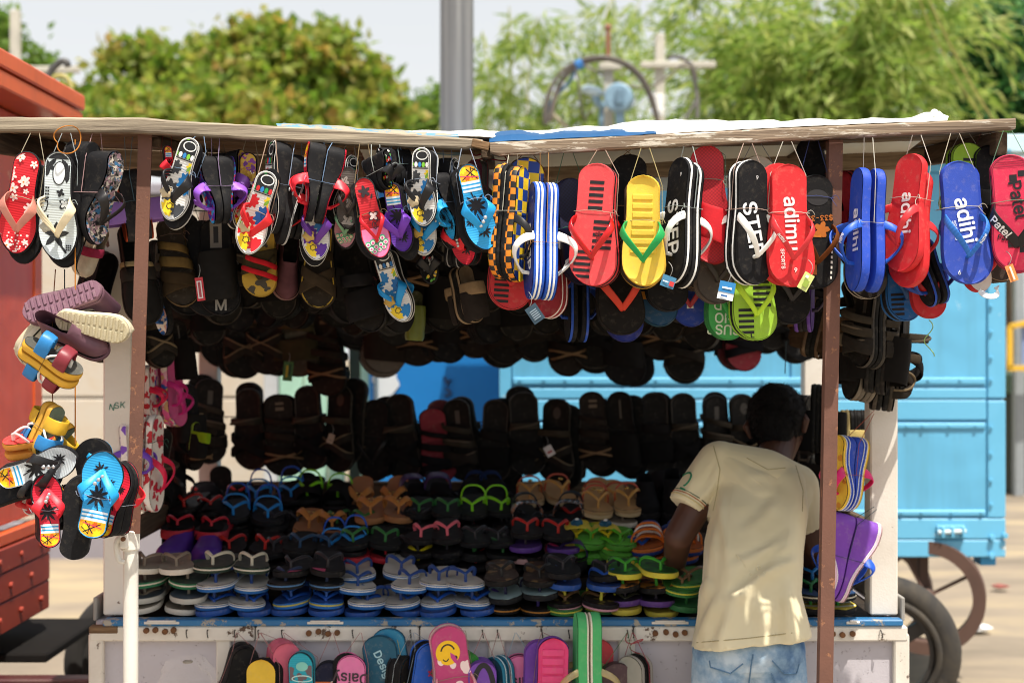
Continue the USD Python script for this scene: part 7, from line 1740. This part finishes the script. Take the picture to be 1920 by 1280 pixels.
def hand(w, fwd, dn, side, curl=.5):
    """palm, four fingers of unequal length and a thumb leaving the side of the palm"""
    fwd = fwd / np.linalg.norm(fwd); sd = np.cross(fwd, dn); sd /= np.linalg.norm(sd); dn = np.cross(sd, fwd)
    pc_ = w + fwd * .012
    ps = [hull(*[ball(pc_ + sd * a * .026 + fwd * e, .012) for a in (-1, 1) for e in (0, .055)])]
    for i, ln in enumerate((.052, .062, .058, .044)):
        b0 = pc_ + fwd * .056 + sd * (-.027 + .018 * i)
        b1 = b0 + (fwd * math.cos(curl) + dn * math.sin(curl)) * ln * .45
        b2 = b1 + (fwd * math.cos(curl * 2) + dn * math.sin(curl * 2)) * ln * .32
        b3 = b2 + (fwd * math.cos(curl * 2.7) + dn * math.sin(curl * 2.7)) * ln * .23
        ps += chain([b0, b1, b2, b3], [.0085, .0078, .0072, .0062])
    t0 = pc_ + sd * side * .026 + fwd * .008
    t1 = t0 + sd * side * .024 + fwd * .022 + dn * .006; t2 = t1 + fwd * .026 + dn * .010 + sd * side * .004
    ps += chain([t0, t1, t2], [.011, .0095, .0075])
    return ps
parts = []
parts += chain([pel, waist, chest, up], [.055, .055, .066, .050])
parts += [hull(ball(shL, .045), ball(shR, .045), ball(up, .055)), hull(ball(nb, .050), ball(nt, .046)), hull(ball(up, .05), ball(nb, .048))]
parts += chain([shL, elL, wrL], [.050, .037, .026]) + chain([shR, elR, wrR], [.048, .036, .026])
parts += chain([hipL, knL, anL], [.068, .052, .040]) + chain([hipR, knR, anR], [.068, .052, .040])
parts += [hull(ball(anL, .036), ball(anL + [0, .13, -.03], .03)), hull(ball(anR, .036), ball(anR + [0, .13, -.03], .03))]
# head: skull, jaw, face turned down and to the right
fw = np.array([.38, .80, -.46]); fw /= np.linalg.norm(fw)
upv = np.array([.05, .45, .89]); upv -= fw * (upv @ fw); upv /= np.linalg.norm(upv); rt = np.cross(fw, upv)
parts += [ball(hd, .076, (.94, 1.08, 1.10)), hull(ball(hd + fw * .02 - upv * .03, .064), ball(hd + fw * .050 - upv * .088, .030)), hull(ball(hd - fw * .03 - upv * .05, .05), ball(nt, .046))]
parts += [hull(ball(hd + fw * .082 + upv * .0, .008), ball(hd + fw * .098 - upv * .030, .012)), ball(hd + fw * .086 - upv * .058, .012, (1.4, 1, .8))]
for s_ in (-1, 1):
    e0 = hd + rt * s_ * .074 - fw * .010 - upv * .022
    parts += [hull(ball(e0 + upv * .020 - fw * .006, .010), ball(e0 + upv * .002 + rt * s_ * .006 - fw * .012, .012), ball(e0 - upv * .022, .007))]
parts += hand(wrL, np.array([.02, .75, -.55]), np.array([0, -.5, -.8]), 1, .55)
parts += hand(wrR, np.array([-.2, .8, -.5]), np.array([0, -.5, -.8]), -1, .55)
body = solid(parts, .011, 6)
PER = thing('person', 'person in a pale yellow T-shirt and faded jeans leaning over the counter, seen from behind', 'person', at=(pel[0], pel[1], 0))
base = np.array([pel[0], pel[1], 0.0])
bd = obj('body', (body.vertices - base, body.faces), SKIN, PER, smooth=True)
EYE_W = plain('eye_white', '#d8d2c8', rough=0.2)
for s_ in (-1, 1):
    m_ = trimesh.creation.icosphere(2, .0115); m_.apply_translation(hd + fw * .068 + rt * s_ * .030 + upv * .004 - base)
    obj('eye', m_, EYE_W, bd, smooth=True)
# hair
hp = [ball(hd + upv * .010 - fw * .006, .084, (.97, 1.10, 1.10)), hull(ball(hd - fw * .036 - upv * .02, .064), ball(hd - fw * .046 - upv * .068, .046)), ball(hd + upv * .05 + fw * .028, .050)]
cut = manifold3d.Manifold.cube([.3, .3, .3], True)
hm = manifold3d.Manifold.batch_boolean(hp, manifold3d.OpType.Add)
face = hull(ball(hd + fw * .13 - upv * .02, .075), ball(hd + fw * .12 - upv * .12, .09))
ears = hull(ball(hd + rt * .10 - upv * .035 + fw * .004, .026), ball(hd + rt * .10 - upv * .12 + fw * .03, .05)) + hull(ball(hd - rt * .10 - upv * .035 + fw * .004, .026), ball(hd - rt * .10 - upv * .12 + fw * .03, .05))
hm = (hm - face - ears).refine_to_length(.006).to_mesh()
ht = trimesh.Trimesh(hm.vert_properties[:, :3], hm.tri_verts, process=True)
trimesh.smoothing.filter_taubin(ht, iterations=6)
vn = ht.vertex_normals
ht.vertices = ht.vertices + vn * (.006 * (meshkit.fbm(ht.vertices * 60, 3)[:, None] - .4) + .005 * (meshkit.noise(ht.vertices * 28, 3)[:, None] - .5))
hair = obj('hair', (ht.vertices - base, ht.faces), HAIR, PER, smooth=True)
rg = np.random.default_rng(4)
pk = rg.choice(len(ht.vertices), 2600); pv = ht.vertices[pk]; pn = ht.vertex_normals[pk]
flow = -fw * .5 - upv * .55 + rg.normal(size=(2600, 3)) * .35
flow = flow - pn * (flow * pn).sum(1, keepdims=True) * .8 + pn * .35
flow /= np.linalg.norm(flow, axis=1, keepdims=True)
ln = rg.uniform(.007, .015, (2600, 1))
cp = np.stack([pv - pn * .002, pv + flow * ln * .5, pv + flow * ln - upv * ln * .25], 1) - base
cv = UsdGeom.BasisCurves.Define(stage, str(hair.GetPath()) + '/strands')
cv.CreateTypeAttr('linear'); cv.CreateCurveVertexCountsAttr([3] * 2600)
cv.CreatePointsAttr([Gf.Vec3f(*map(float, p_)) for p_ in cp.reshape(-1, 3)]); cv.CreateWidthsAttr([.0011, .0009, .0004] * 2600); cv.SetWidthsInterpolation('vertex')
UsdShade.MaterialBindingAPI.Apply(cv.GetPrim()).Bind(HAIR)
tag(cv.GetPrim(), kind='stuff')
# shirt
SH = M('pale_yellow_jersey', {
    'tc': ('texture_coordinate', {}), 'n': ('noise_texture', {'scale': 6.0, 'detail': 5.0}), 'r': ('rgb_ramp', {'ramp': [(0.3, lin('#cdc19c')), (0.7, lin('#dad0af'))]}),
    'n2': ('noise_texture', {'scale': 600.0, 'detail': 2.0}), 'b': ('bump', {'strength': 0.25, 'distance': 0.001}), 'p': ('principled_bsdf', {'roughness': 0.85, 'sheen_weight': 0.2, 'specular_ior_level': 0.2})},
    [('tc.object', 'n.vector'), ('tc.object', 'n2.vector'), ('n.fac', 'r.fac'), ('r.color', 'p.base_color'), ('n2.fac', 'b.height'), ('b.normal', 'p.normal')])
slL = J(1290, 942, 3.64); slR = J(1508, 985, 3.74)
hemz = J(0, 1216, 3.40)[2]
sp = []
for k in range(0, 1):
    secs = [(J(1412, 1215, 3.47), .150, .135), (J(1408, 1110, 3.50), .122, .125), (J(1412, 1030, 3.55), .124, .125), (J(1420, 960, 3.61), .128, .110), (J(1424, 905, 3.67), .118, .088)]
    for a_, e_ in zip(secs[:-1], secs[1:]):
        sp.append(hull(*[ball(c_ + [sx * (w_ - .06), 0, 0], .06, (1, dp / .06 * .9, .8)) for c_, w_, dp in (a_, e_) for sx in (-1, 1)]))
    # flare at the right hem
    sp.append(hull(ball(J(1430, 1150, 3.46), .09), ball(J(1494, 1212, 3.42), .035), ball(J(1385, 1222, 3.44), .09)))
    sp.append(hull(ball(J(1330, 1216, 3.44), .035), ball(J(1370, 1120, 3.48), .08), ball(J(1400, 1215, 3.44), .08)))
sp += [hull(ball(shL, .062), ball(shR, .060), ball(up, .09), ball(nb + [0, -.02, -.035], .050)), hull(ball(shL, .060), ball(J(1420, 950, 3.64), .10)), hull(ball(shR, .058), ball(J(1425, 960, 3.64), .10))]
sp += [hull(ball(shL, .064), ball(slL, .050)), hull(ball(shR, .062), ball(slR, .050))]
sm = manifold3d.Manifold.batch_boolean(sp, manifold3d.OpType.Add)
# cut hem, cuffs and neckline
def trim(m, p, n):
    n = np.asarray(n, float) / np.linalg.norm(n)
    return m.trim_by_plane(list(map(float, n)), float(n @ p))
sm = trim(sm, J(1400, 1214, 3.36), (-.10, 0.10, 1))
dL = elL - shL; dL = dL / np.linalg.norm(dL); dR = elR - shR; dR = dR / np.linalg.norm(dR)
def cutend(m, p, dirv, r):
    """takes away what lies beyond p along dirv within r of it"""
    b_ = manifold3d.Manifold.cylinder(.2, r, r, 24)
    z_ = dirv; x_ = np.cross(z_, [0, 1, 0]); x_ /= np.linalg.norm(x_); y_ = np.cross(z_, x_)
    T = np.c_[x_, y_, z_, p]
    return m - b_.transform(T.tolist())
sm = cutend(sm, slL + dL * .012, dL, .085)
sm = cutend(sm, slR + dR * .012, dR, .085)
neck = hull(ball(nb + [0.003, .0, .012], .052), ball(nt + [0, 0, .06], .06))
sm = sm - neck
mm = sm.refine_to_length(.010).to_mesh()
st = trimesh.Trimesh(mm.vert_properties[:, :3], mm.tri_verts, process=True)
trimesh.smoothing.filter_taubin(st, lamb=.5, nu=.52, iterations=14)
V = st.vertices.copy(); Nn = st.vertex_normals
PX = V[:, 0] / V[:, 1] * FPX + 960; PY = 640 - (V[:, 2] - EYE) / V[:, 1] * FPX          # coordinates on the shirt, metres turned into convenient units
def fold(x0, y0, x1, y1, wd, amp, sharp=1.0):
    """a soft ridge along a curve from one point of the shirt to another"""
    dx, dy = x1 - x0, y1 - y0; L_ = math.hypot(dx, dy)
    s_ = ((PX - x0) * dx + (PY - y0) * dy) / L_; t_ = ((PX - x0) * -dy + (PY - y0) * dx) / L_
    t_ = t_ + 10 * np.sin(s_ / L_ * 3.1 + x0)
    env = np.clip(np.minimum(s_, L_ - s_) / (L_ * .3), 0, 1)
    return 1.0 * amp * env * (np.exp(-(t_ / wd) ** 2) - .6 * np.exp(-((t_ - wd * 1.6) / wd) ** 2))
back = np.clip(-Nn[:, 1] * 2 + .4, 0, 1)
D = sum(fold(*a) for a in ((1495, 1010, 1345, 1130, 9, .010), (1498, 1035, 1350, 1165, 10, .009), (1490, 985, 1365, 1075, 9, .008), (1340, 935, 1330, 1150, 9, .008), (1362, 900, 1352, 1080, 8, .006), (1500, 1060, 1400, 1075, 8, .008), (1470, 925, 1380, 1000, 12, .006),
    (1340, 1100, 1320, 1220, 12, .011), (1372, 1130, 1360, 1225, 12, .008), (1420, 1120, 1425, 1225, 14, .006), (1466, 1090, 1492, 1215, 12, .011), (1345, 860, 1310, 945, 8, .006), (1330, 850, 1280, 930, 8, .004), (1400, 880, 1480, 910, 10, .005)))
D = D * back + .006 * (meshkit.fbm(V * [10, 10, 6], 3) - .5)
st.vertices = V + Nn * D[:, None]
shirt = obj('shirt', (st.vertices - base, st.faces), SH, PER, smooth=50)
# cuff stripes, hem seam and sleeve emblem
def looppts(c_, dirv, r, n=28):
    x_ = np.cross(dirv, [0, 1, 0]); x_ /= np.linalg.norm(x_); y_ = np.cross(dirv, x_)
    a = np.linspace(0, 2 * np.pi, n)[:, None]
    o_ = c_ + (np.cos(a) * x_ + np.sin(a) * y_) * .12
    loc, _, _ = trimesh.proximity.closest_point(st, c_ + (np.cos(a) * x_ + np.sin(a) * y_) * r)
    return loc
for off, cc, r_ in ((.000, '#c9b98a', .0022), (-.008, '#a8603a', .0016), (-.014, '#4a5a48', .0014)):
    obj('cuff_stripe', tube(looppts(slL + dL * off, dL, .052) - base, r_, 5), cloth(cc), shirt, smooth=True)
# a stitched green emblem on the left sleeve
for pts in (((1281, 892), (1290, 886), (1296, 892), (1290, 904), (1282, 910)), ((1276, 914), (1284, 918))):
    q3 = np.array([P(a, e, 3.40) for a, e in pts])
    loc = []
    for p_ in q3:
        o_ = np.array([0, 0, EYE]); dr_ = p_ - o_; dr_ /= np.linalg.norm(dr_)
        l_, _, _ = st.ray.intersects_location([o_], [dr_], multiple_hits=False)
        if len(l_): loc.append(l_[0] - dr_ * .0015)
    if len(loc) >= 2:
        obj('sleeve_emblem', tube(spline(loc, 12) - base, .0028, 5), cloth('#2f7a5a'), shirt, smooth=True)
# stitched hem, shoulder and armhole seams
def onshirt(pts, n=7, off=.0006):
    q_ = []
    for a_, e_ in zip(pts[:-1], pts[1:]):
        for k in range(n):
            o_ = np.array([0, 0, EYE]); dr_ = P(a_[0] + (e_[0] - a_[0]) * k / n, a_[1] + (e_[1] - a_[1]) * k / n, 3.4) - o_; dr_ /= np.linalg.norm(dr_)
            l_, _, _ = st.ray.intersects_location([o_], [dr_], multiple_hits=False)
            if len(l_): q_.append(l_[0] - dr_ * off)
    return np.array(q_)
for pts in (((1306, 1204), (1400, 1196), (1500, 1184)), ((1338, 836), (1350, 880), (1344, 925), (1336, 962)), ((1492, 872), (1506, 920), (1504, 965)), ((1400, 858), (1440, 880), (1478, 876))):
    q_ = onshirt(pts)
    if len(q_) > 4:
        obj('seam', tube(q_ - base, .0011, 5), cloth('#a89c78'), shirt, smooth=True)
# jeans
JN = M('faded_denim', {
    'tc': ('texture_coordinate', {}), 'n': ('noise_texture', {'scale': 9.0, 'detail': 6.0, 'roughness': 0.6}), 'r': ('rgb_ramp', {'ramp': [(0.36, lin('#40618a')), (0.5, lin('#7d9ab4')), (0.64, lin('#b4c4d0'))]}),
    'n2': ('noise_texture', {'scale': 500.0}), 'b': ('bump', {'strength': 0.4, 'distance': 0.001}), 'p': ('principled_bsdf', {'roughness': 0.85, 'specular_ior_level': 0.2})},
    [('tc.object', 'n.vector'), ('tc.object', 'n2.vector'), ('n.fac', 'r.fac'), ('r.color', 'p.base_color'), ('n2.fac', 'b.height'), ('b.normal', 'p.normal')])
jp = [hull(ball(hipL + [.0, 0, .03], .080, (1, 1.15, 1)), ball(hipR + [0, 0, .03], .080, (1, 1.15, 1)), ball(waist + [0, 0, -.06], .075))] + chain([hipL, knL, anL + [0, 0, .02]], [.082, .068, .060]) + chain([hipR, knR, anR + [0, 0, .02]], [.082, .068, .060])
jm = manifold3d.Manifold.batch_boolean(jp, manifold3d.OpType.Add).trim_by_plane([0, 0, 1], .06).refine_to_length(.012).to_mesh()
jt = trimesh.Trimesh(jm.vert_properties[:, :3], jm.tri_verts, process=True)
trimesh.smoothing.filter_taubin(jt, iterations=10)
jt.vertices = jt.vertices + jt.vertex_normals * (.010 * (meshkit.fbm(jt.vertices * [14, 14, 7], 3)[:, None] - .5))
jeans = obj('jeans', (jt.vertices - base, jt.faces), JN, PER, smooth=50)
def onback(tm, px, py, off=.002):
    o_ = np.array([0, 0, EYE]); dr_ = P(px, py, 3.4) - o_; dr_ /= np.linalg.norm(dr_)
    l_, _, _ = tm.ray.intersects_location([o_], [dr_], multiple_hits=False)
    return l_[0] - dr_ * off if len(l_) else None
SEAM = cloth('#5f7f9c')
for pts in (((1330, 1238), (1332, 1250), (1370, 1262), (1398, 1240)), ((1448, 1238), (1470, 1262), (1494, 1262), (1500, 1240)), ((1412, 1226), (1408, 1250), (1404, 1285)), ((1446, 1262), (1462, 1300), (1500, 1300))):
    q_ = []
    for a_, e_ in zip(pts[:-1], pts[1:]):
        for k in range(6):
            p_ = onback(jt, a_[0] + (e_[0] - a_[0]) * k / 6, a_[1] + (e_[1] - a_[1]) * k / 6)
            if p_ is not None: q_.append(p_)
    if len(q_) > 3:
        obj('seam', tube(np.array(q_) - base, .0016, 5), SEAM, jeans, smooth=True)
for a_ in (anL, anR):
    m_ = solid([hull(ball(a_ + [0, -.03, -.03], .042), ball(a_ + [0, .14, -.035], .038)), hull(ball(a_ + [0, -.02, .0], .048), ball(a_ + [0, .05, -.01], .045))], .012, 4)
    m_.vertices[:, 2] = np.maximum(m_.vertices[:, 2], .012)
    obj('shoe', (m_.vertices - base, m_.faces), cloth('#33302e'), PER, smooth=True)
# wristband
obj('wristband', tube((wrR + .030 * np.stack([np.cos(np.linspace(0, 6.283, 20)), 0.3 * np.sin(np.linspace(0, 6.283, 20)), .95 * np.sin(np.linspace(0, 6.283, 20))], 1)) - base, .003, 6), plain('dark_band', '#22201f'), PER, smooth=True)
